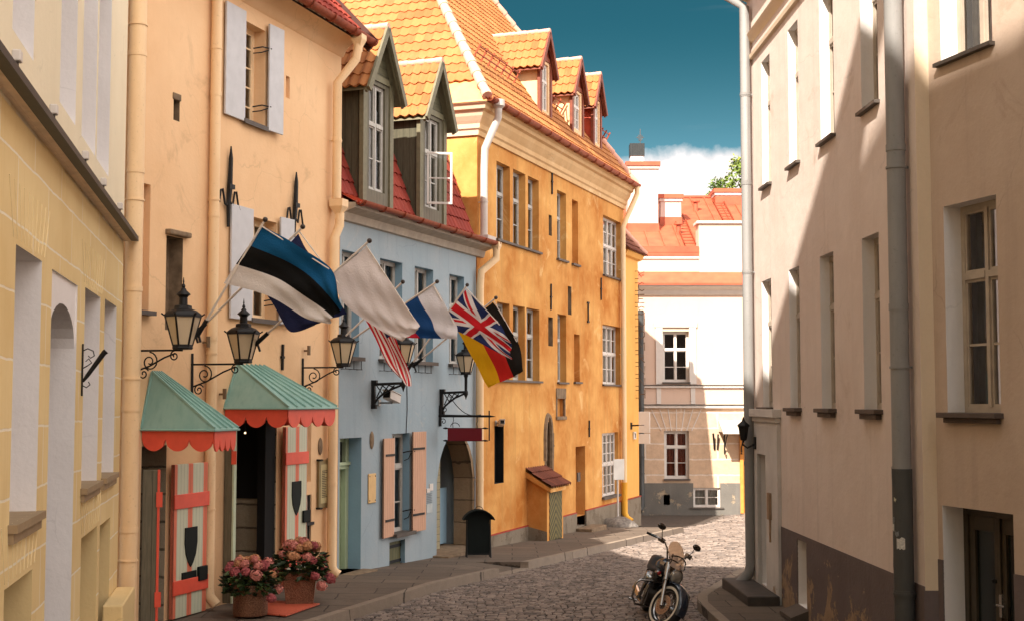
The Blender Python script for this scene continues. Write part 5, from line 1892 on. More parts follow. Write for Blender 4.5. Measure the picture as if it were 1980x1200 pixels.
# ------------------------------------------------------------------ beige house on the right
def beige_house():
    F, L = FR, FR.len
    root = empty('beige_house', F.o, F.th, 'large beige plastered house with deep white window recesses along the right side', 'house')
    zt = 10.6
    up = [op(F, (1472, 128), (1491, 350), .15), op(F, (1523, 60), (1546, 316), .16), op(F, (1583, -20), (1614, 257), .18), op(F, (1660, -140), (1699, 194), .20)]
    lo = [op(F, (1473, 548), (1494, 787), .15), op(F, (1525, 524), (1549, 789), .16), op(F, (1585, 491), (1616, 791), .18), op(F, (1666, 455), (1705, 790), .20)]
    for row in (up, lo):
        z0 = sum(o['z0'] for o in row) / 4
        z1 = sum(o['z1'] for o in row[:3]) / 3
        for o in row: o['z0'], o['z1'] = z0, z1
    dr = op(F, (1470, 876), (1490, 1143), .3); dr['z0'] = .25
    bw = op(F, (1542, 1025), (1562, 1150), .25); bw['z0'] = .30; bw['z1'] = 1.22
    mb = MB()
    wall(mb, 0, L, -.5, zt, up + lo + [dr, bw], 0, 1)
    mb.quad((0, 10, -.5), (0, 0, -.5), (0, 0, zt), (0, 10, zt), 0)
    # return strip that faces up the street
    G = FW
    rel = lambda w: (F.u.dot(Vector((w[0], w[1], 0)) - F.o), F.n.dot(Vector((w[0], w[1], 0)) - F.o))
    c = rel((4.383, 13.95))
    mb.quad((L, 0, -.5), (c[0], c[1], -.5), (c[0], c[1], zt), (L, 0, zt), 2)
    mb.build('wall', [M['beige'], M['white_plaster'], M['beige_strip']], root)
    # plinth, a skin proud of the wall
    zp = 1.305
    mb = MB()
    sur0, sur1 = F.P(1459, 900)[0], F.P(1510, 900)[0]
    for a, b in ((0, sur0), (sur1, bw['u0'])):
        mb = MB(); mb.box(a, b, -.012, .004, -.5, zp); mb.build('plinth', M['plinth_mauve'], root)
    mb = MB(); mb.box(bw['u1'], L, -.012, .004, -.5, zp)
    mb.box(bw['u0'], bw['u1'], -.012, .004, -.5, bw['z0'] - .001); mb.box(bw['u0'], bw['u1'], -.012, .004, bw['z1'] + .001, zp)
    mb.quad((L + .004, -.012, -.5), (c[0] + .006, c[1], -.5), (c[0] + .006, c[1], zp - .04), (L + .004, -.012, zp - .04))
    mb.build('plinth', M['plinth_mauve'], root)
    wood = plain('cream_window_wood', S(170, 156, 140), .55, var=.12)
    for o in up + lo:
        window(root, o, y=o['r'] - .05, cols=2, transom=.66, bars=(.33,), mat=wood, fw=.05, curtain=None, cgap=None)
    for o in up:
        mb = MB(); mb.box(o['u0'] - .04, o['u1'] + .05, -.07, o['r'] - .06, o['z0'] - .035, o['z0'] + .004); mb.build('sill', M['sill_metal'], root)
    slate = plain('dark_slate_sill', S(88, 76, 68), .7, var=.2)
    for o in lo:
        mb = MB(); mb.box(o['u0'] - .05, o['u1'] + .05, -.11, o['r'] - .06, o['z0'] - .05, o['z0'] + .004); mb.box(o['u0'] - .0, o['u1'] + .0, -.07, -.001, o['z0'] - .11, o['z0'] - .05)
        mb.build('stone_sill', slate, root, bevel=.008)
    mb = MB(); mb.box(bw['u0'], bw['u1'], .2, .25, bw['z0'], bw['z1']); mb.build('basement_light', M['greywhite'], root)
    mb = MB(); mb.prism([(0, 0), (-.26, -.10), (-.26, -.16), (0, -.3)], lambda p, t: (t, p[0], bw['z0'] + p[1]), bw['u0'] - .06, bw['u1'] + .08); mb.build('chute_cover', M['sill_metal'], root)
    # white door surround with entablature
    mb = MB()
    ze0, ze1 = F.P(1485, 815)[1], F.P(1485, 790)[1]
    mb.box(sur0, dr['u0'], -.06, .02, -.4, ze0); mb.box(dr['u1'], sur1, -.06, .02, -.4, ze0); mb.box(dr['u0'], dr['u1'], -.06, .02, dr['z1'], ze0)
    mb.box(sur0 - .03, sur1 + .03, -.09, .02, ze0 + .001, ze0 + .08); mb.box(sur0 - .06, sur1 + .07, -.14, .02, ze0 + .081, ze1)
    mb.build('door_surround', plinth_mat('peeling_white', S(206, 200, 194), S(166, 138, 110), .8, .07, .4), root, bevel=.006)
    mb = MB(); mb.box(dr['u0'], dr['u1'], .25, .3, .2, dr['z1']); mb.build('door', M['dark_door'], root)
    mb = MB(); mb.box(sur0 - .1, sur1 + .1, -.55, -.061, -.2, .27); mb.build('door_step', plain('dark_stone_step', S(64, 58, 54), .7, var=.2), root, bevel=.02)
    # cornice bands under the eave
    mb = MB()
    za, zb_ = F.P(1454, 118)[1], F.P(1454, 80)[1]
    profile_band(mb, [(.01, za), (-.05, za + .02), (-.06, za + .08), (.01, za + .1)], 0, L)
    profile_band(mb, [(.01, zb_ - .04), (-.06, zb_), (-.10, zb_ + .1), (.01, zb_ + .12)], 0, L)
    profile_band(mb, [(.01, zt - .55), (-.12, zt - .5), (-.2, zt - .3), (-.4, zt - .15), (-.42, zt), (.01, zt)], 0, L)
    mb.build('cornice', M['beige_strip'], root, smooth=40)
    mb = MB(); mb.box(-.3, L + .2, -.45, 10, zt, zt + .3); mb.build('roof', M['roof_red'], root)
    # downpipes: white one at the far corner, stout grey one in the re-entrant
    u = F.P(1446, 600, -.12)[0]
    downpipe(root, [(-.1, -.42, zt - .05), (-.1, -.42, zt - .35), (u, -.12, zt - .75), (u, -.12, F.P(1446, 700, -.12)[1])], .085, M['pipe_grey'])
    downpipe(root, [(u, -.12, F.P(1446, 700, -.12)[1]), (u, -.12, .5), (u, -.16, .36), (u + .0, -.34, .18)], .087, M['pipe_grey'])
    u = F.P(1738, 600, -.13)[0]
    zs = F.P(1743, 905, -.13)[1]
    p = downpipe(root, [(u, -.13, 11), (u, -.13, zs)], .098, M['pipe_grey'])
    p2 = downpipe(root, [(u, -.13, zs), (u, -.13, -.1)], .105, M['pipe_dark'])
    # torn stickers on the pipe: bent round its surface
    mb = MB()
    rnd = random.Random(11)
    for px, py, w, h, mi in ((1739, 912, .12, .12, 0), (1748, 965, .03, .035, 1), (1747, 1004, .04, .06, 2), (1746, 1018, .07, .07, 0), (1750, 1031, .05, .05, 2), (1739, 1037, .07, .09, 2), (1752, 1050, .09, .11, 0), (1743, 1087, .08, .13, 0), (1740, 1064, .05, .03, 2)):
        uu, zz = F.P(px, py, -.13)
        t0 = math.asin(max(-.9, min(.9, (uu - u) / .108)))
        n = 5
        rag = [rnd.uniform(-.012, .012) for _ in range(2 * n + 2)]
        for i in range(n):
            ta, tb = t0 + (i / n - .5) * w / .108, t0 + ((i + 1) / n - .5) * w / .108
            P = lambda t, z: (u + .108 * math.sin(t), -.13 - .108 * math.cos(t), z)
            mb.quad(P(ta, zz - h / 2 + rag[i]), P(tb, zz - h / 2 + rag[i + 1]), P(tb, zz + h / 2 + rag[n + i + 1]), P(ta, zz + h / 2 + rag[n + i]), mi)
    mb.build('sticker', [plain('torn_paper', S(190, 186, 178), .8, var=.25, scale=60), plain('pale_paper', S(196, 190, 160), .8), plain('grey_paper', S(118, 120, 120), .8, var=.4, scale=50)], p2)
    # dry wooden board beside the door
    mb = MB(); ub, z1 = F.P(1497, 952); _, z0 = F.P(1497, 1003)
    mb.box(ub - .1, ub + .08, -.10, -.061, z0, z1); mb.tube([(ub, -.07, z0), (ub, -.07, z0 - .35)], .02, 6); mb.build('meter_board', plain('pale_weathered_wood', S(150, 124, 100), .8, var=.2), root)

    # near wing, turned a little towards the street
    o1 = op(G, (1824, 400), (1926, 400), .26); o2 = op(G, (1819, 100), (1919, 82), .26); dd = op(G, (1822, 976), (1959, 991), .34)
    o1['z0'] = G.P(1823, 797)[1]; o2['z0'] = G.P(1819, 124)[1]; o2['z1'] = o2['z0'] + 2.3
    dd['z0'] = .15; dd['z1'] = G.P(1822, 976)[1]
    nodes = []
    wing = empty('wing', (0, 0, 0), 0, parent=root)
    # express the wing in its own frame below the building
    Mi = Matrix.Translation(F.o) @ Matrix.Rotation(F.th, 4, 'Z')
    Mg = Matrix.Translation(G.o) @ Matrix.Rotation(G.th, 4, 'Z')
    rel_m = Mi.inverted() @ Mg
    wing.location = rel_m.to_translation(); wing.rotation_euler = rel_m.to_euler()
    mb = MB()
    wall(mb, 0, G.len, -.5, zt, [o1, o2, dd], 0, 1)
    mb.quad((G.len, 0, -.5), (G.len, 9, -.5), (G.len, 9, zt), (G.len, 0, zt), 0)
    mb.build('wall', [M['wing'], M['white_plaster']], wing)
    mb = MB()
    zp2 = 1.585
    mb.box(0, dd['u0'], -.012, .004, -.5, zp2); mb.build('plinth', M['plinth_mauve'], wing); mb = MB(); mb.box(dd['u1'], G.len, -.012, .004, -.5, zp2)
    mb.build('plinth', M['plinth_mauve'], wing)
    for o in (o1, o2):
        window(wing, o, y=.20, cols=2, transom=.655, bars=(.325,), mat=wood, fw=.06, curtain='curtain_dark' if o is o1 else 'curtain', cgap=.30)
    mb = MB(); mb.box(o2['u0'] - .05, o2['u1'] + .04, -.07, .2, o2['z0'] - .035, o2['z0'] + .004); mb.build('sill', M['sill_metal'], wing)
    mb = MB(); mb.box(o1['u0'] - .05, o1['u1'] + .04, -.11, .2, o1['z0'] - .05, o1['z0'] + .004); mb.box(o1['u0'], o1['u1'], -.06, -.001, o1['z0'] - .10, o1['z0'] - .05)
    mb.build('stone_sill', plain('dark_slate', S(82, 70, 64), .7, var=.2), wing, bevel=.008)
    mb = MB(); mb.box(-.3, G.len + .3, -.4, 9, zt + .01, zt + .3); mb.build('roof', M['roof_red'], wing)
    # double door with glazed panels
    mb = MB()
    a, b, z0, z1 = dd['u0'], dd['u1'], dd['z0'], dd['z1']
    y = .24
    mb.box(a, a + .07, y, y + .09, z0, z1); mb.box(b - .07, b, y, y + .09, z0, z1); mb.box(a + .07, b - .07, y, y + .09, z1 - .09, z1)
    m = (a + b) / 2
    for p, q in ((a + .075, m - .003), (m + .003, b - .075)):
        mb.box(p, p + .09, y + .02, y + .08, z0, z1 - .09); mb.box(q - .09, q, y + .02, y + .08, z0, z1 - .09)
        mb.box(p + .09, q - .09, y + .02, y + .08, z1 - .24, z1 - .09); mb.box(p + .09, q - .09, y + .02, y + .08, z0, z0 + .30)
        mb.box(p + .09, q - .09, y + .0, y + .079, z0 + .30, z0 + .36); mb.box(p + .15, q - .15, y + .005, y + .019, z0 + .06, z0 + .24)
    mb.box(m - .03, m + .03, y - .005, y + .02, z0, z1 - .09)
    do = mb.build('double_door', M['dark_door'], wing, bevel=.005)
    g = MB(); g.quad((a + .1, y + .05, z0 + .3), (b - .1, y + .05, z0 + .3), (b - .1, y + .05, z1 - .2), (a + .1, y + .05, z1 - .2)); g.build('pane', plain('dark_door_glass', S(24, 28, 26), .22, spec=.5, var=.3, scale=3), do)
    g = MB(); g.quad((a, y + .7, z0), (b, y + .7, z0), (b, y + .7, z1), (a, y + .7, z1)); g.build('room_back', M['dark'], do)
    h = MB(); zz = z0 + 1.06
    h.box(m + .02, m + .06, y - .02, y + .02, zz - .12, zz + .1); h.tube([(m + .04, y - .0, zz), (m + .04, y - .06, zz), (m + .16, y - .06, zz)], .011, 8)
    h.build('handle', plain('steel', S(190, 188, 184), .25, .9), do, smooth=40)
    h = MB(); h.lathe([(.022, 0), (.03, .03), (.0, .045)], (m - .06, y - .01, zz + .2), 10); h.build('knob', M['black_iron'], do)
    # wall lantern beside the surround is a thing of its own
    return dict(root=root)


BEIGE = beige_house()


# ------------------------------------------------------------------ unseen shade casters, outlined by running shadow edges back along the sun
def shadow_outline():
    XC = -5.6
    seg = []

    def back(w):
        t = (w.x - XC) / SUN_DIR.x
        p = w - SUN_DIR * t
        return (p.y, p.z)
    onF = lambda Fr, px, py: Fr.W(Fr.P(px, py)[0], 0, Fr.P(px, py)[1])
    for px, py in ((1190, 1062), (1290, 1096), (1420, 1100)):
        w = on_z(px, py, -.25)
        seg.append(back(w))
    for px, py in ((1460, 765), (1545, 480), (1617, 232), (1655, 70), (1690, -60), (1722, -50), (1720, 15), (1700, 72), (1668, 297), (1720, 200), (1755, 128)):
        seg.append(back(onF(FR, px, py)))
    for px, py in ((1812, 140), (1980, 55)):
        seg.append(back(onF(FW, px, py)))
    return seg


def shade_casters():
    """unseen blocks added out of frame and shaped to cast the shadow edges: attic on the cream house, and a taller block behind it"""
    pr = shadow_outline()
    pr = [(17.4, 14.5), (17.4, pr[0][1] - .6)] + pr
    cut = 3.2
    a, b = [], []
    for p, q in zip(pr, pr[1:] + [None]):
        (a if p[0] >= cut else b).append(p)
        if q and (p[0] >= cut) != (q[0] >= cut):
            t = (p[0] - cut) / (p[0] - q[0]); m = (cut, p[1] + t * (q[1] - p[1]))
            a.append(m); b.append(m)
    b.sort(key=lambda x: 0)
    last = pr[-1]
    bz = [(-13, last[1] + 2), (-13, -.5), (cut - .02, -.5), (cut - .02, a[-1][1])]
    shadow_attic = a + [(cut, 14.5)]
    XC = -5.6
    root = empty('tall_shade_block', (XC, 0, 0), 0, 'unseen tall block behind the viewer, outlined to cast the street shadow', 'house')
    mb = MB()
    poly = [p for p in b if p[0] < cut - .03] + bz
    mb.prism(poly, lambda p, t: (t, p[0], p[1]), 0, -5)  # added caster, its outline follows the shadow edge on the beige wall
    mb.build('wall', M['rubble'], root)
    root2 = empty('end_shade_block', (2, -16, 0), 0, 'unseen cream block behind the viewer, added to darken the beige wing', 'house')
    mb = MB(); mb.box(-12, 12, -6, 0, -.5, 13); mb.prism([(-6, 13), (0, 13), (-3, 17)], lambda p, t: (t, p[0], p[1]), -12, 12)  # unseen block added to cut the light from behind the viewer
    mb.build('wall', M['cream'], root2)
    house = bpy.data.objects['cream_house']
    mb = MB()
    Mi = (Matrix.Translation(FY.o) @ Matrix.Rotation(FY.th, 4, 'Z')).inverted()
    mb.prism(shadow_attic, lambda p, t: Mi @ Vector((XC + t, p[0], p[1])), 0, -4)  # unseen top added to the cream house, shaped only for its shadow
    mb.build('shadow_attic', M['cream'], house)


shade_casters()
# ------------------------------------------------------------------ wall lanterns
def spiral(cx, cz, r0, turns, start, n=26, sgn=1, y=0):
    pts = []
    for i in range(n + 1):
        t = i / n
        a = start + sgn * turns * 2 * math.pi * t
        r = r0 * (1 - .82 * t)
        pts.append((0, cx + r * math.cos(a), cz + r * math.sin(a)))
    return pts


M['milk'] = plain('milky_lantern_glass', S(206, 186, 154), .35, var=.06, scale=3, spec=.5)


def lantern_head(root, c, s=1.0):
    """six sided lantern: c = centre of its foot"""
    cx, cy, cz = c
    wt, wb, h = .235 * s, .125 * s, .39 * s
    n = 6
    off = R(8)
    ang = [off + i * math.pi / 3 for i in range(n)]
    B = [Vector((cx + wb * math.cos(a), cy + wb * math.sin(a), cz + .03 * s)) for a in ang]
    T = [Vector((cx + wt * math.cos(a), cy + wt * math.sin(a), cz + .03 * s + h)) for a in ang]
    mb = MB()
    for i in range(n):
        mb.bar(B[i], T[i], .022 * s, .022 * s); mb.bar(B[i], B[(i + 1) % n], .02 * s, .03 * s); mb.bar(T[i], T[(i + 1) % n], .024 * s, .03 * s)
        o = (T[i] - Vector((cx, cy, T[i].z))).normalized()
        mb.bar(T[i], T[i] + o * .05 * s + Vector((0, 0, .035 * s)), .02 * s, .02 * s)      # turned-up corner
    mb.lathe([(wb * 1.0, -.02 * s), (wb * 1.1, 0), (wb, .03 * s), (wb * .5, .035 * s)], (cx, cy, cz), 6, 0, None, off)
    mb.build('lantern_frame', M['black_iron'], root)
    for i in range(n):
        j = (i + 1) % n
        g = MB(); g.quad(B[i], B[j], T[j], T[i]); g.build('pane', M['milk'], root)
    cp = MB()
    z0 = cz + .03 * s + h
    cp.lathe([(wt * 1.06, .0), (wt * 1.02, .03 * s), (wt * .78, .075 * s), (wt * .50, .10 * s), (wt * .48, .14 * s), (wt * .36, .15 * s)], (cx, cy, z0), 6, 0, None, off)
    cp.lathe([(.065 * s, .13 * s), (.058 * s, .16 * s), (.055 * s, .25 * s), (.075 * s, .275 * s), (.095 * s, .285 * s), (.09 * s, .30 * s), (.045 * s, .34 * s), (.03 * s, .37 * s), (.018 * s, .38 * s), (.026 * s, .40 * s), (.016 * s, .425 * s), (.008 * s, .44 * s), (.012 * s, .455 * s), (.003 * s, .52 * s)], (cx, cy, z0), 12)
    cp.build('lantern_cap', M['black_iron'], root, smooth=35)


def scroll_lantern(F, mount, foot, label, arm_dz=.0, s=1.0, drop=.45):
    u, zm = F.P(*mount, 0)
    d, zf = F.at_u(*foot, u)
    r = empty('wall_lantern', F.W(u, 0, zf), F.th, label, 'lantern', 'black lanterns on the peach and blue houses')
    lantern_head(r, (0, d, 0), s)
    b = MB()
    za = -.03
    b.tube([(0, -.015, za + .16), (0, -.02, za - drop)], .02, 6)
    b.tube([(0, 0, za), (0, d, za)], .014, 6)
    k = -d
    b.tube([(0, -.02, za - drop * .72), (0, -.3 * k, za - drop * .55), (0, -.62 * k, za - drop * .25), (0, -.85 * k, za - .04)], .012, 6)
    b.tube(spiral(-.22, za - .15, .13, 1.6, R(90), sgn=1), .010, 5)
    b.tube(spiral(-.13, za - drop * .82, .085, 1.5, R(150), sgn=-1), .010, 5)
    b.tube(spiral(d + .12, za - .075, .07, 1.4, R(90), sgn=-1), .010, 5)
    b.build('scroll_bracket', M['black_iron'], r, smooth=60)
    return r, u, d, zf


def cast_lantern(F, mount, foot, label, stem=.26, s=.92):
    u, zm = F.P(*mount, 0)
    d, zf = F.at_u(*foot, u)
    r = empty('wall_lantern', F.W(u, 0, zf), F.th, label, 'lantern', 'black lanterns on the peach and blue houses')
    lantern_head(r, (0, d, 0), s)
    b = MB()
    za = -stem
    b.lathe([(.055, 0), (.05, -.05), (.035, -.08), (.032, za + .05), (.05, za + .03), (.05, za - .03), (.02, za - .09), (.004, za - .14)], (0, d, 0), 8)
    b.box(-.03, .03, -.07, -.0, za - .42, za + .04); b.box(-.035, .035, -.10, -.0, za - .46, za - .38); b.box(-.035, .035, -.11, -.0, za - .02, za + .08)
    b.bar((0, -.05, za), (0, d, za + .02), .045, .05)
    b.tube([(0, -.06, za - .36), (0, -.12, za - .27), (0, -.22, za - .19), (0, d * .6, za - .10), (0, d * .93, za - .02)], .02, 6)
    n = 3
    for i in range(n):      # quatrefoil lattice
        y0, y1 = -.10 + (d * .72 + .10) * i / n, -.10 + (d * .72 + .10) * (i + 1) / n
        f = lambda y: za - .27 + .25 * min(1, (-.08 - y) / (-.08 - d * .85))
        b.tube([(0, y0, za - .02), (0, y1, f(y1) + .01)], .012, 5); b.tube([(0, y0, f(y0) + .01), (0, y1, za - .02)], .012, 5)
    b.build('cast_bracket', M['black_iron'], r, smooth=40)
    return r, u, d, zf


L1 = scroll_lantern(FP, (262, 690), (353, 672), 'largest black lantern, on a long wall arm above the first green canopy', s=1.0, drop=.38)
L2 = scroll_lantern(FP, (370, 700), (470, 699), 'black lantern on a scroll bracket directly over the second green canopy', s=.96)
L3 = scroll_lantern(FP, (584, 700), (664, 706), 'black lantern on a scroll bracket at the right end of the peach house', s=.92)
L4 = cast_lantern(FB, (719, 750), (780, 705), 'black lantern on a cast iron arm half hidden by the striped red and white flag', .36)
L5 = cast_lantern(FB, (851, 765), (901, 722), 'black lantern on a cast iron arm at the right end of the blue house', .40, .9)


# ------------------------------------------------------------------ flags
def cloth(name):
    t = NT(name)
    sp = t.n('SeparateXYZ'); t.L.new(t.tc.outputs['UV'], sp.inputs[0])
    return t, sp.outputs[0], sp.outputs[1]


def cloth_done(t, col):
    w = t.math('ADD', t.math('MULTIPLY', t.noise(16, 4, t.mapping((1, 1, 1)), .6, 1.2), 1.0), t.math('MULTIPLY', t.noise(220, 2), .08))
    t.bump(w, .55, .02)
    t.done(col, .85, 0, .15)
    tr = t.n('BsdfTranslucent'); t.put(tr, 0, col)
    mx = t.n('MixShader'); mx.inputs[0].default_value = .25
    t.L.new(t.b.outputs[0], mx.inputs[1]); t.L.new(tr.outputs[0], mx.inputs[2]); t.L.new(mx.outputs[0], t.N['Material Output'].inputs[0])
    return t.mat


def bands(name, cols):
    t, x, y = cloth(name)
    c = cols[0]
    for i in range(1, len(cols)):
        c = t.mix(t.math('GREATER_THAN', y, i / len(cols)), c, cols[i])
    return cloth_done(t, c)


def striped_flag():
    t, x, y = cloth('red_white_stripes')
    k = t.math('MODULO', t.math('FLOOR', t.math('MULTIPLY', y, 13)), 2)
    c = t.mix(k, S(190, 28, 38), S(226, 214, 206))
    can = t.math('MULTIPLY', t.math('LESS_THAN', x, .4), t.math('LESS_THAN', y, .53))
    return cloth_done(t, t.mix(can, c, S(40, 48, 84)))


def union_flag():
    t, x, y = cloth('union_cloth')
    X = t.math('SUBTRACT', t.math('MULTIPLY', x, 2), 1); Y = t.math('SUBTRACT', .5, y)
    c = S(40, 50, 92)
    W, RD = S(218, 212, 210), S(198, 36, 44)
    s1 = t.math('SUBTRACT', t.math('MULTIPLY', X, .447), t.math('MULTIPLY', Y, .894))
    s2 = t.math('ADD', t.math('MULTIPLY', X, .447), t.math('MULTIPLY', Y, .894))
    mn = t.math('MINIMUM', t.math('ABSOLUTE', s1), t.math('ABSOLUTE', s2))
    c = t.mix(t.math('LESS_THAN', mn, .10), c, W)
    sg = t.math('SIGN', X)
    for s in (s1, s2):
        a = t.math('MULTIPLY', s, sg)
        if s is s2: a = t.math('MULTIPLY', a, 1)
        on = t.math('MULTIPLY', t.math('GREATER_THAN', a, 0), t.math('LESS_THAN', a, .067))
        # only on the arm that follows this diagonal
        nr = t.math('LESS_THAN', t.math('ABSOLUTE', s), .067)
        c = t.mix(t.math('MULTIPLY', on, nr), c, RD)
    cr = t.math('MINIMUM', t.math('ABSOLUTE', X), t.math('ABSOLUTE', Y))
    c = t.mix(t.math('LESS_THAN', cr, .167), c, W)
    c = t.mix(t.math('LESS_THAN', cr, .10), c, RD)
    return cloth_done(t, c)


def crom(pts, t):
    n = len(pts) - 1
    f = t * n
    i = min(int(f), n - 1)
    f -= i
    p = [Vector(pts[max(0, min(n, i + k))]) for k in (-1, 0, 1, 2)]
    return .5 * ((2 * p[1]) + (-p[0] + p[2]) * f + (2 * p[0] - 5 * p[1] + 4 * p[2] - p[3]) * f * f + (-p[0] + 3 * p[1] - 3 * p[2] + p[3]) * f ** 3)


pole_mat = plain('pale_pole_wood', S(214, 202, 190), .5, var=.1)


def flag(F, u, base, tip, top, bot, mat, label, rod=None, amp=.05, waves=2.2, ph=0.0, nu=30, nv=16, curl=0.0, tuck=0.0):
    """pole from base to tip, cloth between the top edge (tip -> fly) and the bottom edge (lower on the pole -> fly); all measured in the
    upright plane u = const that stands square to the facade"""
    at = lambda p: F.at_u(p[0], p[1], u)
    bd, bz = at(base); td, tz = at(tip)
    r = empty('flag', F.W(u, bd, bz), F.th, label, 'flag', 'flags on slanting poles along the house fronts')
    P = lambda p, du=0.0: Vector((du, at(p)[0] - bd, at(p)[1] - bz))
    mb = MB()
    mb.tube([P(base), P(tip)], .017, 8)
    mb.build('pole', pole_mat, r, smooth=50)
    mb = MB(); mb.sphere(P(tip) + (P(tip) - P(base)).normalized() * .025, .036, 10, 7); mb.build('finial', plain('dark_finial', S(52, 42, 36), .4), r, smooth=60)
    mb = MB(); q = P(base).lerp(P(tip), .0); ax = (P(tip) - P(base)).normalized()
    mb.tube([q - ax * .10, q + ax * .16], [.034, .03], 8); mb.bar(q - ax * .06, Vector((0, min(0, q.y + .22), q.z - .16)), .025, .025)
    mb.build('pole_socket', M['black_iron'], r, smooth=50)
    vs, uv = [], []
    for i in range(nu + 1):
        t = i / nu
        a, b = crom(top, t), crom(bot, t)
        for j in range(nv + 1):
            k = j / nv
            p = a.lerp(b, k)
            w = amp * (t ** .7) * (math.sin(waves * 2 * math.pi * (t * .8 + k * .55) + ph) + .4 * math.sin(waves * 3.7 * math.pi * (t * .4 - k) + ph * 2)) + curl * t * t
            w += .012 * math.sin(9 * t + 5 * k + ph) + tuck * k * t
            vs.append(P((p.x, p.y), w)); uv.append((t, k))
    m = MB()
    W = nv + 1
    m.add(vs, [(i * W + j, (i + 1) * W + j, (i + 1) * W + j + 1, i * W + j + 1) for i in range(nu) for j in range(nv)])
    m.build('flag_cloth', mat, r, smooth=180, uv=uv)
    if rod:
        mb = MB(); mb.tube([P(p) for p in rod], .009, 6); mb.build('spreader_rod', pole_mat, r)
    return r


V2 = lambda *p: [Vector((x, y)) for x, y in p]
ul1, ul2, ul3 = L1[1], L2[1], L3[1]
flag(FP, ul1 + .12, (388, 638), (511, 428), V2((505, 437), (575, 474), (637, 521), (664, 588)), V2((433, 548), (520, 572), (585, 612), (637, 626)),
     bands('blue_black_white_cloth', [S(20, 82, 124), S(20, 20, 20), S(222, 214, 208)]), 'blue, black and white striped flag blowing over the first lantern', rod=V2((505, 437), (636, 520)), amp=.07, ph=.8)
flag(FP, ul1 + .75, (383, 640), (583, 441), V2((576, 452), (600, 492), (638, 540), (669, 606)), V2((500, 540), (522, 580), (562, 640), (600, 630)),
     bands('navy_cloth', [S(38, 44, 78)]), 'plain dark navy flag partly hidden behind the blue, black and white one', rod=V2((579, 448), (655, 549)), amp=.05, ph=2)
flag(FP, ul2 + .10, (503, 657), (712, 468), V2((707, 477), (757, 548), (803, 620), (813, 633)), V2((641, 534), (664, 584), (722, 630), (778, 660)),
     bands('white_cloth', [S(226, 216, 212)]), 'large plain white flag, hanging lower than the blue, black and white one', rod=V2((708, 475), (803, 620)), amp=.05, ph=.3)
flag(FP, ul3 - .05, (655, 662), (777, 547), V2((752, 574), (762, 630), (783, 700), (792, 746)), V2((705, 616), (724, 655), (756, 706), (790, 745)),
     striped_flag(), 'red and white striped flag hanging limp under the white flag', amp=.11, waves=1.4, ph=1.5)
flag(FP, ul3 + .25, (664, 667), (843, 546), V2((839, 551), (864, 592), (880, 628), (888, 655)), V2((760, 604), (772, 632), (785, 650), (796, 653)),
     bands('white_blue_red_cloth', [S(216, 212, 214), S(216, 212, 214), S(30, 68, 118), S(30, 68, 118), S(190, 34, 50)]), 'white, blue and red banded flag between the plain white flag and the cross flag', rod=V2((837, 550), (878, 626)), amp=.06, ph=.6)
ul4 = L4[1]
flag(FB, ul4 + .02, (790, 712), (902, 553), V2((900, 560), (938, 597), (968, 630), (988, 660)), V2((852, 622), (885, 640), (925, 660), (988, 694)),
     union_flag(), 'blue flag with red and white crosses overlapping the yellow, red and black one', rod=V2((902, 557), (966, 628)), amp=.06, ph=1.2)
flag(FB, ul4 + .55, (805, 702), (957, 577), V2((953, 584), (980, 625), (1000, 662), (1014, 717)), V2((884, 638), (905, 675), (926, 716), (945, 749)),
     bands('black_red_yellow_cloth', [S(34, 30, 26), S(196, 44, 38), S(222, 168, 26)]), 'black, red and yellow banded flag at the right end of the row', rod=V2((955, 582), (999, 660)), amp=.06, ph=.2)


# ------------------------------------------------------------------ signs, plates and cameras on the walls
def wall_thing(F, px, py, name, label, cat, group=None, d=0):
    u, z = F.P(px, py, d)
    return empty(name, F.W(u, 0, z), F.th, label, cat, group)


# framed menu on the peach wall
u0, z1 = FP.P(613, 889); u1, z0 = FP.P(632, 979)
r = wall_thing(FP, 622, 934, 'menu_case', 'narrow glazed menu case with iron lugs on the peach wall', 'notice case')
w, h = (u1 - u0) / 2, (z1 - z0) / 2
mb = MB(); mb.box(-w, w, -.05, -.01, -h, h); mb.build('case', plain('olive_brass', S(136, 120, 84), .45, .4), r, bevel=.008)
mb = MB(); mb.box(-w + .05, w - .05, -.056, -.051, -h + .08, h - .08); mb.build('menu_sheet', plain('aged_sheet', S(176, 160, 116), .7, var=.1), r)
mb = MB()
rnd = random.Random(2)
for i in range(16): mb.box(-w + .1, -w + .1 + (2 * w - .2) * rnd.uniform(.5, 1), -.0585, -.0565, h - .2 - i * (2 * h - .35) / 16, h - .185 - i * (2 * h - .35) / 16)
mb.build('menu_lines', plain('print_brown', S(92, 80, 56), .8), r)
mb = MB()
for x in (-w, w):
    for z in (-h, h): mb.tube([(x, -.10, z), (x, 0, z)], .018, 6); mb.tube([(x - .05, -.09, z), (x + .05, -.09, z)], .014, 6)
mb.build('mounting_lug', M['black_iron'], r)
# brass plate on the blue wall
u0, z1 = FB.P(711, 916); u1, z0 = FB.P(725, 971)
r = wall_thing(FB, 718, 943, 'wall_plate', 'plain pale brass plate on the blue wall left of the salmon shutters', 'plaque')
w, h = (u1 - u0) / 2, (z1 - z0) / 2
mb = MB(); mb.box(-w, w, -.025, -.002, -h, h); mb.build('plate', plain('pale_brass', S(206, 170, 116), .45, .3, var=.08), r, bevel=.01)
mb = MB()
for x in (-w + .04, w - .04):
    for z in (-h + .05, h - .05): mb.sphere((x, -.026, z), .012, 6, 4)
mb.build('screw', M['sill_metal'], r)
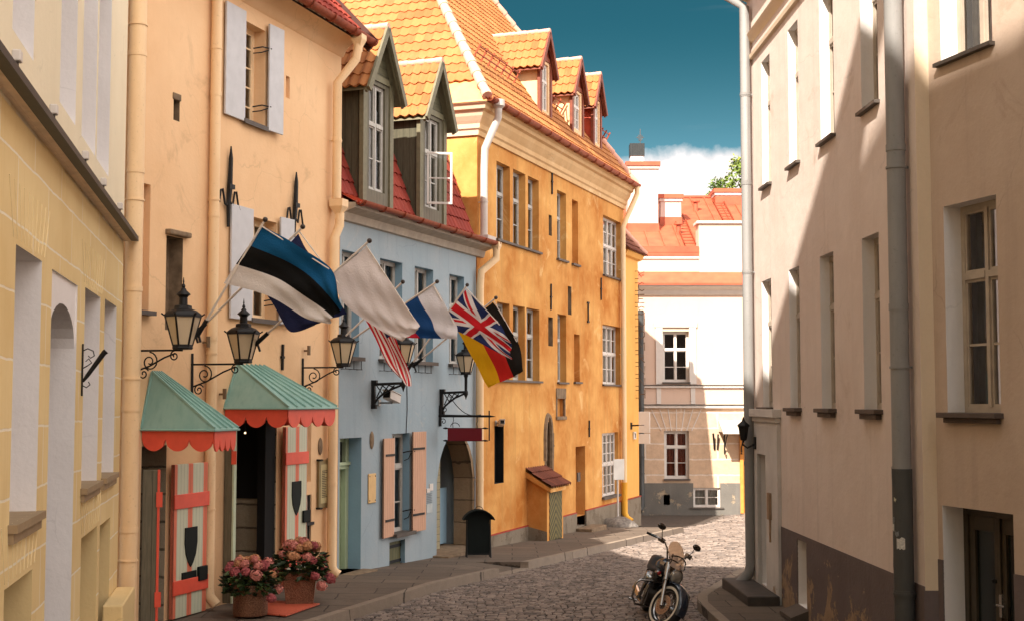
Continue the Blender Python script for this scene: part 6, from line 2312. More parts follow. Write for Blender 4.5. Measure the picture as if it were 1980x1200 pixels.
# small notices beside the portal
r = wall_thing(FB, 830, 960, 'notice', 'small white notices and mailbox slot on the blue wall right of the salmon shutters', 'notice')
mb = MB()
for x0, x1, z0, z1 in ((-.02, .16, .13, .27), (-.16, .0, .10, .18)): mb.box(x0, x1, -.02, -.002, z0, z1)
mb.build('notice_sheet', M['white'], r)
mb = MB(); mb.box(-.16, .14, -.012, -.002, -.32, -.14); mb.build('faint_plate', plain('faint_grey_plate', S(168, 176, 176), .5), r)
mb = MB()
for i in range(6): mb.box(-.14, .12, -.014, -.002, .06 - i * .035, .068 - i * .035)
mb.build('text_line', plain('grey_print', S(110, 116, 118), .8), r)


def cctv(F, mount, body, label, s=1.0, aim=0, group='security cameras'):
    u, z = F.P(*mount)
    d, zb = F.at_u(*body, u)
    r = empty('security_camera', F.W(u, 0, zb), F.th, label, 'camera', group)
    mb = MB(); mb.box(-.05, .05, -.02, 0, z - zb - .06, z - zb + .06); mb.tube([(0, -.02, z - zb), (0, d, z - zb), (0, d, -.06)], .018, 6); mb.build('bracket', plain('grey_metal', S(150, 148, 144), .4, .4), r)
    mb = MB(); Mx = Matrix.Translation((0, d, 0)) @ Matrix.Rotation(aim, 4, 'Z') @ Matrix.Rotation(R(12), 4, 'Y')
    mb.box(-.26 * s, .2 * s, -.085 * s, .085 * s, -.07 * s, .08 * s, 0, Mx); mb.box(-.3 * s, .2 * s, -.10 * s, .10 * s, .08 * s, .10 * s, 0, Mx)
    mb.build('camera_body', M['white'], r, bevel=.012)
    mb = MB(); mb.box(-.265 * s, -.262 * s, -.07 * s, .07 * s, -.055 * s, .06 * s, 0, Mx); mb.build('lens_window', M['dark'], r)


cctv(FB, (733, 778), (759, 768), 'white boxed security camera below the cast iron lantern arm on the blue wall')
cctv(FO, (958, 817), (969, 818), 'slim white security camera over the dark slot in the ochre wall', .7, R(30))

# maroon hanging sign on its iron arm
u, z = FB.P(849, 803)
r = empty('hanging_sign', FB.W(u, 0, z), FB.th, 'blank dark red hanging sign on a long black iron arm above the portal', 'sign')
dl = lambda px, py: (lambda q: Vector((0, q[0], q[1] - z)))(FB.at_u(px, py, u))
mb = MB()
mb.tube([(0, 0, 0), dl(948, 804)], [.03, .022], 8); mb.tube([dl(948, 804), dl(958, 804.5)], [.022, .003], 8)
mb.tube([dl(946, 793), dl(946, 851)], .014, 6); mb.tube([(0, -.03, .22), (0, -.03, -.22)], .03, 8)
mb.tube([(0, -.06, .12)] + [(0, y - .06, zz) for _, y, zz in spiral(-.06, .12, .07, 1.2, 0)], .008, 5); mb.tube([(0, y - .02, zz) for _, y, zz in spiral(-.08, -.12, .07, 1.2, 0)], .008, 5)
for px in (876, 923): mb.tube([dl(px, 804), dl(px + 1, 812), dl(px - 1, 818), dl(px, 826)], .008, 5)
mb.tube([dl(880, 822) + Vector((0, .1 * math.cos(t), .08 * math.sin(t) - .02)) for t in [math.pi * i / 10 for i in range(11)]], .008, 5)
for py in (827, 851):
    mb.tube([dl(857, py), dl(944, py + .3)], .011, 6)
    for px in (862, 938): mb.sphere(dl(px, py), .035, 8, 6, 0, (.5, 1.4, .6))
mb.build('sign_arm', M['black_iron'], r, smooth=50)
a, b, c, d_ = dl(866, 827), dl(932, 827), dl(932, 851.5), dl(866, 851.5)
mb = MB(); t = Vector((.02, 0, 0))
mb.add([a - t, b - t, c - t, d_ - t, a + t, b + t, c + t, d_ + t], [(3, 2, 1, 0), (4, 5, 6, 7), (0, 1, 5, 4), (1, 2, 6, 5), (2, 3, 7, 6), (3, 0, 4, 7)])
mb.build('sign_board', plain('maroon_paint', S(118, 14, 30), .5, var=.06, scale=2), r, bevel=.006)
# slack cable from the last lantern to the sign arm
mb = MB()
p0, p1 = Vector(FB.W(*(lambda q: (u + .02, q[0], q[1]))(FB.at_u(868, 765, u)))), Vector(FB.W(*(lambda q: (u, q[0], q[1]))(FB.at_u(930, 801, u))))
mb.tube([p0.lerp(p1, i / 10) - Vector((0, 0, .16 * math.sin(math.pi * i / 10))) for i in range(11)], .009, 5)
tag(mb.build('slack_cable', M['black_iron']), 'thin slack black cable running from the last lantern arm to the hanging sign', 'cable')

# board with arched lid in front of the portal
g = ground(29.2)
p = on_z(925, 1079, g + PZ)
r = empty('notice_board', p, FB.th - R(62), 'dark green standing notice board with arched black lid before the stone portal', 'notice board')
hw = .27
r.scale = (.86, .86, .84)
mb = MB()
mb.box(-hw, hw, -.03, .03, .09, .98); mb.build('panel', M['dark_green'], r, bevel=.01)
mb = MB()
for x in (-hw - .02, hw + .02): mb.tube([(x, -.14, 0), (x, -.03, .5), (x, 0, 1.0)], .016, 6); mb.tube([(x, .14, 0), (x, .03, .5), (x, 0, 1.0)], .016, 6)
mb.tube([(-hw, -.1, .12), (hw, -.1, .12)], .012, 6)
mb.build('stand', M['black_iron'], r)
mb = MB()
arc = [(.43 * math.sin(t), .80 + .42 * math.cos(t)) for t in [R(-66) + R(132) * i / 14 for i in range(15)]]
arc2 = [(.40 * math.sin(t), .80 + .39 * math.cos(t)) for t in [R(66) - R(132) * i / 14 for i in range(15)]]
mb.prism(arc + arc2, lambda q, t: (q[0], t, q[1]), -.17, .17)
mb.prism([(q[0] * .95, q[1] * .99) for q in arc], lambda q, t: (q[0], t, q[1]), -.03, .03)
mb.tube([(-.10, 0, 1.2), (-.06, 0, 1.27), (-.0, 0, 1.3), (.08, 0, 1.27), (.12, 0, 1.2)], .008, 5)
mb.build('lid', M['dark_green'], r, smooth=40)

# boulder at the foot of the yellow pipe
p = on_z(1196, 1022, ground(42) + PZ)
mb = MB(); mb.sphere((0, 0, 0), 1, 18, 10)
rnd = random.Random(9)
mb.v = [(x * .55 * (1 + .12 * math.sin(3 * y + 1)), y * .42, max(-.05, z * .36 + .03 * math.sin(7 * x + 5 * y))) for x, y, z in mb.v]
o = mb.build('boulder', plain('granite_boulder', S(124, 116, 108), .9, var=.4, scale=14, bump=.5), smooth=80)
o.location = p
tag(o, 'low grey granite boulder at the foot of the yellow downpipe', 'boulder')

# sign boards seen at a slant near the far corner
u, z = FO.P(1194, 906, -.25)
r = empty('street_sign', FO.W(u, -.25, z), FO.th, 'white sign board on a thin white post before the ochre house', 'sign')
gz = ground(42) + PZ - z
mb = MB(); mb.tube([(0, 0, gz), (0, 0, .3)], .03, 8); mb.build('post', M['white'], r)
mb = MB(); Mx = Matrix.Rotation(R(-52), 4, 'Z'); mb.box(-.15, .20, -.05, -.032, -.32, .30, 0, Mx); mb.build('sign_board', plain('white_sign_back', S(222, 220, 214), .4, var=.08, scale=3), r, bevel=.01)
mb = MB(); mb.box(-.05, .06, -.031, -.006, -.18, -.15, 0, Mx); mb.box(-.05, .06, -.031, -.006, .12, .15, 0, Mx); mb.build('clamp', M['sill_metal'], r)
u, z = FO.P(1222, 822, 0)
r = empty('street_sign', FO.W(u, 0, z), FO.th, 'two white sign plates on a wall arm at the ochre annex corner', 'sign')
q = lambda px, py: (lambda a: (0, a[0], a[1] - z))(FO.at_u(px, py, u))
mb = MB(); mb.tube([(0, .04, 0), q(1246, 821)], .025, 6); mb.box(-.05, .05, .0, .04, -.12, .1); mb.build('sign_arm', M['black_iron'], r)
mb = MB()
for y0, y1 in ((795, 836), (838, 857)):
    a, b = q(1235, y0), q(1257, y1)
    mb.box(-.02, .02, b[1], a[1], b[2], a[2])
mb.build('sign_plate', plain('white_plate', S(224, 220, 216), .4, var=.06, scale=3), r, bevel=.01)
mb = MB()
u2, z2 = FO.P(1227, 840); r2 = wall_thing(FO, 1228, 841, 'house_number', 'tiny white house number plate on the ochre annex', 'plaque')
mb.box(-.16, .16, -.0, .035, -.12, .12); mb.build('plate', M['white'], r2)
mb = MB(); mb.tube([(-.05, -.004, .06), (.05, -.004, .06), (.0, -.004, -.07)], .014, 5); mb.build('numeral', M['dark'], r2)

# iron letters set one under the other, standing out from the corner of the annex
STROKES = {'star': [[(.0, .9), (.5, .2), (1, .9), (.0, .45), (1, .45)]], 'C': [[(1, .85), (.6, 1), (.1, .8), (.0, .5), (.1, .2), (.6, 0), (1, .15)]], 'E': [[(1, 1), (0, 1), (0, 0), (1, 0)], [(0, .5), (.8, .5)]],
           'S': [[(1, .85), (.5, 1), (0, .8), (.2, .55), (.8, .45), (1, .2), (.5, 0), (0, .15)]], 'U': [[(0, 1), (0, .25), (.5, 0), (1, .25), (1, 1)]], 'O': [[(.5, 0), (0, .3), (0, .7), (.5, 1), (1, .7), (1, .3), (.5, 0)]],
           'M': [[(0, 0), (0, 1), (.5, .4), (1, 1), (1, 0)]], 'R': [[(0, 0), (0, 1), (.8, .9), (.8, .6), (0, .5)], [(.3, .5), (1, 0)]], 'A': [[(0, 0), (.5, 1), (1, 0)], [(.2, .4), (.8, .4)]], 'N': [[(0, 0), (0, 1), (1, 0), (1, 1)]], 'H': [[(0, 0), (0, 1)], [(1, 0), (1, 1)], [(0, .5), (1, .5)]]}
seq = ['star', 'C', 'E', 'S', 'U', 'O', 'M', 'R', 'N', 'N', 'H']
u, zt = FO.P(1230, 520, .0); _, zb = FO.P(1230, 772, .0)
r = empty('letter_sign', FO.W(u, 0, zb), FO.th, 'column of black iron letters standing out from the corner of the ochre annex', 'sign', None)
H = (zt - zb) / len(seq)
mb = MB()
for i, k in enumerate(seq):
    z0 = zt - zb - (i + 1) * H
    for st in STROKES[k]:
        mb.tube([(0, -.07 - .20 * x, z0 + H * (.12 + .7 * y)) for x, y in st], .015, 5)
    for y in (.15, .8): mb.tube([(0, .04, z0 + H * y), (0, -.09, z0 + H * y)], .011, 5)
mb.build('iron_letters', plain('brown_iron', S(92, 66, 44), .6, .2), r)

# lantern by the white door surround on the right
u, z = FR.P(1468, 832)
r = empty('wall_lantern', FR.W(u, 0, z), FR.th, 'small black lantern beside the white door surround on the beige house', 'lantern')
mb = MB(); mb.lathe([(.0, -.17), (.05, -.15), (.06, -.12), (.09, .06), (.11, .08), (.10, .10), (.03, .16), (.02, .19), (.0, .24)], (0, -.26, 0), 6); mb.build('lantern_frame', M['black_iron'], r)
mb = MB(); mb.lathe([(.055, -.11), (.084, .055)], (0, -.26, 0), 6, 0, None, R(6)); mb.build('pane', plain('smoky_glass', S(70, 66, 58), .15), r)
mb = MB(); mb.box(-.05, .05, -.085, -.06, -.30, -.1); mb.tube([(0, -.08, -.22), (0, -.2, -.28), (0, -.28, -.22), (0, -.26, -.16)], .016, 6); mb.build('bracket', M['black_iron'], r)


# ------------------------------------------------------------------ potted hydrangeas and the door mat
leaf_m = [plain('leaf_dark', S(40, 58, 30), .5, var=.3, scale=20), plain('leaf_mid', S(66, 82, 40), .5, var=.3, scale=20)]
bl_m = [plain('bloom_pink', S(196, 124, 112), .8, var=.3, scale=40), plain('bloom_rose', S(160, 80, 82), .8, var=.3, scale=40), plain('bloom_buff', S(190, 136, 96), .8, var=.25, scale=40)]
pot_m = None


def hammered():
    t = NT('hammered_copper_pot')
    v = t.n('TexVoronoi'); v.inputs['Scale'].default_value = 60; t.L.new(t.tc.outputs['Object'], v.inputs['Vector'])
    f = t.noise(4, 5)
    col = t.mix(t.ramp(f, .3, .7), S(124, 82, 62), S(88, 58, 46))
    col = t.mix(t.math('MULTIPLY', t.ramp(v.outputs['Distance'], .3, .6), .4), col, S(176, 132, 100))
    t.bump(v.outputs['Distance'], .6, .01)
    return t.done(col, .5, .35, .4)


pot_m = hammered()


def bloom(mb, c, rad, rnd, mi):
    for _ in range(85):
        d = Vector((rnd.gauss(0, 1), rnd.gauss(0, 1), rnd.gauss(0, 1)))
        d.normalize()
        if d.z < -.5: continue
        p = Vector(c) + d * rad * rnd.uniform(.82, 1.05)
        a = d.orthogonal().normalized(); b = d.cross(a)
        th = rnd.uniform(0, 6.28); a, b = a * math.cos(th) + b * math.sin(th), b * math.cos(th) - a * math.sin(th)
        s = rad * rnd.uniform(.20, .32)
        mb.add([p + a * s, p + b * s + d * s * .3, p - a * s, p - b * s + d * s * .3], [(0, 1, 2, 3)], mi)
    mb.sphere(c, rad * .8, 8, 6, mi)


def hydrangea(base_px, kind, rx, h, top, n, label, seed, spill=0):
    p = on_z(base_px[0], base_px[1], PZ + .03)
    r = empty('potted_hydrangea', p, R(12), label, 'potted plant')
    mb = MB()
    if kind == 'round':
        mb.lathe([(rx * .96, 0), (rx, .02), (rx, h), (rx * 1.04, h + .01), (rx * 1.04, h + .035), (rx * .93, h + .035), (rx * .93, h - .05), (.02, h - .05)], (0, 0, 0), 28)
    else:
        mb.lathe([(rx * 1.15, 0), (rx * 1.38, h), (rx * 1.40, h + .02), (rx * 1.28, h + .02), (rx * 1.25, h - .05), (.02, h - .05)], (0, 0, 0), 4, 0, None, R(40))
    mb.build('pot', pot_m, r, smooth=40)
    rnd = random.Random(seed)
    lf = MB()
    for _ in range(320):
        a, rr = rnd.uniform(0, 6.28), math.sqrt(rnd.random()) * rx * 1.45
        z = h + rnd.uniform(-.10, top) * (1 - .35 * (rr / rx / 1.45) ** 2)
        c = Vector((rr * math.cos(a), rr * math.sin(a), z))
        d = Vector((math.cos(a + rnd.uniform(-.8, .8)), math.sin(a + rnd.uniform(-.8, .8)), rnd.uniform(-.5, .5))).normalized()
        s = d.cross(Vector((0, 0, 1))).normalized()
        L, w = rnd.uniform(.09, .16), rnd.uniform(.035, .06)
        up = s.cross(d) * .02
        lf.add([c, c + d * L * .45 + s * w + up, c + d * L, c + d * L * .45 - s * w + up, c + d * L * .5 - up], [(0, 1, 4), (1, 2, 4), (2, 3, 4), (3, 0, 4)], rnd.choice((0, 0, 1)))
    for _ in range(16):
        a = rnd.uniform(0, 6.28); rr = rx * rnd.uniform(.3, 1.2)
        lf.tube([(0.05 * math.cos(a), .05 * math.sin(a), h - .05), (rr * .5 * math.cos(a), rr * .5 * math.sin(a), h + top * .5), (rr * math.cos(a), rr * math.sin(a), h + top * .8)], .007, 4)
    lf.build('foliage', leaf_m, r)
    for i in range(n):
        a = 2 * math.pi * i / n * 2.4 + rnd.uniform(-.3, .3)
        t = (i + .5) / n
        rr = rx * 1.5 * math.sqrt(t)
        z = h + top * (1.02 - .75 * t * t) + rnd.uniform(-.03, .03)
        if spill and i >= n - spill: rr = rx * rnd.uniform(1.5, 2.0); z = h - rnd.uniform(.0, .22); a = rnd.uniform(-1.4, .6) 
        b = MB()
        bloom(b, (rr * math.cos(a), rr * math.sin(a), z), rnd.uniform(.062, .092), rnd, 0)
        b.build('bloom', rnd.choice(bl_m), r)
    return r


hydrangea((484, 1187), 'round', .245, .40, .34, 24, 'pink hydrangea in a round hammered copper pot beside the open door leaf', 4, 2)
hydrangea((580, 1163), 'square', .25, .44, .42, 32, 'pink hydrangea in a square tapered copper tub before the striped door', 8, 4)
mb = MB()
q = [on_z(x, y, PZ + .035) for x, y in ((510, 1184), (553, 1188), (618, 1165), (512, 1158))]
mb.add([tuple(v) for v in q] + [(v.x, v.y, v.z - .02) for v in q], [(0, 1, 2, 3), (0, 4, 5, 1), (1, 5, 6, 2), (2, 6, 7, 3), (3, 7, 4, 0)])
tag(mb.build('door_mat', boards('coral_mat', S(208, 104, 76), S(184, 84, 62), .12, 1)), 'coral red striped mat lying between the two flower pots', 'mat')


# ------------------------------------------------------------------ motorcycle
def motorcycle():
    p = on_z(1270, 1214, 0.0)
    HEAD, LEAN, STEER, RAKE = R(180), R(-15), R(33), R(29)
    root = empty('motorcycle', p, 0, 'black cruiser motorcycle with tinted windscreen leaning on its stand by the right kerb', 'motorcycle')
    root.rotation_mode = 'QUATERNION'
    root.rotation_quaternion = (Matrix.Rotation(HEAD, 3, 'Z') @ Matrix.Rotation(LEAN, 3, 'Y')).to_quaternion()
    chrome = plain('chrome', S(150, 148, 146), .2, 1.0, var=.1)
    black = plain('black_lacquer', S(14, 15, 18), .16, 0, var=.1, spec=.7)
    rubber = plain('tyre_rubber', S(24, 23, 22), .8, var=.2, scale=30)
    dark = plain('engine_grey', S(58, 54, 50), .45, .6, var=.3, scale=12)
    blued = plain('blue_black_paint', S(22, 34, 48), .18, 0, var=.1, spec=.7)
    red = plain('red_lens', S(150, 18, 22), .2, var=.1)
    RW = .335
    # steering: rotate about the raked axis through the head
    hd = Vector((0, -.40, .80))
    ax = Vector((0, -math.sin(RAKE), math.cos(RAKE)))
    St = Matrix.Translation(hd) @ Matrix.Rotation(STEER, 4, ax) @ Matrix.Translation(-hd)

    def xf(mb, Mx):
        mb.v = [tuple(Mx @ Vector(v)) for v in mb.v]; return mb

    def wheel(name, c, Mx, disc_side):
        ry = Matrix.Translation(c) @ Matrix.Rotation(R(90), 4, 'Y')
        prof = [(RW - .11, -.05), (RW - .075, -.068), (RW - .03, -.066), (RW - .008, -.045), (RW, -.02), (RW, .02), (RW - .008, .045), (RW - .03, .066), (RW - .075, .068), (RW - .11, .05)]
        w = MB()
        k = len(prof); n = 40
        vs = [ry @ Vector((r * math.cos(2 * math.pi * j / n), r * math.sin(2 * math.pi * j / n), x)) for r, x in prof for j in range(n)]
        w.add(vs, [(i * n + j, i * n + (j + 1) % n, ((i + 1) % k) * n + (j + 1) % n, ((i + 1) % k) * n + j) for i in range(k) for j in range(n)])
        root_w = xf(w, Mx).build(name, rubber, root, smooth=50)
        w = MB()
        for s in (-1, 1):      # pale side wall band and chrome rim
            vs = [ry @ Vector((r * math.cos(2 * math.pi * j / n), r * math.sin(2 * math.pi * j / n), s * x)) for r, x in ((RW - .085, .069), (RW - .05, .0705)) for j in range(n)]
            w.add(vs, [(j, (j + 1) % n, n + (j + 1) % n, n + j) for j in range(n)])
        xf(w, Mx).build('white_wall', plain('white_wall_rubber', S(196, 186, 168), .7), root_w)
        w = MB()
        prof = [(RW - .105, -.052), (RW - .12, -.045), (RW - .135, -.02), (RW - .135, .02), (RW - .12, .045), (RW - .105, .052)]
        vs = [ry @ Vector((r * math.cos(2 * math.pi * j / n), r * math.sin(2 * math.pi * j / n), x)) for r, x in prof for j in range(n)]
        w.add(vs, [(i * n + j, i * n + (j + 1) % n, (i + 1) * n + (j + 1) % n, (i + 1) * n + j) for i in range(5) for j in range(n)])
        w.lathe([(.03, -.075), (.05, -.06), (.03, -.04), (.03, .04), (.05, .06), (.03, .075)], (0, 0, 0), 14, 0, ry)
        for j in range(30):
            a = 2 * math.pi * j / 30; b = a + (.5 if j % 2 else -.5); s = .05 if (j // 2) % 2 else -.05
            w.tube([ry @ Vector((.045 * math.cos(b), .045 * math.sin(b), s)), ry @ Vector(((RW - .13) * math.cos(a), (RW - .13) * math.sin(a), 0))], .0035, 4)
        xf(w, Mx).build('rim', chrome, root_w, smooth=40)
        w = MB()
        x0 = disc_side * .085
        m = 20
        for j in range(m):      # drilled brake disc
            a0, a1 = 2 * math.pi * j / m, 2 * math.pi * (j + .62) / m; a2 = 2 * math.pi * (j + 1) / m
            P = lambda r, a, x: ry @ Vector((r * math.cos(a), r * math.sin(a), x))
            for x in (x0 - .003, x0 + .003):
                w.quad(P(.07, a0, x), P(.145, a0, x), P(.145, a1, x), P(.07, a1, x))
                w.quad(P(.07, a1, x), P(.095, a1, x), P(.095, a2, x), P(.07, a2, x)); w.quad(P(.122, a1, x), P(.145, a1, x), P(.145, a2, x), P(.122, a2, x))
        xf(w, Mx).build('brake_disc', plain('brake_steel', S(176, 150, 128), .35, .8), root_w)
        return root_w

    I = Matrix.Identity(4)
    fa, ra = Vector((0, 0, RW)), Vector((0, -1.62, RW))
    wheel('front_wheel', fa, St, 1)
    wheel('rear_wheel', ra, I, -1)
    # fork
    mb = MB()
    for s in (-1, 1):
        b = fa + Vector((s * .115, 0, 0)); t = b + ax * .62 + Vector((0, .03, 0))
        mb.tube([b - ax * .03, b + ax * .30], .031, 10); mb.tube([b + ax * .29, t], .024, 10)
    xf(mb, St).build('fork', chrome, root, smooth=50)
    mb = MB()
    for s in (-1, 1):
        b = fa + Vector((s * .115, 0, 0)) + ax * .36; mb.tube([b, b + ax * .27], .042, 10)
    mb.box(-.15, .15, -.45, -.34, .82, .87); mb.box(-.15, .15, -.38, -.27, .66, .70)
    xf(mb, St).build('fork_cover', chrome, root, smooth=50)
    # front mudguard
    mb = MB()
    n, k = 18, 8
    vs = []
    for i in range(n + 1):
        a = R(-5) + R(165) * i / n
        for j in range(k + 1):
            b = R(-78) + R(156) * j / k
            rr = RW + .035 - .055 * (1 - math.cos(b))
            vs.append((.092 * math.sin(b), rr * math.cos(a), RW + rr * math.sin(a)))
    mb.add(vs, [(i * (k + 1) + j, i * (k + 1) + j + 1, (i + 1) * (k + 1) + j + 1, (i + 1) * (k + 1) + j) for i in range(n) for j in range(k)])
    xf(mb, St).build('front_mudguard', blued, root, smooth=60)
    mb = MB()
    vs = []
    for i in range(n + 1):
        a = R(20) + R(150) * i / n
        for j in range(k + 1):
            b = R(-80) + R(160) * j / k
            rr = RW + .05 - .08 * (1 - math.cos(b))
            vs.append((.115 * math.sin(b), -1.62 + rr * math.cos(a), RW + rr * math.sin(a)))
    mb.add(vs, [(i * (k + 1) + j, i * (k + 1) + j + 1, (i + 1) * (k + 1) + j + 1, (i + 1) * (k + 1) + j) for i in range(n) for j in range(k)])
    mb.build('rear_mudguard', black, root, smooth=60)
    # headlight
    hl = Vector((0, -.16, .765))
    rx = Matrix.Translation(hl) @ Matrix.Rotation(R(-90), 4, 'X') @ Matrix.Rotation(R(180), 4, 'Z')
    mb = MB(); mb.lathe([(.0, -.15), (.05, -.14), (.085, -.10), (.102, -.03), (.105, .0), (.112, .005), (.112, .022), (.10, .03), (.096, .02)], (0, 0, 0), 24, 0, rx); h = xf(mb, St).build('headlight', chrome, root, smooth=50)
    mb = MB(); mb.lathe([(.098, .016), (.085, .03), (.05, .042), (.0, .047)], (0, 0, 0), 24, 0, rx); xf(mb, St).build('lens', plain('headlight_glass', S(176, 172, 164), .08, .5, spec=.8), h, smooth=60)
    mb = MB(); mb.lathe([(.0, -.05), (.04, -.05), (.06, .0), (.0, .02)], (0, 0, 0), 14, 0, rx @ Matrix.Translation((0, 0, .03)) @ Matrix.Scale(.6, 4)); xf(mb, St).build('bulb_reflector', chrome, h, smooth=50)
    # handlebar, grips, levers, clocks
    mb = MB()
    for s in (-1, 1):
        mb.tube([(0, -.42, .90), (s * .08, -.42, .92), (s * .17, -.43, 1.06), (s * .26, -.46, 1.13), (s * .36, -.56, 1.125), (s * .44, -.64, 1.11)], .0135, 8)
        mb.box(s * .28 - .04, s * .28 + .04, -.53, -.46, 1.09, 1.155)
        mb.tube([(s * .28, -.46, 1.14), (s * .36, -.50, 1.13), (s * .44, -.58, 1.12)], .007, 6)
        mb.tube([(s * .22, -.44, 1.09), (s * .14, -.36, 1.0), (s * .06, -.3, .85)], .008, 6)
    hb = xf(mb, St).build('handlebar', chrome, root, smooth=50)
    mb = MB()
    for s in (-1, 1): mb.tube([(s * .345, -.545, 1.126), (s * .455, -.655, 1.108)], .019, 10)
    xf(mb, St).build('grip', rubber, hb, smooth=50)
    mb = MB(); mb.lathe([(.06, -.04), (.068, .03), (.06, .045), (.0, .05)], (0, 0, 0), 18, 0, Matrix.Translation((0, -.40, .97)) @ Matrix.Rotation(R(35), 4, 'X')); xf(mb, St).build('clock', chrome, hb, smooth=50)
    for s in (-1, 1):
        mb = MB()
        mb.tube([(s * .28, -.50, 1.14), (s * .32, -.50, 1.20), (s * .34, -.53, 1.27)], .007, 6)
        m = xf(mb, St).build('mirror', chrome, root, smooth=50)
        mb = MB(); mb.sphere((s * .37, -.53, 1.295), .075, 14, 10, 0, (1.05, .42, .62)); xf(mb, St).build('mirror_shell', plain('mirror_black_chrome', S(96, 92, 88), .15, .9), m, smooth=60)
    # windscreen: curved amber sheet on two stays
    mb = MB()
    n, k = 12, 14
    vs = []
    for i in range(n + 1):
        t = i / n
        hw = .20 * (1 - abs(2 * t * .92 - .72) ** 3.2 * .75)
        hw = .165 * math.sqrt(max(.02, 1 - max(0, (t - .5) / .5) ** 2.4)) * (.82 + .18 * min(1, t / .4))
        for j in range(k + 1):
            x = hw * (2 * j / k - 1)
            vs.append((x, -.20 - .30 * t - 1.4 * x * x, .86 + .36 * t))
    f = [(i * (k + 1) + j, i * (k + 1) + j + 1, (i + 1) * (k + 1) + j + 1, (i + 1) * (k + 1) + j) for i in range(n) for j in range(k)]
    mb.add(vs, f)
    amb = glass('amber_screen', (.80, .56, .36, 1), .6)
    o = xf(mb, St).build('windscreen', amb, root, smooth=80)
    mb = MB()
    for s in (-1, 1):
        mb.tube([(s * .12, -.30, .80), (s * .14, -.24, .92), (s * .13, -.30, 1.03)], .009, 6)
    mb.tube([(-.15, -.285, .99), (-.08, -.265, 1.03), (0, -.262, 1.045), (.08, -.265, 1.03), (.15, -.285, .99)], .009, 6)
    xf(mb, St).build('screen_stay', black, o, smooth=50)
    # indicators
    for s in (-1, 1):
        mb = MB(); mb.tube([(s * .12, -.28, .70), (s * .20, -.28, .69)], .01, 6); mb.lathe([(.0, -.05), (.03, -.045), (.036, .0), (.03, .02)], (0, 0, 0), 12, 0, Matrix.Translation((s * .22, -.27, .69)) @ Matrix.Rotation(R(-90), 4, 'X')); i_ = xf(mb, St).build('indicator', chrome, root, smooth=50)
        mb = MB(); mb.lathe([(.031, .02), (.024, .034), (.0, .04)], (0, 0, 0), 12, 0, Matrix.Translation((s * .22, -.27, .69)) @ Matrix.Rotation(R(-90), 4, 'X')); xf(mb, St).build('lens', red, i_, smooth=50)
    # tank, seat, frame
    mb = MB()
    secs = [(-.42, .05, .06, .80), (-.50, .12, .10, .82), (-.62, .155, .125, .82), (-.78, .15, .12, .80), (-.92, .10, .09, .75), (-1.0, .05, .05, .71)]
    n = 18
    vs = []
    for y, hw, hh, zc in secs:
        for j in range(n):
            a = 2 * math.pi * j / n
            vs.append((hw * math.cos(a) * (1 if math.sin(a) < 0 else .96), y, zc + hh * math.sin(a)))
    mb.add(vs, [(i * n + j, i * n + (j + 1) % n, (i + 1) * n + (j + 1) % n, (i + 1) * n + j) for i in range(len(secs) - 1) for j in range(n)] + [tuple(range(n)), tuple(range((len(secs) - 1) * n, len(secs) * n))])
    mb.build('fuel_tank', blued, root, smooth=70)
    mb = MB()
    secs = [(-.95, .10, .05, .70), (-1.10, .16, .065, .68), (-1.30, .19, .075, .69), (-1.42, .17, .09, .74), (-1.60, .13, .07, .80), (-1.85, .09, .05, .80)]
    vs = []
    for y, hw, hh, zc in secs:
        for j in range(n):
            a = 2 * math.pi * j / n
            vs.append((hw * math.cos(a), y, zc + hh * math.sin(a)))
    mb.add(vs, [(i * n + j, i * n + (j + 1) % n, (i + 1) * n + (j + 1) % n, (i + 1) * n + j) for i in range(len(secs) - 1) for j in range(n)] + [tuple(range(n)), tuple(range((len(secs) - 1) * n, len(secs) * n))])
    mb.build('seat', plain('black_leather', S(28, 26, 24), .5, var=.2, scale=20), root, smooth=70)
    mb = MB()
    mb.tube([(0, -.40, .84), (0, -.55, .74), (0, -1.2, .62), (0, -1.5, .62)], .028, 8); mb.tube([(0, -.41, .74), (0, -.46, .45), (.0, -.55, .25), (0, -1.2, .22), (0, -1.3, .55)], .028, 8)
    for s in (-1, 1): mb.tube([(s * .10, -1.2, .33), (s * .13, -1.62, RW)], .026, 8); mb.tube([(s * .12, -1.3, .62), (s * .13, -1.62, RW)], .022, 8)
    mb.build('frame', black, root, smooth=50)
    # twin engine with finned barrels
    mb = MB()
    mb.lathe([(.10, -.17), (.16, -.16), (.17, 0), (.16, .16), (.10, .17)], (0, 0, 0), 18, 0, Matrix.Translation((0, -.80, .36)) @ Matrix.Rotation(R(90), 4, 'Y'))
    for ang in (-24, 24):
        Mx = Matrix.Translation((0, -.80, .36)) @ Matrix.Rotation(R(-ang), 4, 'X')
        mb.lathe([(.085, .1), (.085, .36)], (0, 0, 0), 14, 0, Mx)
        for i in range(7): mb.box(-.11, .11, -.10, .10, .16 + i * .028, .172 + i * .028, 0, Mx)
        mb.box(-.09, .09, -.08, .08, .36, .42, 0, Mx)
    mb.build('engine', dark, root, bevel=0)
    mb = MB()
    mb.tube([(.14, -.66, .56), (.20, -.52, .50), (.22, -.52, .32), (.20, -.75, .20), (.20, -1.3, .20), (.20, -1.5, .21)], .026, 10); mb.tube([(.20, -1.2, .22), (.20, -1.95, .26)], [.042, .05], 12)
    mb.tube([(.14, -.95, .56), (.21, -.92, .45), (.22, -1.0, .30), (.20, -1.3, .28)], .026, 10)
    mb.build('exhaust', chrome, root, smooth=50)
    mb = MB()      # round air cleaner cover on the right
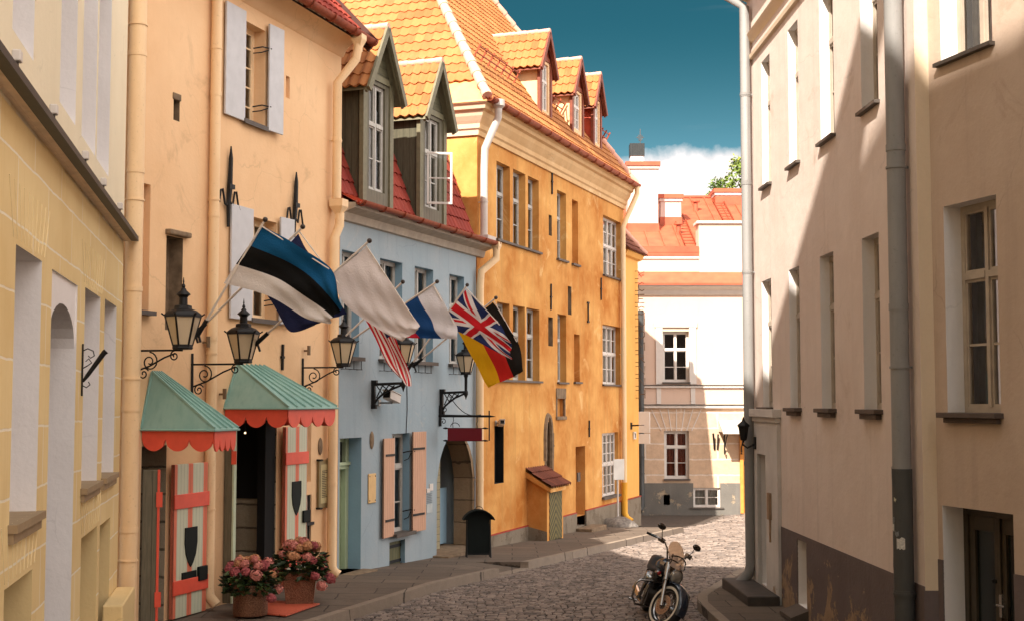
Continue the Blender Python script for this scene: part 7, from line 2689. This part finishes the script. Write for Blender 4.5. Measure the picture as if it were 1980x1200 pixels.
    mb.lathe([(.10, -.05), (.105, .0), (.09, .04), (.0, .05)], (0, 0, 0), 20, 0, Matrix.Translation((.20, -.78, .58)) @ Matrix.Rotation(R(90), 4, 'Y')); mb.build('air_cleaner', chrome, root, smooth=50)
    # engine guard bars
    mb = MB()
    for s in (-1, 1):
        mb.tube([(0, -.50, .58), (s * .12, -.46, .585), (s * .34, -.42, .56), (s * .40, -.41, .50), (s * .40, -.42, .30), (s * .33, -.46, .20), (s * .1, -.52, .20), (0, -.53, .21)], .0165, 8)
        mb.tube([(s * .3, -.55, .24), (s * .42, -.58, .245)], .018, 8)
    mb.build('crash_bar', chrome, root, smooth=60)
    mb = MB(); mb.tube([(-.10, -.95, .24), (-.24, -.84, .055)], .014, 8); mb.box(-.28, -.2, -.87, -.81, .04, .055); mb.build('side_stand', black, root)
    mb = MB(); mb.sphere((0, -2.0, .62), .06, 12, 8, 0, (1.2, .5, .8)); mb.build('tail_light', red, root, smooth=60)


motorcycle()


# ------------------------------------------------------------------ tree beyond the far roofs
def tree():
    c = at_y(1450, 356, 66)
    r = empty('broadleaf_tree', (c.x, 66, -.9), 0, 'leafy green tree rising behind the orange sheet roof', 'tree')
    mb = MB()
    H = c.z + .9
    mb.tube([(0, 0, 0), (.1, .05, H * .4), (0, 0, H * .75), (.1, 0, H + .5)], [.35, .28, .18, .05], 10)
    rnd = random.Random(21)
    for i in range(9):
        a = i * 2.4; z = H * (.55 + .05 * i)
        mb.tube([(0, 0, z), (1.0 * math.cos(a), 1.0 * math.sin(a), z + .8), (1.9 * math.cos(a), 1.9 * math.sin(a), z + 1.3)], [.11, .07, .02], 6)
    mb.build('trunk', plain('bark', S(84, 70, 54), .9, var=.3), r, smooth=60)
    lf = MB()
    clumps = []
    for i in range(46):
        a = rnd.uniform(0, 6.28); e = rnd.uniform(-.8, 1.25)
        rr = rnd.uniform(.5, 1) ** .5
        clumps.append((Vector((1.75 * rr * math.cos(a) * math.cos(e), 1.75 * rr * math.sin(a) * math.cos(e), H - .6 + 1.75 * rr * math.sin(e))), rnd.uniform(.35, .7)))
    for x in (-2.3, -2.0): clumps.append((Vector((x, -.3, H - 1.3)), .45))
    for cc, rad in clumps:
        m = rnd.choice((0, 0, 1, 2))
        for _ in range(95):
            d = Vector((rnd.gauss(0, 1), rnd.gauss(0, 1), rnd.gauss(0, 1))).normalized()
            p = cc + d * rad * rnd.uniform(.4, 1.05)
            a = Vector((rnd.gauss(0, 1), rnd.gauss(0, 1), rnd.gauss(0, .6))).normalized(); b = a.orthogonal().normalized()
            s = rnd.uniform(.06, .12)
            lf.add([p - a * s, p + b * s * .6, p + a * s, p - b * s * .6], [(0, 1, 2, 3)], m)
    lf.build('crown', [plain('foliage_mid', S(98, 116, 40), .6, var=.25, scale=4), plain('foliage_dark', S(70, 92, 32), .6, var=.25, scale=4), plain('foliage_light', S(134, 140, 52), .6, var=.25, scale=4)], r)


tree()
